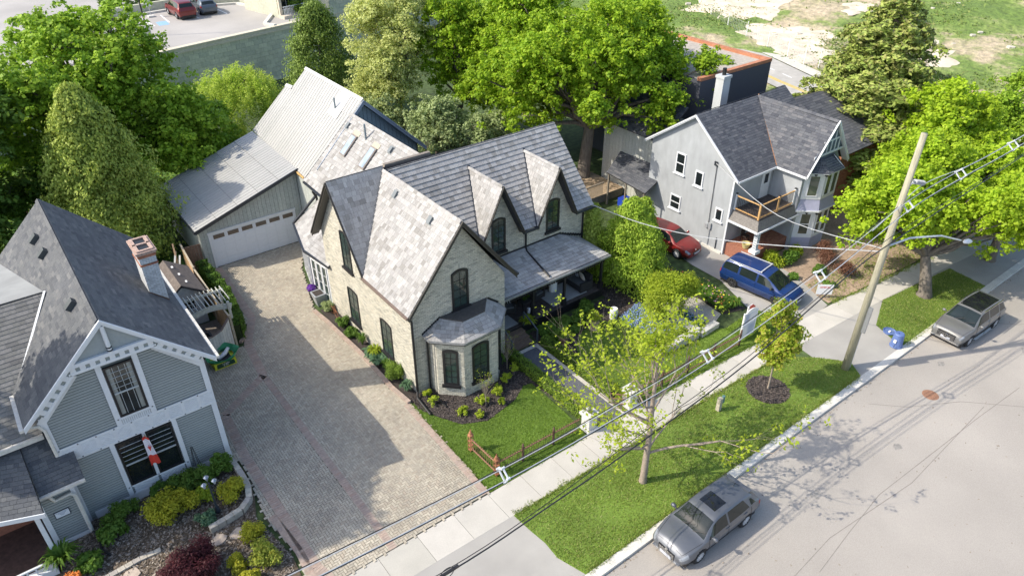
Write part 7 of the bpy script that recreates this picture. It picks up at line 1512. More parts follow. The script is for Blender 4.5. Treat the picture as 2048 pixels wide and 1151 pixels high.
# ================= utility pole and overhead lines =================
M_pole = mat('weathered pole', [(.30, .28, .20), (.36, .34, .25)], .9, 3, .2, bump=.4, bscale=30, stretch=(6, 6, .6))
M_galv = mat('galvanised', (.55, .57, .58), .35, 8, .1, metal=.3)
M_wire = mat('black cable', (.02, .02, .022), .5, 5, .1)
M_wirel = mat('bare grey wire', (.50, .51, .52), .45, 5, .1, metal=.2)
UP = empty('utility_pole', (17.3, -11.0, 0), 0, 'tall weathered wooden utility pole with grey street lamp arm and insulator', 'utility pole')
mb = MB(); mb.tube([(17.3, -11, -.1), (17.42, -11, 6), (17.62, -11, 11.85)], [.19, .155, .125], 12); mb.build('pole', M_pole, UP, smooth=True)
mb = MB(); mb.tube([(17.5, -11.03, 6.75), (18.6, -11.4, 6.95), (20.3, -12.0, 6.75), (21.6, -12.4, 6.25)], [.045, .045, .04, .035], 6); LA = mb.build('lamp_arm', M_galv, UP)
mb = MB(); mb.lathe((0, 0, 0), [(.02, -.42), (.09, -.3), (.15, -.05), (.15, .2), (.06, .36)], 12, M=Matrix.Translation((22.0, -12.5, 6.1)).to_3x3() @ Matrix.Rotation(R(108), 3, 'Y')); 
mb.v = [(x+22.0, y-12.55, z*.55+6.12) for x, y, z in mb.v]; mb.build('lamp_head', mat('lamp grey', (.60, .62, .63), .4, 5, .05), LA, smooth=True)
mb = MB(); mb.beam((17.5, -11, 10.0), (18.15, -11.0, 9.62), .05, .05); mb.beam((17.5, -11, 9.5), (18.15, -11.0, 9.6), .05, .05); BRK = mb.build('insulator_bracket', M_galv, UP)
mb = MB(); mb.tube([(18.12, -11, 9.62), (19.2, -11.02, 9.25)], .05, 8)
for i in range(8): mb.tube([(18.2+i*.12, -11, 9.595-i*.042), (18.235+i*.12, -11, 9.583-i*.042)], .11, 10)
mb.build('insulator', mat('insulator grey', (.42, .43, .45), .4, 5, .1), BRK)
for z in (2.3, 7.4): mb = MB(); mb.beam((17.32, -11.2, z), (17.36, -11.2, z+1.4), .3, .06); mb.build('pole_notice' if z > 5 else 'pole_box', mat('pole plate grey', (.20, .21, .22), .5, 5, .1), UP) if z < 5 else None
mb = MB(); mb.tube([(17.46, -11.12, .1), (17.5, -11.12, 3.2)], .035, 6); mb.build('cable_guard', M_galv, UP)
def sagline(pts, n=8):
    out = []
    for a, b in zip(pts, pts[1:]):
        for i in range(n): t = i/n; out.append(tuple(a[k]+(b[k]-a[k])*t for k in range(3)))
    return out+[pts[-1]]
def smoothline(pts, n=6):
    P = [Vector(p) for p in pts]; out = []
    for i in range(len(P)-1):
        p0, p1, p2, p3 = P[max(i-1, 0)], P[i], P[i+1], P[min(i+2, len(P)-1)]
        for k in range(n): t = k/n; out.append(.5*((2*p1)+(-p0+p2)*t+(2*p0-5*p1+4*p2-p3)*t*t+(-p0+3*p1-3*p2+p3)*t**3))
    return out+[P[-1]]
def wire(name, label, pts, r, m, cat='cable', group=None):
    mb = MB(); mb.tube(smoothline(pts), r, 5, cap=False); return tag(mb.build(name, m), label, cat, group)
BP = [(-16, 8.2), (-10.2, 7.35), (-3.5, 6.75), (1, 6.65), (5.4, 6.75), (11.8, 7.55), (17.5, 8.72), (22.2, 8.95), (27.5, 9.0), (40, 9.6)]
wire('overhead_cable', 'upper pale wire of the spaced bundle along the street', [(x, -11.2, z+.18) for x, z in BP], .013, M_wirel, group='spaced street cables')
wire('overhead_cable', 'near pale conductor of the spaced bundle along the street', [(x, -11.45, z-.02) for x, z in BP], .015, M_wirel, group='spaced street cables')
wire('overhead_cable', 'far dark conductor of the spaced bundle along the street', [(x, -11.0, z-.02) for x, z in BP], .016, M_wire, group='spaced street cables')
wire('overhead_cable', 'lowest dark conductor of the spaced bundle along the street', [(x, -11.3, z-.26) for x, z in BP], .019, M_wire, group='spaced street cables')
for i, (x, z) in enumerate(((-3.48, 6.75), (5.37, 6.75), (11.83, 7.55), (17.71, 8.74), (22.2, 8.95), (27.5, 9.0))):
    mb = MB(); mb.beam((x, -11.2, z+.2), (x, -11.46, z), .04, .05); mb.beam((x, -11.2, z+.2), (x, -10.98, z), .04, .05); mb.beam((x, -11.46, z), (x, -11.3, z-.27), .04, .05); mb.beam((x, -10.98, z), (x, -11.3, z-.27), .04, .05)
    for (y, dz) in ((-11.2, .2), (-11.46, 0), (-10.98, 0), (-11.3, -.27)): mb.tube([(x-.06, y, z+dz), (x+.06, y, z+dz)], .04, 8)
    tag(mb.build('cable_spacer', mat('spacer pale', (.55, .58, .62), .5, 5, .1)), ['pale cable spacer over the front walk beside the iron fence corner', 'pale cable spacer over the right iron fence', 'pale cable spacer over the nose of the blue minivan', 'pale cable spacer close to the wooden pole', 'pale cable spacer among the maple leaves right of the pole', 'pale cable spacer at the right edge of the picture'][i], 'cable spacer', 'pale spacers on the street cables')
TP = [(-14, 4.9), (-5.8, 4.1), (-1.7, 4.2), (2.45, 4.5), (7.93, 5.2), (14.1, 6.75), (17.3, 7.2), (29, 8.0), (42, 9)]
wire('telephone_cable', 'thick black telephone cable sagging over the boulevard', [(x, -11.3, z) for x, z in TP], .026, M_wire)
wire('telephone_cable', 'thinner line beside the thick black telephone cable', [(x, -11.15, z+.05+.15*math.sin(x*.4)) for x, z in TP], .014, M_wire)
mb = MB(); mb.tube([(-5.6+.25*math.cos(t*.6), -11.3, 4.1+.22*math.sin(t*.6)) for t in range(22)], .012, 4); mb.beam((-6.2, -11.3, 4.12), (-5.2, -11.3, 4.12), .08, .07); tag(mb.build('cable_loop', M_wire), 'coiled slack loop on the black telephone cable', 'cable loop')
wire('service_cable', 'dark service line from the pole to the stucco house wall', [(17.45, -11, 6.6), (19.5, -4.5, 4.9), (21.2, 1.05, 5.45)], .02, M_wirel, group='house service lines')
wire('service_cable', 'pale service line from the pole over the minivan to the brick house', [(17.4, -11, 6.5), (15.6, -5.0, 4.9), (14.0, -.8, 4.5), (12.9, 2.8, 4.7)], .022, M_wirel, group='house service lines')
wire('service_cable', 'grey wire rising from the cable bundle to the pole insulator', [(15.2, -11.2, 8.35), (17.0, -11.1, 8.7), (19.2, -11.02, 9.22), (24, -11.1, 9.0), (30, -11.2, 9.3)], .016, M_wirel, group='house service lines')
# ================= iron fence, gate piers =================
M_rust = mat('rusty iron', (.30, .16, .10)); M_rust2 = mat('rust orange iron', [(.26, .11, .055), (.36, .16, .08)], .85, 30, .3, bump=.4); M_iron = mat('dark brown iron', (.10, .055, .04), .7, 30, .3)
def iron_fence(label, pts, posts, big=(), group='rusty iron fence lengths', hgt=.82):
    e = empty('iron_fence', (pts[0][0], pts[0][1], 0), 0, label, 'fence', group)
    for (a, b) in zip(pts, pts[1:]):
        L = math.hypot(b[0]-a[0], b[1]-a[1])
        for z in (.14, .66): mb = MB(); mb.beam((*a, z), (*b, z), .035, .05); mb.build('rail', M_rust, e)
        n = int(L/.12)
        for i in range(n+1):
            t = i/n; x = a[0]+(b[0]-a[0])*t; y = a[1]+(b[1]-a[1])*t; mb = MB(); mb.tube([(x, y, .05), (x, y, .72)], .009, 4); mb.lathe((x, y, .70), [(.006, 0), (.026, .03), (.006, .09)], 5); mb.lathe((x, y, .16), [(.006, 0), (.024, .03), (.006, .07)], 5); mb.build('picket', M_rust if big else M_iron, e)
    for (x, y) in posts: mb = MB(); mb.box((x-.035, y-.035, 0), (x+.035, y+.035, .86)); mb.lathe((x, y, .86), [(.03, 0), (.055, .04), (.02, .09), (.04, .12), (.005, .17)], 8); mb.build('post', M_iron, e)
    for (x, y) in big:
        mb = MB()
        for dx in (-.08, .08):
            for dy in (-.08, .08): mb.beam((x+dx, y+dy, .0), (x+dx, y+dy, .86), .022, .022)
        for z in (.06, .3, .55, .8): mb.box((x-.09, y-.09, z), (x+.09, y+.09, z+.03))
        mb.lathe((x, y, .86), [(.12, 0), (.13, .04), (.08, .10), (.07, .17), (.04, .22), (.015, .27), (.028, .30), (.004, .36)], 8); mb.build('lattice_post', M_rust2, e)
iron_fence('rusty iron fence at the driveway corner with two orange lattice posts', [(-.1, -4.45), (-.05, -6.12)], [], [(-.1, -4.4), (-.05, -6.15)])
iron_fence('low iron fence between the corner post and the left gate pier', [(0, -6.15), (4.25, -6.3)], [(1.25, -6.2), (2.86, -6.25)])
iron_fence('low iron fence right of the gate, ending at the estate sign', [(7.5, -6.4), (14.75, -6.72)], [(9.3, -6.48), (11.0, -6.55), (12.8, -6.63), (14.7, -6.72)])
M_pier = mat('pale stone pier', [(.55, .54, .51), (.60, .59, .56)], .85, 7, .12, bump=.3)
for (x, lb) in ((4.72, 'left pale stone gate pier with a carved finial'), (7.2, 'right pale stone gate pier with a carved finial')):
    e = empty('gate_pier', (x, -6.45, 0), 0, lb, 'gate pier', 'pair of stone gate piers'); mb = MB(); mb.box((x-.24, -6.69, 0), (x+.24, -6.21, .82)); mb.box((x-.29, -6.74, 0), (x+.29, -6.16, .14)); mb.build('shaft', M_pier, e)
    mb = MB(); mb.box((x-.33, -6.78, .82), (x+.33, -6.12, .92)); mb.prism([(x-.3, -6.75, .92), (x+.3, -6.75, .92), (x+.3, -6.15, .92), (x-.3, -6.15, .92)], (0, 0, .03)); mb.build('cap', M_pier, e)
    mb = MB(); mb.lathe((x, -6.45, .95), [(.09, 0), (.10, .04), (.04, .08), (.09, .15), (.10, .2), (.03, .3), (.005, .36)], 10); mb.build('finial', mat('lead grey', (.10, .11, .12), .6, 8, .2), e, smooth=True)
for i, (x0, x1, lb) in enumerate(((4.98, 5.5, 'left leaf of the low rusty gate standing open'), (6.5, 6.95, 'right leaf of the low rusty gate standing open'))):
    e = empty('iron_gate', (x0, -6.4, 0), 0, lb, 'gate', 'two leaves of the rusty gate'); a, b = ((4.98, -6.4), (5.25, -5.8)) if i == 0 else ((6.95, -6.4), (6.5, -5.9))
    for z in (.12, .4, .66): mb = MB(); mb.beam((*a, z), (*b, z), .03, .04); mb.build('rail', M_rust, e)
    for k in range(7): t = k/6; x = a[0]+(b[0]-a[0])*t; y = a[1]+(b[1]-a[1])*t; mb = MB(); mb.tube([(x, y, .08), (x, y, .74)], .01, 4); mb.build('picket', M_rust, e)
# ================= signs =================
M_red = mat('sign red', (.62, .05, .035), .5, 5, .03); M_sblue = mat('sign blue', (.03, .12, .50), .5, 5, .03); M_swhite = mat('sign white', (.80, .80, .80), .5, 5, .02)
ES = empty('estate_sign', (15.0, -6.5, 0), 0, 'white arched estate sign with pale blurred blue panel and red and blue back board', 'sign')
plq = Plane((14.95, -6.55, 0), (1.0, .0, 0), (0, 0, 1))
mb = MB(); mb.beam((14.95, -6.55, 0), (14.95, -6.55, 1.75), .07, .07); mb.build('post', M_swhite, ES)
mb = MB(); quadbox(mb, plq, arc_poly(.02, .15, 1.1, 1.85, .22), -.02, .02); mb.build('board', M_swhite, ES)
def sgrad(nm):
    m = bpy.data.materials.new(nm); m.use_nodes = True; N = m.node_tree.nodes; L = m.node_tree.links; tc = N.new('ShaderNodeNewGeometry'); nz = N.new('ShaderNodeTexNoise'); nz.inputs['Scale'].default_value = 1.6; nz.inputs['Detail'].default_value = 0; L.new(tc.outputs['Position'], nz.inputs['Vector'])
    c = N.new('ShaderNodeValToRGB'); c.color_ramp.elements[0].position = .35; c.color_ramp.elements[0].color = (.36, .42, .55, 1); c.color_ramp.elements[1].position = .65; c.color_ramp.elements[1].color = (.72, .72, .74, 1); L.new(nz.outputs[0], c.inputs[0]); L.new(c.outputs[0], N['Principled BSDF'].inputs['Base Color']); return m
mb = MB(); quadbox(mb, plq, rect(.12, .25, 1.02, 1.62), .021, .026); mb.build('panel', sgrad('washed blue panel'), ES)
pl2 = Plane((15.1, -6.45, 0), (1.0, .25, 0), (0, 0, 1))
mb = MB(); quadbox(mb, pl2, [(.3, .55), (1.35, .55), (1.42, 1.3), (.9, 1.75), (.3, 1.9)], -.02, .02); bkb = mb.build('back_board', M_swhite, ES)
mb = MB(); quadbox(mb, pl2, [(.55, 1.62), (1.38, 1.22), (1.40, 1.36), (.95, 1.72), (.5, 1.86)], .021, .03); mb.build('red_band', M_red, bkb)
mb = MB(); quadbox(mb, pl2, [(.95, .75), (1.15, .8), (1.22, 1.0), (1.18, 1.2), (1.0, 1.28), (.95, 1.1)], .021, .03); mb.build('blue_shape', M_sblue, bkb)
LS = empty('lawn_sign', (21.9, -7.0, 0), 0, 'small white lawn sign with red lettering beside the front walk', 'sign')
plL = Plane((21.55, -6.55, 0), (.72, -.62, 0), (.12, -.1, 1)); mb = MB(); quadbox(mb, plL, rect(0, .25, .86, .88), -.01, .01); mb.build('board', M_swhite, LS)
for u in (.2, .66): mb = MB(); mb.tube([plL.p(u, -.05), plL.p(u, .4, -.02)], .008, 4); mb.build('stake', M_galv, LS)
M = plL.M(.43, .70, .012); text3('AMICAL', M, .17, M_red, LS); text3('a', plL.M(.43, .46, .012), .12, mat('sign grey', (.3, .3, .32), .5, 5, .05), LS)
# ================= street clutter =================
BN = empty('recycling_bin', (20.9, -11.6, 0), 0, 'blue round plastic bin standing upside down on the kerb apron', 'bin'); M_bin = mat('blue bin plastic', (.11, .17, .38), .5, 6, .08)
mb = MB(); mb.lathe((20.95, -11.55, .01), [(.30, 0), (.31, .05), (.285, .07), (.235, .74), (.2, .78), (.07, .78), (.06, .72), (.005, .72)], 20); mb.build('barrel', M_bin, BN, smooth=False)
mb = MB(); mb.box((20.62, -11.62, .35), (20.69, -11.5, .5)); mb.build('label', M_swhite, BN); mb = MB(); mb.tube([(20.6, -11.6, .12), (20.52, -11.62, .2), (20.6, -11.64, .28)], .015, 5); mb.build('handle', M_blk, BN)
mb = MB(); mb.lathe((21.8, -10.75, .01), [(.31, 0), (.33, .08), (.30, .085), (.27, .03), (.005, .03)], 20); LD = mb.build('bin_lid', M_bin); tag(LD, 'blue round bin lid lying on the boulevard grass', 'bin lid'); mb = MB(); mb.box((21.72, -10.8, .04), (21.86, -10.72, .09)); mb.build('lid_label', M_swhite, LD)
MK = empty('marker_post', (10.1, -9.15, 0), 0, 'short weathered post with a teal cap in the boulevard grass', 'post'); mb = MB(); mb.box((10.02, -9.24, 0), (10.2, -9.06, .72)); mb.build('post', mat('faded wood', (.42, .38, .30), .9, 10, .2), MK); mb = MB(); mb.tube([(10.26, -9.2, .45), (10.26, -9.2, .8)], .07, 10); mb.build('cap', mat('teal cap', (.10, .20, .20), .5, 5, .1), MK)
# garden waste bag
BG = empty('garden_bag', (-6.3, 7.7, 0), 0, 'open green and yellow garden bag bulging beside the board fence', 'bag')
M_bgreen = mat('bag green', (.03, .24, .10), .55, 14, .2, bump=.5, bscale=12); M_byel = mat('bag yellow', (.62, .62, .04), .5, 10, .1)
BGO = (-6.3, 7.75); plg2 = Plane((-6.85, 7.25, 0), (1, .05, 0), (0, -.05, 1))
mb = MB(); mb.prism([(-6.9, 7.3, 0), (-5.85, 7.3, 0), (-5.8, 8.1, 0), (-6.95, 8.1, 0)], (0, 0, .36)); mb.build('bag_body', M_byel, BG)
mb = MB(); mb.prism([(-6.80, 7.285, .10), (-5.92, 7.285, .10), (-5.95, 7.285, .34), (-6.77, 7.285, .34)], (0, -.012, 0)); mb.build('bag_label', mat('bag dark green', (.015, .06, .03), .5, 5, .1), BG)
pw_ = Plane((-6.36, 7.27, .28), (1, 0, 0), (0, 0, 1)); text3('LAWN', pw_.M(0, 0, .004), .11, M_swhite, BG, ext=.002); text3('& 727', pw_.M(0, -.1, .004), .10, M_swhite, BG, ext=.002)
rg = np.random.default_rng(5); V = []; n1, n2 = 28, 9
for i in range(n1):
    a = 6.283*i/n1
    for j in range(n2):
        t = j/(n2-1); rr_ = .42+.22*math.sin(t*3.1)+.05*math.sin(a*5+t*4)+rg.normal(0, .015); V.append((-6.35+math.cos(a)*rr_*1.25, 7.78+math.sin(a)*rr_*.9, .28+.34*math.sin(t*2.6)+.10*math.sin(a)+.03*math.sin(a*7+j)))
F = [(i*n2+j, ((i+1) % n1)*n2+j, ((i+1) % n1)*n2+j+1, i*n2+j+1) for i in range(n1) for j in range(n2-1)]; npmesh('bag_collar', V, F, M_bgreen, BG, smooth=True)
mb = MB(); mb.tube([(-6.6, 7.6, .42), (-6.2, 7.75, .5), (-5.95, 7.95, .6)], [.09, .11, .08], 8); mb.build('white_sack', mat('white sack', (.68, .68, .72), .6, 10, .1), BG, smooth=True)
mb = MB(); mb.box((-6.75, 7.4, .30), (-6.0, 7.95, .38)); mb.build('bag_contents', M_blk, BG)
# ================= board fence, pergola and shed between house and garage =================
M_bw = mat('white washed board', [(.50, .51, .50), (.56, .57, .56), (.47, .48, .47)], .8, 8, .1); M_bt = mat('tan fence board', [(.46, .31, .17), (.52, .37, .22), (.42, .28, .16)], .85, 8, .15, stretch=(4, 4, .5))
def board_fence(label, pts, h, m, bw=.14, cap=None, group='board fences by the driveway', posts=True):
    e = empty('board_fence', (pts[0][0], pts[0][1], 0), 0, label, 'fence', group)
    for (a, b) in zip(pts, pts[1:]):
        d = Vector((b[0]-a[0], b[1]-a[1], 0)); L = d.length; n = max(1, int(L/bw)); ha, hb = a[2] if len(a) > 2 else h, b[2] if len(b) > 2 else h; d.normalize()
        for i in range(n):
            t = (i+.5)/n; c = Vector((a[0], a[1], 0)).lerp(Vector((b[0], b[1], 0)), t); hh = ha+(hb-ha)*t; mb = MB(); mb.beam((c.x, c.y, .04), (c.x, c.y, hh), L/n-.012, .022, up=(-d.y, d.x, 0)); mb.build('board', m, e)
        mb = MB(); mb.beam((a[0], a[1], ha+.03), (b[0], b[1], hb+.03), .09, .04); mb.build('cap_rail', cap or m, e)
        if posts: mb = MB(); mb.box((a[0]-.05, a[1]-.05, 0), (a[0]+.05, a[1]+.05, ha+.18)); mb.build('post', cap or m, e)
    return e
M_cap = mat('brown cap rail', (.16, .12, .10), .8, 8, .2)
board_fence('white board fence with a scooped brown cap beside the green bag', [(-6.95, 8.1, 1.45), (-6.5, 8.15, 1.35), (-5.95, 8.35, 1.4), (-5.45, 8.65, 1.75)], 1.5, M_bw, cap=M_cap, posts=False)
board_fence('tan board fence behind the narrow hedge', [(-5.35, 8.7, 1.7), (-5.4, 11.4, 1.75), (-5.35, 14.2, 1.8), (-5.15, 17.2, 1.9)], 1.8, M_bt, cap=mat('pale cap rail', (.44, .38, .28), .85, 8, .15))
board_fence('short tan board fence joining the garage wall', [(-5.1, 17.2), (-4.15, 17.1)], 1.6, mat('brown fence board', [(.24, .15, .10), (.30, .19, .13)], .85, 8, .2), posts=False)
PG_ = empty('pergola', (-6, 10, 0), 0, 'weathered white pergola with cross slats on a curved beam beside the shed', 'pergola')
M_pg = mat('pergola white', [(.48, .50, .46), (.55, .57, .52)], .85, 10, .15)
for i in range(12):
    x = -7.15+i*.2; mb = MB(); mb.beam((x-.03, 9.3+.02*i, 2.25), (x-.05, 10.95, 2.25), .035, .09); mb.build('slat', M_pg, PG_)
mb = MB()
for i in range(10): t0, t1 = i/10, (i+1)/10; mb.beam((-7.15+2.2*t0, 9.55, 2.02-.22+.22*math.sin(3.14*t0)), (-7.15+2.2*t1, 9.55, 2.02-.22+.22*math.sin(3.14*t1)), .05, .3)
mb.build('arched_beam', M_pg, PG_)
mb = MB(); mb.beam((-7.2, 10.75, 2.14), (-4.9, 10.75, 2.14), .05, .14); mb.build('rear_beam', M_pg, PG_)
for (x, y) in ((-5.1, 9.5), (-5.1, 10.75), (-7.1, 10.75)): mb = MB(); mb.box((x-.06, y-.06, 0), (x+.06, y+.06, 2.15)); mb.build('post', M_pg, PG_)
SH = empty('garden_shed', (-6.5, 12.5, 0), 0, 'small white shed with brown felt roof behind the pergola', 'shed')
mb = MB(); mb.prism([(-7.35, 11.7, 0), (-5.75, 11.7, 0), (-5.75, 11.7, 1.9), (-6.6, 11.7, 2.5), (-7.35, 11.7, 2.0)], (0, 2.7, 0)); mb.build('wall', mat('shed white', (.55, .57, .58), .8, 6, .1), SH)
mb = MB(); PSh = Pieces(None, 'felt_strip', mat('brown felt', [(.13, .11, .10), (.16, .135, .12)], .95, 8, .2), 20)
roofplane(PSh, mb, [(-5.55, 11.4, 1.95), (-5.55, 14.5, 1.95), (-6.65, 14.5, 2.7), (-6.65, 11.4, 2.7)], (0, 1), dv=.45, du=3.2, th=.015); roofplane(PSh, mb, [(-7.6, 14.5, 1.95), (-7.6, 11.4, 1.95), (-6.65, 11.4, 2.7), (-6.65, 14.5, 2.7)], (0, 1), dv=.45, du=3.2, th=.015)
o = mb.build('roof', M_deckrf, SH); PSh.parent = o; PSh.emit(); window(SH, Plane((0, 11.7, 0), (1, 0, 0), (0, 0, 1)), -6.95, 1.0, -6.15, 1.6, M_swhite, M_glassd, nx=4, ny=2, fw=.05)
for i in range(3):
    mb = MB(); mb.box((-6.3-.1*i, 12.0+i*.8, 2.45+.07*i), (-6.2-.1*i, 12.2+i*.8, 2.47+.07*i)); mb.build('roof_patch', M_swhite, SH)
pat = empty('patio_grill', (-6.1, 9.1, 0), 0, 'covered patio grill with a bright metal pot behind the scooped fence', 'grill')
mb = MB(); mb.box((-6.9, 9.0, 0), (-6.3, 9.5, .9)); mb.build('grill_body', M_blk, pat); mb = MB(); mb.tube([(-6.6, 9.0, .95), (-6.6, 9.5, .95)], .2, 10); mb.build('grill_lid', M_blk, pat); mb = MB(); mb.lathe((-5.85, 9.0, .5), [(.12, 0), (.15, .1), (.14, .22), (.02, .25)], 10); mb.build('pot', M_chrome, pat, smooth=True)
sheet('patio', [(-8.2, 8.62), (-5.4, 8.7), (-5.4, 11.6), (-8.2, 11.6)], .006, mat('patio stone', (.22, .19, .16), .9, 8, .2))
CL = empty('lumber_pile', (-5.9, 15.6, 0), 0, 'leaning poles and red plastic behind the tan fence', 'lumber')
for i, (a, b, m_) in enumerate((((-6.6, 15.0, .1), (-5.6, 16.6, 1.9), M_bw), ((-6.2, 15.2, .1), (-5.5, 16.2, 1.8), M_bw), ((-5.9, 15.4, .1), (-5.6, 16.8, 2.3), M_bt))): mb = MB(); mb.beam(a, b, .09, .05); mb.build('plank', m_, CL)
mb = MB(); mb.prism([(-6.0, 14.9, .2), (-5.6, 15.0, .2), (-5.6, 15.5, .2), (-5.9, 15.6, .2)], (0, 0, 1.2)); mb.build('red_plastic', M_red, CL)
# ================= left garden furniture =================
M_cast = mat('dark cast iron', (.035, .045, .055), .45, 10, .2)
LP_ = empty('garden_lamp_post', (-9.66, -1.12, 0), 0, 'dark cast iron garden lamp post with three lantern heads', 'lamp post')
mb = MB(); mb.lathe((-9.66, -1.12, 0), [(.10, 0), (.11, .08), (.07, .3), (.05, .35), (.038, .5), (.034, 1.55), (.05, 1.6)], 10); mb.build('post', M_cast, LP_, smooth=True)
for k in range(3):
    a = R(90+120*k); x, y = -9.66+.22*math.cos(a), -1.12+.22*math.sin(a); mb = MB(); mb.tube([(-9.66, -1.12, 1.5), (-9.66+.12*math.cos(a), -1.12+.12*math.sin(a), 1.42), (x, y, 1.55)], .014, 5); h_ = mb.build('arm', M_cast, LP_)
    mb = MB(); mb.lathe((x, y, 1.55), [(.04, 0), (.085, .16), (.095, .18)], 6); mb.build('lantern_glass', mat('lantern glass', (.32, .35, .38), .1, 5, .1), h_); mb = MB(); mb.lathe((x, y, 1.73), [(.11, 0), (.05, .05), (.01, .09)], 6); mb.build('lantern_cap', mat('lantern cap', (.30, .34, .40), .25, 5, .1, metal=.5), h_)
OB = empty('wire_obelisk', (-9.6, 1.05, 0), 0, 'thin dark wire plant obelisk against the grey clapboards', 'obelisk')
for k in range(6): a = k*1.047; mb = MB(); mb.tube([(-9.6+.2*math.cos(a), 1.05+.18*math.sin(a), 0), (-9.6+.03*math.cos(a), 1.05+.03*math.sin(a), 1.7)], .009, 4); mb.build('wire', M_black, OB)
for z, r_ in ((.5, .15), (1.0, .1)): mb = MB(); mb.tube([(-9.6+r_*math.cos(t*.524), 1.05+r_*math.sin(t*.524), z) for t in range(13)], .008, 4); mb.build('hoop', M_black, OB)
FG = empty('canada_flag', (-10.96, 1.3, 3.1), 0, 'red and white maple leaf flag hanging from a short pole between the lower windows', 'flag')
mb = MB(); mb.tube([(-10.96, 1.38, 2.95), (-10.94, .95, 3.12)], .016, 6); mb.build('flag_pole', mat('brass pole', (.35, .30, .18), .4, 5, .1, metal=.5), FG)
def flagstrip(name, z0, z1, m):
    V = []; F = []; nu, nv = 8, 6
    for i in range(nv+1):
        z = z0+(z1-z0)*i/nv
        for j in range(nu+1): t = j/nu; wv = .10+.05*(3.05-z); V.append((-10.98+(t-.5)*wv*2+.02*(3.0-z)*2, 1.02+.035*math.sin(t*9+z*3), z+.05*math.sin(t*5)))
    for i in range(nv):
        for j in range(nu): F.append((i*(nu+1)+j, i*(nu+1)+j+1, (i+1)*(nu+1)+j+1, (i+1)*(nu+1)+j))
    return npmesh(name, V, F, m, FG, smooth=True)
flagstrip('red_band', 2.95, 3.08, M_red); fw_ = flagstrip('white_band', 2.12, 2.95, mat('flag cloth white', (.72, .70, .76), .8, 5, .04)); flagstrip('red_band', 1.66, 2.12, M_red)
mb = MB(); pf_ = Plane((-10.96, .965, 2.55), (1, 0, 0), (0, 0, 1)); quadbox(mb, pf_, [(-.06, .1), (-.03, -.02), (0, -.16), (.04, -.05), (.07, .06), (.02, .05), (0, .18), (-.02, .06)], 0, .004); mb.build('maple_leaf', M_red, fw_)
# ================= beside the brick house =================
M_zinc = mat('zinc planter', (.33, .35, .37), .5, 6, .1)
PLN = empty('planter_box', (-.55, 10.0, 0), 0, 'grey tapered planter box at the corner of the glazed mudroom', 'planter'); mb = MB(); mb.raw([(-.62, 9.35, 0), (-.22, 9.35, 0), (-.22, 9.75, 0), (-.62, 9.75, 0), (-.78, 9.2, .75), (-.15, 9.2, .75), (-.15, 9.9, .75), (-.78, 9.9, .75)], [(3, 2, 1, 0), (4, 5, 6, 7), (0, 1, 5, 4), (1, 2, 6, 5), (2, 3, 7, 6), (3, 0, 4, 7)]); mb.build('box', M_zinc, PLN); mb = MB(); mb.box((-.7, 9.28, .70), (-.22, 9.82, .76)); mb.build('soil', M_mulch, PLN)
PF_ = empty('purple_flower_pot', (-.55, 10.3, 0), 0, 'dark pot of bright purple flowers beside the mudroom doors', 'flower pot'); mb = MB(); mb.lathe((-.5, 10.3, .0), [(.13, 0), (.18, .3), (.2, .55), (.17, .56)], 12); mb.build('pot', M_black, PF_)
rgp = np.random.default_rng(8); d = sph(rgp, 500, .8); P = np.array([-.5, 10.3, .68])+d*np.array([.25, .25, .2]); quads_obj('blooms', leaf_quads(rgp, P, d, .07, 1, .4), mat('purple petal', [(.12, .02, .30), (.20, .05, .42)], .7, 5, .1), PF_, rgp)
BK = empty('bicycle_planter', (-.25, 8.0, 0), 0, 'rusty orange bicycle shaped plant stand against the house side', 'plant stand')
for (y, r_) in ((8.35, .22), (7.85, .22)): mb = MB(); mb.tube([(-.28, y+r_*math.cos(t*.4), .24+r_*math.sin(t*.4)) for t in range(17)], .014, 5); mb.build('wheel', M_rust2, BK)
mb = MB(); mb.tube([(-.28, 8.35, .24), (-.28, 8.1, .55), (-.28, 7.85, .24), (-.28, 7.9, .75), (-.28, 8.1, .55)], .016, 5); mb.build('frame', M_rust2, BK)
UR = [(7.7, -1.25, 'terracotta urn of feathery fern before the porch'), (9.9, -1.2, 'square stone urn with leafy plant at the lawn edge')]
for i, (x, y, lb) in enumerate(UR):
    e = empty('garden_urn', (x, y, 0), 0, lb, 'urn'); mb = MB()
    if i == 0: mb.lathe((x, y, 0), [(.14, 0), (.16, .05), (.11, .1), (.2, .4), (.23, .5), (.2, .5)], 14)
    else: mb.box((x-.24, y-.24, 0), (x+.24, y+.24, .08)); mb.box((x-.15, y-.15, .08), (x+.15, y+.15, .4)); mb.box((x-.2, y-.2, .4), (x+.2, y+.2, .48))
    mb.build('urn_body', mat('terracotta urn' if i == 0 else 'sandstone urn', (.30, .17, .12) if i == 0 else (.42, .32, .22), .9, 8, .2), e)
    spiky(['feathery fern in the terracotta urn', 'leafy spray in the stone urn'][i], (x, y), .5, .5, 150, L_box if i == 0 else L_char, 200+i, name='potted_fern', w=.022, z=.45)
CN = empty('white_garden_pot', (11.35, -1.15, 0), 0, 'tall white pot with a hose loop beside the stone urn', 'pot'); mb = MB(); mb.lathe((11.35, -1.15, 0), [(.2, 0), (.22, .3), (.2, .62), (.17, .62), (.16, .5), (.01, .5)], 16); mb.build('pot_body', M_swhite, CN); mb = MB(); mb.tube([(11.3, -1.36, .5), (11.22, -1.38, .3), (11.3, -1.38, .15)], .015, 5); mb.build('hose', M_blk, CN)
spiky('potted fern at the head of the porch steps', (6.9, .55), .5, .45, 150, L_char, 205, name='potted_fern', w=.022, z=.62)
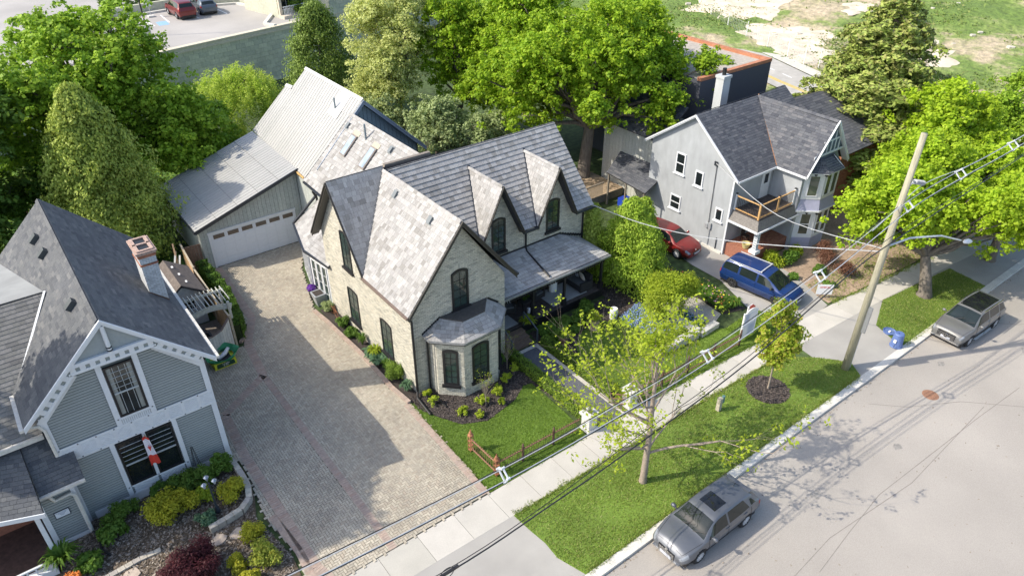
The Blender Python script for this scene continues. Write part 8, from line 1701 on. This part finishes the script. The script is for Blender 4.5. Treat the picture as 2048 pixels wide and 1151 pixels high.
mb = MB(); mb.lathe((6.9, .55+.3, .53), [(.12, 0), (.16, .25), (.13, .25)], 12); tag(mb.build('fern_pot', M_black), 'black pot under the fern at the porch steps', 'pot')
spiky('young fern in a pot by the front left window', (-.3, 3.55), .42, .5, 120, L_char, 206, name='potted_fern', w=.022, z=.25); mb = MB(); mb.lathe((-.3, 3.55, 0), [(.13, 0), (.17, .3), (.14, .3)], 12); tag(mb.build('fern_pot', M_zinc), 'grey pot under the young fern below the side window', 'pot')
# porch furniture
M_wick = mat('black wicker', (.025, .025, .028), .7, 60, .4, bump=.4, bscale=90); M_cush = mat('white cushion', (.66, .68, .70), .9, 8, .04); M_crm = mat('cream cushion', (.55, .50, .44), .9, 8, .05); M_pat = mat('patterned cushion', [(.30, .33, .40)], .9, 9, .9)
def pillow(mb, c, w, h, t, M_):
    V = []; n = 7
    for s_ in (1, -1):
        for i in range(n):
            for j in range(n):
                u, v = i/(n-1)*2-1, j/(n-1)*2-1; k = (1-u**4)*(1-v**4); sx = 1-.10*(1-abs(v))**1*abs(u); V.append(M_ @ Vector((u*w/2*(1-.08*(1-v*v)), s_*t/2*max(k, 0)**.6, v*h/2*(1-.08*(1-u*u))))+Vector(c))
    F = []
    for s_ in range(2):
        for i in range(n-1):
            for j in range(n-1): q = [s_*n*n+i*n+j, s_*n*n+(i+1)*n+j, s_*n*n+(i+1)*n+j+1, s_*n*n+i*n+j+1]; F.append(q if s_ else q[::-1])
    mb.raw(V, F)
def armchair(x, y, rz, label):
    e = empty('wicker_armchair', (0, 0, 0), 0, label, 'armchair', 'wicker armchairs on the porch')
    for nm, a, b in (('seat', (-.33, -.3, .12), (.33, .32, .40)), ('backrest', (-.36, .28, .12), (.36, .40, .86)), ('armrest', (-.40, -.32, .1), (-.30, .34, .62)), ('armrest', (.30, -.32, .1), (.40, .34, .62))): mb = MB(); mb.box(a, b); mb.build(nm, M_wick, e)
    mb = MB(); mb.box((-.29, -.28, .40), (.29, .27, .48)); mb.build('seat_pad', mat('grey seat pad', (.12, .13, .14), .9, 8, .1), e)
    e.location = (x, y, .53); e.rotation_euler = (0, 0, rz); p_ = MB(); pillow(p_, (0, 0, 0), .44, .40, .14, Matrix.Rotation(R(-18), 3, 'X')); o = p_.build('pillow', M_cush, None, smooth=True); o.location = Vector((x, y, .53+.70))+Matrix.Rotation(rz, 3, 'Z') @ Vector((0, .15, 0)); o.rotation_euler = (0, 0, rz); tag(o, 'white pillow on the '+label.split(',')[0], 'pillow', 'white porch pillows')
    bt = MB(); bt.lathe((0, -.09, 0), [(.02, -.01), (.02, .01), (.005, .015)], 8, M=Matrix.Rotation(R(90), 3, 'X')); bt.build('button', M_black, None); b_ = bpy.data.objects['button'] if 'button' in bpy.data.objects else None
    if b_: b_.parent = o; b_.name = 'pillow_button'
armchair(6.75, 2.1, R(-20), 'wicker armchair nearest the porch steps, left of the plant table'); armchair(8.75, 2.2, R(10), 'wicker armchair beside the white milk can, right of the plant table')
TB = empty('side_table', (7.75, 1.9, .53), 0, 'low black side table between the two armchairs', 'table')
mb = MB(); mb.box((7.45, 1.65, .95), (8.05, 2.2, .99)); mb.build('tabletop', M_wick, TB)
for (x, y) in ((7.49, 1.69), (8.01, 1.69), (7.49, 2.16), (8.01, 2.16)): mb = MB(); mb.box((x-.025, y-.025, .53), (x+.025, y+.025, .95)); mb.build('leg', M_wick, TB)
spiky('bushy green plant on the low black side table', (7.75, 1.9), .32, .4, 90, L_green, 207, name='table_plant', w=.025, z=1.0)
mb = MB(); mb.lathe((7.62, 1.4, .53), [(.09, 0), (.09, .28), (.06, .3)], 10); tag(mb.build('lantern', M_swhite), 'small white lantern in front of the plant table', 'lantern')
MC = empty('milk_can', (9.95, 2.2, .53), 0, 'tall white milk can with brown lid on the porch rug', 'milk can'); mb = MB(); mb.lathe((9.95, 2.2, .56), [(.22, 0), (.23, .06), (.23, .55), (.15, .68)], 18); mb.build('can_body', M_swhite, MC, smooth=True); mb = MB(); mb.lathe((9.95, 2.2, 1.24), [(.15, 0), (.17, .12), (.2, .16), (.02, .18)], 16); mb.build('can_lid', mat('tan lid', (.45, .32, .20), .8, 8, .2), MC)
M_rug = mat('grey woven rug', (.36, .37, .38), .95, 60, .3)
mb = MB(); mb.box((9.0, 1.0, .535), (11.4, 2.5, .548)); tag(mb.build('porch_rug', M_rug), 'pale grey woven rug under the milk can and sofa', 'rug', 'porch rugs'); mb = MB(); mb.box((5.3, .95, .535), (6.6, 1.9, .548)); tag(mb.build('porch_rug', M_rug), 'pale grey woven rug at the top of the porch steps', 'rug', 'porch rugs')
SF = empty('wicker_sofa', (11.4, 1.9, .53), 0, 'black wicker sofa at the right end of the porch', 'sofa')
for nm, a, b in (('seat', (10.95, 1.15, .62), (11.7, 2.75, .95)), ('backrest', (11.65, 1.1, .6), (11.85, 2.8, 1.4)), ('armrest', (10.95, 1.02, .6), (11.8, 1.14, 1.15)), ('armrest', (10.95, 2.76, .6), (11.8, 2.88, 1.15))): mb = MB(); mb.box(a, b); mb.build(nm, M_wick, SF)
mb = MB(); mb.box((10.98, 1.16, .95), (11.64, 2.74, 1.04)); mb.build('seat_pad', mat('grey seat pad', (.12, .13, .14)), SF)
for i, (y, m_, lb) in enumerate(((2.5, M_crm, 'cream pillow at the back end of the sofa'), (2.0, M_pat, 'blue and white patterned pillow in the middle of the sofa'), (1.5, M_crm, 'cream pillow at the front end of the sofa'))):
    mb = MB(); pillow(mb, (0, 0, 0), .52, .50, .17, Matrix.Rotation(R(75), 3, 'Z') @ Matrix.Rotation(R(-20), 3, 'X')); o = mb.build('pillow', m_, smooth=True); o.location = (11.42, y, 1.28); tag(o, lb, 'pillow', 'sofa pillows')
# corner porch clutter on the stucco house
BS = empty('wicker_basket', (21.6, -1.3, .8), 0, 'yellow straw basket chair pad on the red porch of the stucco house', 'basket'); mb = MB(); mb.lathe((21.75, -1.55, .82), [(.16, 0), (.25, .3), (.27, .34), (.22, .33), (.18, .12), (.01, .1)], 14); mb.build('basket', mat('straw yellow', (.55, .48, .22), .9, 20, .2), BS)
CHR = empty('porch_chair', (22.4, -.9, .8), 0, 'dark carved porch chair behind the yellow basket', 'chair')
for nm, a, b in (('seat', (22.3, -1.1, 1.1), (22.7, -.7, 1.15)), ('backrest', (22.32, -.74, 1.15), (22.68, -.69, 1.75))): mb = MB(); mb.box(a, b); mb.build(nm, mat('dark chair wood', (.05, .035, .03), .6, 8, .2), CHR)
for (x, y) in ((22.33, -1.07), (22.67, -1.07), (22.33, -.73), (22.67, -.73)): mb = MB(); mb.box((x-.02, y-.02, .8), (x+.02, y+.02, 1.1)); mb.build('leg', MATS['dark chair wood'], CHR)
BFD = board_fence('short grey board fence between the cedars and the red car', [(16.6, 2.2), (17.2, 1.2)], 1.3, mat('grey fence board', [(.30, .27, .22), (.36, .33, .27)], .9, 8, .2), group='grey fence bits')
CT = empty('grey_bin', (18.2, 8.4, 0), 0, 'grey lidded wheelie bin on the timber deck by the lean-to', 'bin'); mb = MB(); mb.box((17.2, 9.6, .58), (17.8, 10.2, 1.45)); mb.build('bin_body', mat('bin grey', (.30, .31, .31), .6, 6, .1), CT); mb = MB(); mb.box((17.15, 9.55, 1.45), (17.85, 10.25, 1.53)); mb.build('bin_lid_part', mat('bin lid grey', (.38, .39, .39), .6, 6, .1), CT)
mb = MB(); mb.box((20.6, 7.2, .2), (21.3, 8.0, .75)); tag(mb.build('storage_tub', mat('bright blue tub', (.02, .06, .42), .5, 6, .1)), 'bright blue plastic tub under the lean-to roof', 'tub')
# ================= behind: podium building, parking deck details =================
PB_ = empty('podium_building', (20, 52, 4.9), 0, 'stone faced apartment building with balcony above the retaining wall', 'building')
mb = MB(); mb.prism([plP.p(41.6, 0, .02), plP.p(46.5, 0, .02), plP.p(46.5, 11, .02), plP.p(41.6, 11, .02)], -plP.N*9); mb.prism([plP.p(46.6, 0, -2.5), plP.p(60, 0, -2.5), plP.p(60, 11, -2.5), plP.p(46.6, 11, -2.5)], -plP.N*9); mb.prism([plP.p(37.5, 4.9, -3), plP.p(41.5, 4.9, -3), plP.p(41.5, 11, -3), plP.p(37.5, 11, -3)], -plP.N*6); WPB = mb.build('wall', M_block, PB_)
pbx = Pieces(WPB, 'stone_block', M_block, 200); pl = Plane(plP.p(41.6, 0, .03), plP.U, plP.V); pbx.add(pl, [rect(0, 0, 4.9, 11)], brickcells(0, 0, 4.9, 11, .9, .42, .02), th=.03); pl = Plane(plP.p(46.6, 0, -2.49), plP.U, plP.V); pbx.add(pl, [rect(0, 0, 13, 11)], brickcells(0, 0, 13, 11, .9, .42, .02), th=.03, holes=[(.6, 4.5, 2.4, 8.5)]); pbx.emit()
M_buff = mat('buff render', (.60, .53, .42), .85, 5, .06); mb = MB()
for u in (37.5, 39.3, 41.2): quadbox(mb, Plane(plP.p(0, 0, -2.9), plP.U, plP.V), rect(u, 5, u+.3, 11), 0, .25)
quadbox(mb, Plane(plP.p(0, 0, -2.9), plP.U, plP.V), rect(37.4, 4.95, 41.6, 5.25), 0, 1.0); mb.build('balcony_frame', M_buff, PB_)
for u in (37.9, 39.7): window(PB_, Plane(plP.p(0, 0, -2.98), plP.U, plP.V), u, 5.6, u+1.3, 8.2, M_trim, M_glassd, nx=2, ny=2, fw=.09)
window(PB_, Plane(plP.p(46.6, 0, -2.47), plP.U, plP.V), .6, 4.5, 2.4, 8.5, M_trim, glassmat('bluish glass', (.06, .10, .14)), nx=2, ny=4, fw=.1)
for i in range(24): mb = MB(); c = plP.p(37.6+i*.16, 5.25, -2.0); mb.box((c.x-.015, c.y-.015, 5.25), (c.x+.015, c.y+.015, 6.1)); mb.build('baluster', M_trim, PB_)
mb = MB(); mb.beam(plP.p(37.5, 6.12, -2.0), plP.p(41.5, 6.12, -2.0), .06, .06); mb.build('rail', M_trim, PB_)
# stall lines and access mark
for (a, b) in (((6.73, 61.2), (6.54, 57.4)), ((4.67, 62.0), (4.98, 56.8)), ((9.3, 61.4), (9.45, 57.4)), ((12.2, 61.6), (12.4, 57.6)), ((3.2, 56.1), (5.0, 57.5)), ((3.4, 57.6), (4.9, 58.9)), ((3.4, 59.2), (4.8, 60.4))): mb = MB(); mb.beam((*a, 4.966), (*b, 4.966), .14, .006); tag(mb.build('stall_line', M_line), kind='structure')
tag(sheet('access_bay_mark', [(5.35, 56.6), (6.35, 56.55), (6.45, 58.3), (5.45, 58.3)], 4.968, mat('bay blue', (.25, .42, .62), .8, 10, .1)), kind='structure')
edging('deck_kerb', [(2.5, 61.6), (6.1, 62.5), (9.5, 62.9), (14.8, 61.4), (16.0, 57.5), (15.9, 54.2), (13.7, 50.7), (14.3, 49.5)], .35, 5.16, M_kerb, 'curving pale kerb round the parking deck bays', 'kerb', 1.2)
mb = MB(); mb.prism([(2.0, 62.4, 4.97), (6.2, 63.2, 4.97), (10, 63.6, 4.97), (10, 64.2, 4.97), (2, 63.0, 4.97)], (0, 0, .9)); mb.prism([(10.1, 63.6, 4.97), (15.3, 62.2, 4.97), (17.0, 58, 4.97), (17.6, 58.2, 4.97), (15.8, 62.9, 4.97), (10.1, 64.2, 4.97)], (0, 0, .7)); tag(mb.build('planter_wall', M_block), 'low block planter wall behind the parked cars', 'wall', kind=None)
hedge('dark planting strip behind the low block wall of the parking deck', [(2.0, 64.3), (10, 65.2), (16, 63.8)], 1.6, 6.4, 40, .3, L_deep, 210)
shrub('round bright shrub at the corner of the podium building', (17.6, 57.0), (1.2, 1.2, 2.0), 2200, .2, L_char, 211, z=4.97, clumps=16); shrub('green shrubs before the podium balcony', (18.0, 52.6), (1.4, 1.0, 1.6), 2200, .2, L_box, 212, z=4.97, clumps=16)
PL2 = empty('deck_lamp_post', (3.43, 53.2, 4.97), 0, 'dark lamp post on a round concrete base on the parking deck', 'lamp post'); mb = MB(); mb.lathe((3.43, 53.2, 4.96), [(.33, 0), (.33, .95), (.28, 1.0), (.01, 1.0)], 16); mb.build('concrete_base', M_kerb, PL2); mb = MB(); mb.tube([(3.43, 53.2, 5.9), (3.43, 53.2, 11.5)], .07, 8); mb.build('pole', M_black, PL2)
for i, (x, y, lb) in enumerate(((5.75, 60.9, 'white parking sign on a post left of the red suv'), (9.3, 63.2, 'small red and white sign behind the red suv'), (11.0, 63.4, 'small red and white sign behind the blue grey sedan'))):
    e = empty('parking_sign', (x, y, 4.97), 0, lb, 'sign', 'parking deck signs'); mb = MB(); mb.tube([(x, y, 4.97), (x, y, 6.7)], .03, 6); mb.build('post', M_galv, e); mb = MB(); mb.box((x-.25, y-.03, 6.2 if i else 6.0), (x+.25, y+.01, 6.9)); bo_ = mb.build('board', M_swhite, e)
    if i: mb = MB(); mb.box((x-.22, y-.045, 6.5), (x+.22, y-.031, 6.85)); mb.build('red_field', M_red, bo_)
    mb = MB(); mb.box((x-.3, y-.3, 4.97), (x+.3, y+.3, 5.12)); mb.build('base', M_kerb, e)
# ================= road and hillside at the upper right =================
def hill(X, Y):
    d = np.clip(((X-60)*.9+(Y-18)*.25)/30, 0, 3); return -.02+3.2*d**1.2+.5*np.sin(X*.35)*np.sin(Y*.28)*np.clip(d, 0, 1)+.25*np.sin(X*1.1+Y*.7)*np.clip(d, 0, 1)
M_hill = bpy.data.materials.new('hillside grass and sand'); M_hill.use_nodes = True; N = M_hill.node_tree.nodes; L = M_hill.node_tree.links; g_ = N.new('ShaderNodeNewGeometry')
n1 = N.new('ShaderNodeTexNoise'); n1.inputs['Scale'].default_value = .085; n1.inputs['Detail'].default_value = 8; n1.inputs['Roughness'].default_value = .68; L.new(g_.outputs['Position'], n1.inputs['Vector'])
cr1 = N.new('ShaderNodeValToRGB'); e = cr1.color_ramp.elements; e[0].position = .44; e[0].color = (.13, .20, .04, 1); e[1].position = .60; e[1].color = (.46, .38, .26, 1); q = e.new(.50); q.color = (.20, .26, .07, 1); q = e.new(.545); q.color = (.36, .32, .19, 1); L.new(n1.outputs[0], cr1.inputs[0])
n2_ = N.new('ShaderNodeTexNoise'); n2_.inputs['Scale'].default_value = 1.6; n2_.inputs['Detail'].default_value = 6; L.new(g_.outputs['Position'], n2_.inputs['Vector']); mr = N.new('ShaderNodeMapRange'); mr.inputs[1].default_value = .3; mr.inputs[2].default_value = .7; mr.inputs[3].default_value = .72; mr.inputs[4].default_value = 1.28; L.new(n2_.outputs[0], mr.inputs[0])
vm = N.new('ShaderNodeVectorMath'); vm.operation = 'SCALE'; L.new(cr1.outputs[0], vm.inputs[0]); L.new(mr.outputs[0], vm.inputs['Scale']); L.new(vm.outputs[0], N['Principled BSDF'].inputs['Base Color']); N['Principled BSDF'].inputs['Roughness'].default_value = .95
bp = N.new('ShaderNodeBump'); bp.inputs['Distance'].default_value = .3; L.new(n2_.outputs[0], bp.inputs['Height']); L.new(bp.outputs[0], N['Principled BSDF'].inputs['Normal'])
grid_sheet('hillside', 40, -60, 240, 160, 2., hill, M_hill)
def sandpatch(c, rx, ry, seed):
    rr = random.Random(seed); pts = []
    V = []; F = []; n = 40; m_ = 6
    for j in range(m_+1):
        for i in range(n): a = 6.283*i/n; k = 1+.18*math.sin(3*a+seed)+.12*math.sin(7*a+seed*2)+.06*math.sin(13*a); t = j/m_; x = c[0]+rx*k*t*math.cos(a); y = c[1]+ry*k*t*math.sin(a); V.append((x, y, float(hill(np.array(x), np.array(y)))+.12+.15*math.sin(x*2.1)*math.sin(y*1.7)*(1-t)-.16*t**6))
    for j in range(m_):
        for i in range(n): F.append((j*n+i, (j+1)*n+i, (j+1)*n+(i+1) % n, j*n+(i+1) % n))
    return npmesh('sand_bank', V, F, mat('pale sand', (.62, .54, .42), .95, .9, .2, bump=.7, bscale=3), smooth=True)
for i, (c, rx, ry) in enumerate((((70.5, 13.5), 5.2, 3.6), ((73, 38), 8, 5.5), ((84, 50), 10, 5), ((66, 26.5), 4.5, 5.5), ((80, 26), 3, 2), ((63.5, 21), 3, 5.5))): tag(sandpatch(c, rx, ry, i), kind='structure')
RD = [(58.423,22.786), (57.308,19.519), (55.860,15.358), (54.728,11.421), (62.010,1.443), (70, -30), (56, -30), (46, 8), (52, 30), (66, 60), (78, 60)]
ROAD = [(41.5, -30), (47.5, 6), (52.5, 22), (66, 60), (72.5, 60), (58.6, 22), (54.2, 10.5), (52.5, -30)]
def hz(x, y): return .06
sheet('back_road', ROAD, .10, mat('worn road concrete', (.42, .40, .36), .9, 1.2, .10, bump=.1, big=.06))
sheet('back_walk', [(52.55, -30), (54.3, 10.4), (58.7, 21.9), (72.6, 60), (74.6, 60), (60.4, 22), (56.0, 10.0), (54.3, -30)], .12, mat('pale back walk', (.56, .53, .46), .9, 2, .08))
for k, (off, m_, w_) in enumerate(((0, mat('road yellow', (.62, .44, .06), .8, 20, .15), .16), (.3, mat('road yellow', (.62, .44, .06)), .16))):
    pts = [(44.5+off, -30), (50.1+off, 8), (52.6+off, 18), (55.5+off, 27)]
    for a, b in zip(pts, pts[1:]): mb = MB(); mb.beam((*a, .106), (*b, .106), w_, .006); tag(mb.build('road_line', m_), kind='structure')
for i in range(4):
    a = Vector((53.0, 12.5, .106)).lerp(Vector((56.2, 23, .106)), i/4); b = a+Vector((.45, 1.4, 0)); mb = MB(); mb.beam(a, b, .12, .006); tag(mb.build('road_line', M_line), kind='structure')
CF = empty('chain_link_fence', (60, 18, 0), 0, 'sagging chain link fence with pale posts along the sandy lot', 'fence'); M_mesh = mat('fence wire', (.5, .5, .48), .5, 5, .1)
fp = [(58.6, 9.5), (59.6, 14), (59.9, 18.2), (60.0, 20.0), (60.6, 22.5), (61.8, 26), (63.2, 30), (64.8, 34), (66.4, 38)]
for (x, y) in fp: mb = MB(); mb.tube([(x, y, 0), (x+.05, y, 2.1)], .05, 6); mb.build('post', M_swhite, CF)
for (a, b) in zip(fp, fp[1:]):
    mb = MB(); L_ = math.hypot(b[0]-a[0], b[1]-a[1]); n = int(L_/.35)
    for i in range(n):
        for s_ in (0, 1): t0, t1 = i/n, (i+1)/n; z0, z1 = (.1, 1.8) if s_ else (1.8, .1); mb.beam((a[0]+(b[0]-a[0])*t0, a[1]+(b[1]-a[1])*t0, z0), (a[0]+(b[0]-a[0])*t1, a[1]+(b[1]-a[1])*t1, z1), .012, .012)
    mb.beam((*a, 1.85), (*b, 1.8), .02, .02); mb.build('mesh_panel', M_mesh, CF)
def siltfence(label, pts):
    e = empty('silt_fence', (pts[0][0], pts[0][1], 0), 0, label, 'fence', 'black silt fences'); V = []; F = []
    for i, (x, y) in enumerate(pts): z = float(hill(np.array(x*1.), np.array(y*1.))); V += [(x, y, z-.2), (x+.15*math.sin(i*2), y, z+1.25+.12*math.sin(i*1.3))]
    for i in range(len(pts)-1): F.append((2*i, 2*i+2, 2*i+3, 2*i+1))
    npmesh('fabric', V, F, mat('black silt fabric', (.04, .04, .045), .8, 4, .3), e)
    for i, (x, y) in enumerate(pts): z = float(hill(np.array(x*1.), np.array(y*1.))); mb = MB(); mb.box((x-.04, y-.04, z-.2), (x+.04, y+.04, z+1.4)); mb.build('stake', M_bt, e)
siltfence('black silt fence behind the far right trees', [(59.0, -3.5), (59.8, -1.0), (60.6, 1.2), (61.2, 3.4)])
siltfence('black silt fence in the top right corner on the grassy hill', [(112, 24), (109.5, 20.5), (107, 17.0), (104.5, 13.5), (102, 10.5)])
rgh = np.random.default_rng(77); rr = random.Random(9)
for i in range(26):     # clods, stones and tufts scattered on the hillside
    x, y = rr.uniform(62, 95), rr.uniform(5, 45); z = float(hill(np.array(x), np.array(y))); mb = MB(); s_ = rr.uniform(.15, .45); mb.prism([(x+s_*math.cos(k)*rr.uniform(.7, 1.2), y+s_*math.sin(k)*rr.uniform(.7, 1.2), z-.05) for k in (0, 1.1, 2.3, 3.4, 4.6, 5.5)], (0, 0, s_*.6)); 
    tag(mb.build('hill_stone', mat('pale rubble', [(.5, .46, .38), (.62, .58, .5)], .9, 5, .2)), 'pale stone lump scattered on the grassy sandy hillside', 'stone', 'stones on the hillside')
P = np.stack([rgh.uniform(58, 110, 30000), rgh.uniform(-5, 60, 30000), np.zeros(30000)], 1); P[:, 2] = hill(P[:, 0], P[:, 1])+.06; k = (np.sin(P[:, 0]*.4)+np.sin(P[:, 1]*.35+1)+rgh.normal(0, .7, len(P))) > .5; P = P[k]
tag(quads_obj('hill_tufts', leaf_quads(rgh, P, np.tile([[0., -.6, .7]], (len(P), 1)), .35, .6, .5), leafmat('hill tuft', [(.14, .21, .04), (.20, .27, .06), (.30, .32, .12)], .2), None, rgh, 'stuff'), 'coarse grass tufts over the hillside', 'grass')
# back garden ground cover
P = np.stack([rg.uniform(-30, 3, 26000), rg.uniform(14, 42, 26000), rg.uniform(.0, .25, 26000)], 1); P = P[(P[:, 1] > 24.6) | (P[:, 0] < -5.6)]; tag(quads_obj('ground_cover', leaf_quads(rg, P, np.tile([[0., 0, 1.]], (len(P), 1)), .2, .8, .5), L_box, None, rg, 'stuff'), 'low bright ground cover under the back trees', 'ground cover')
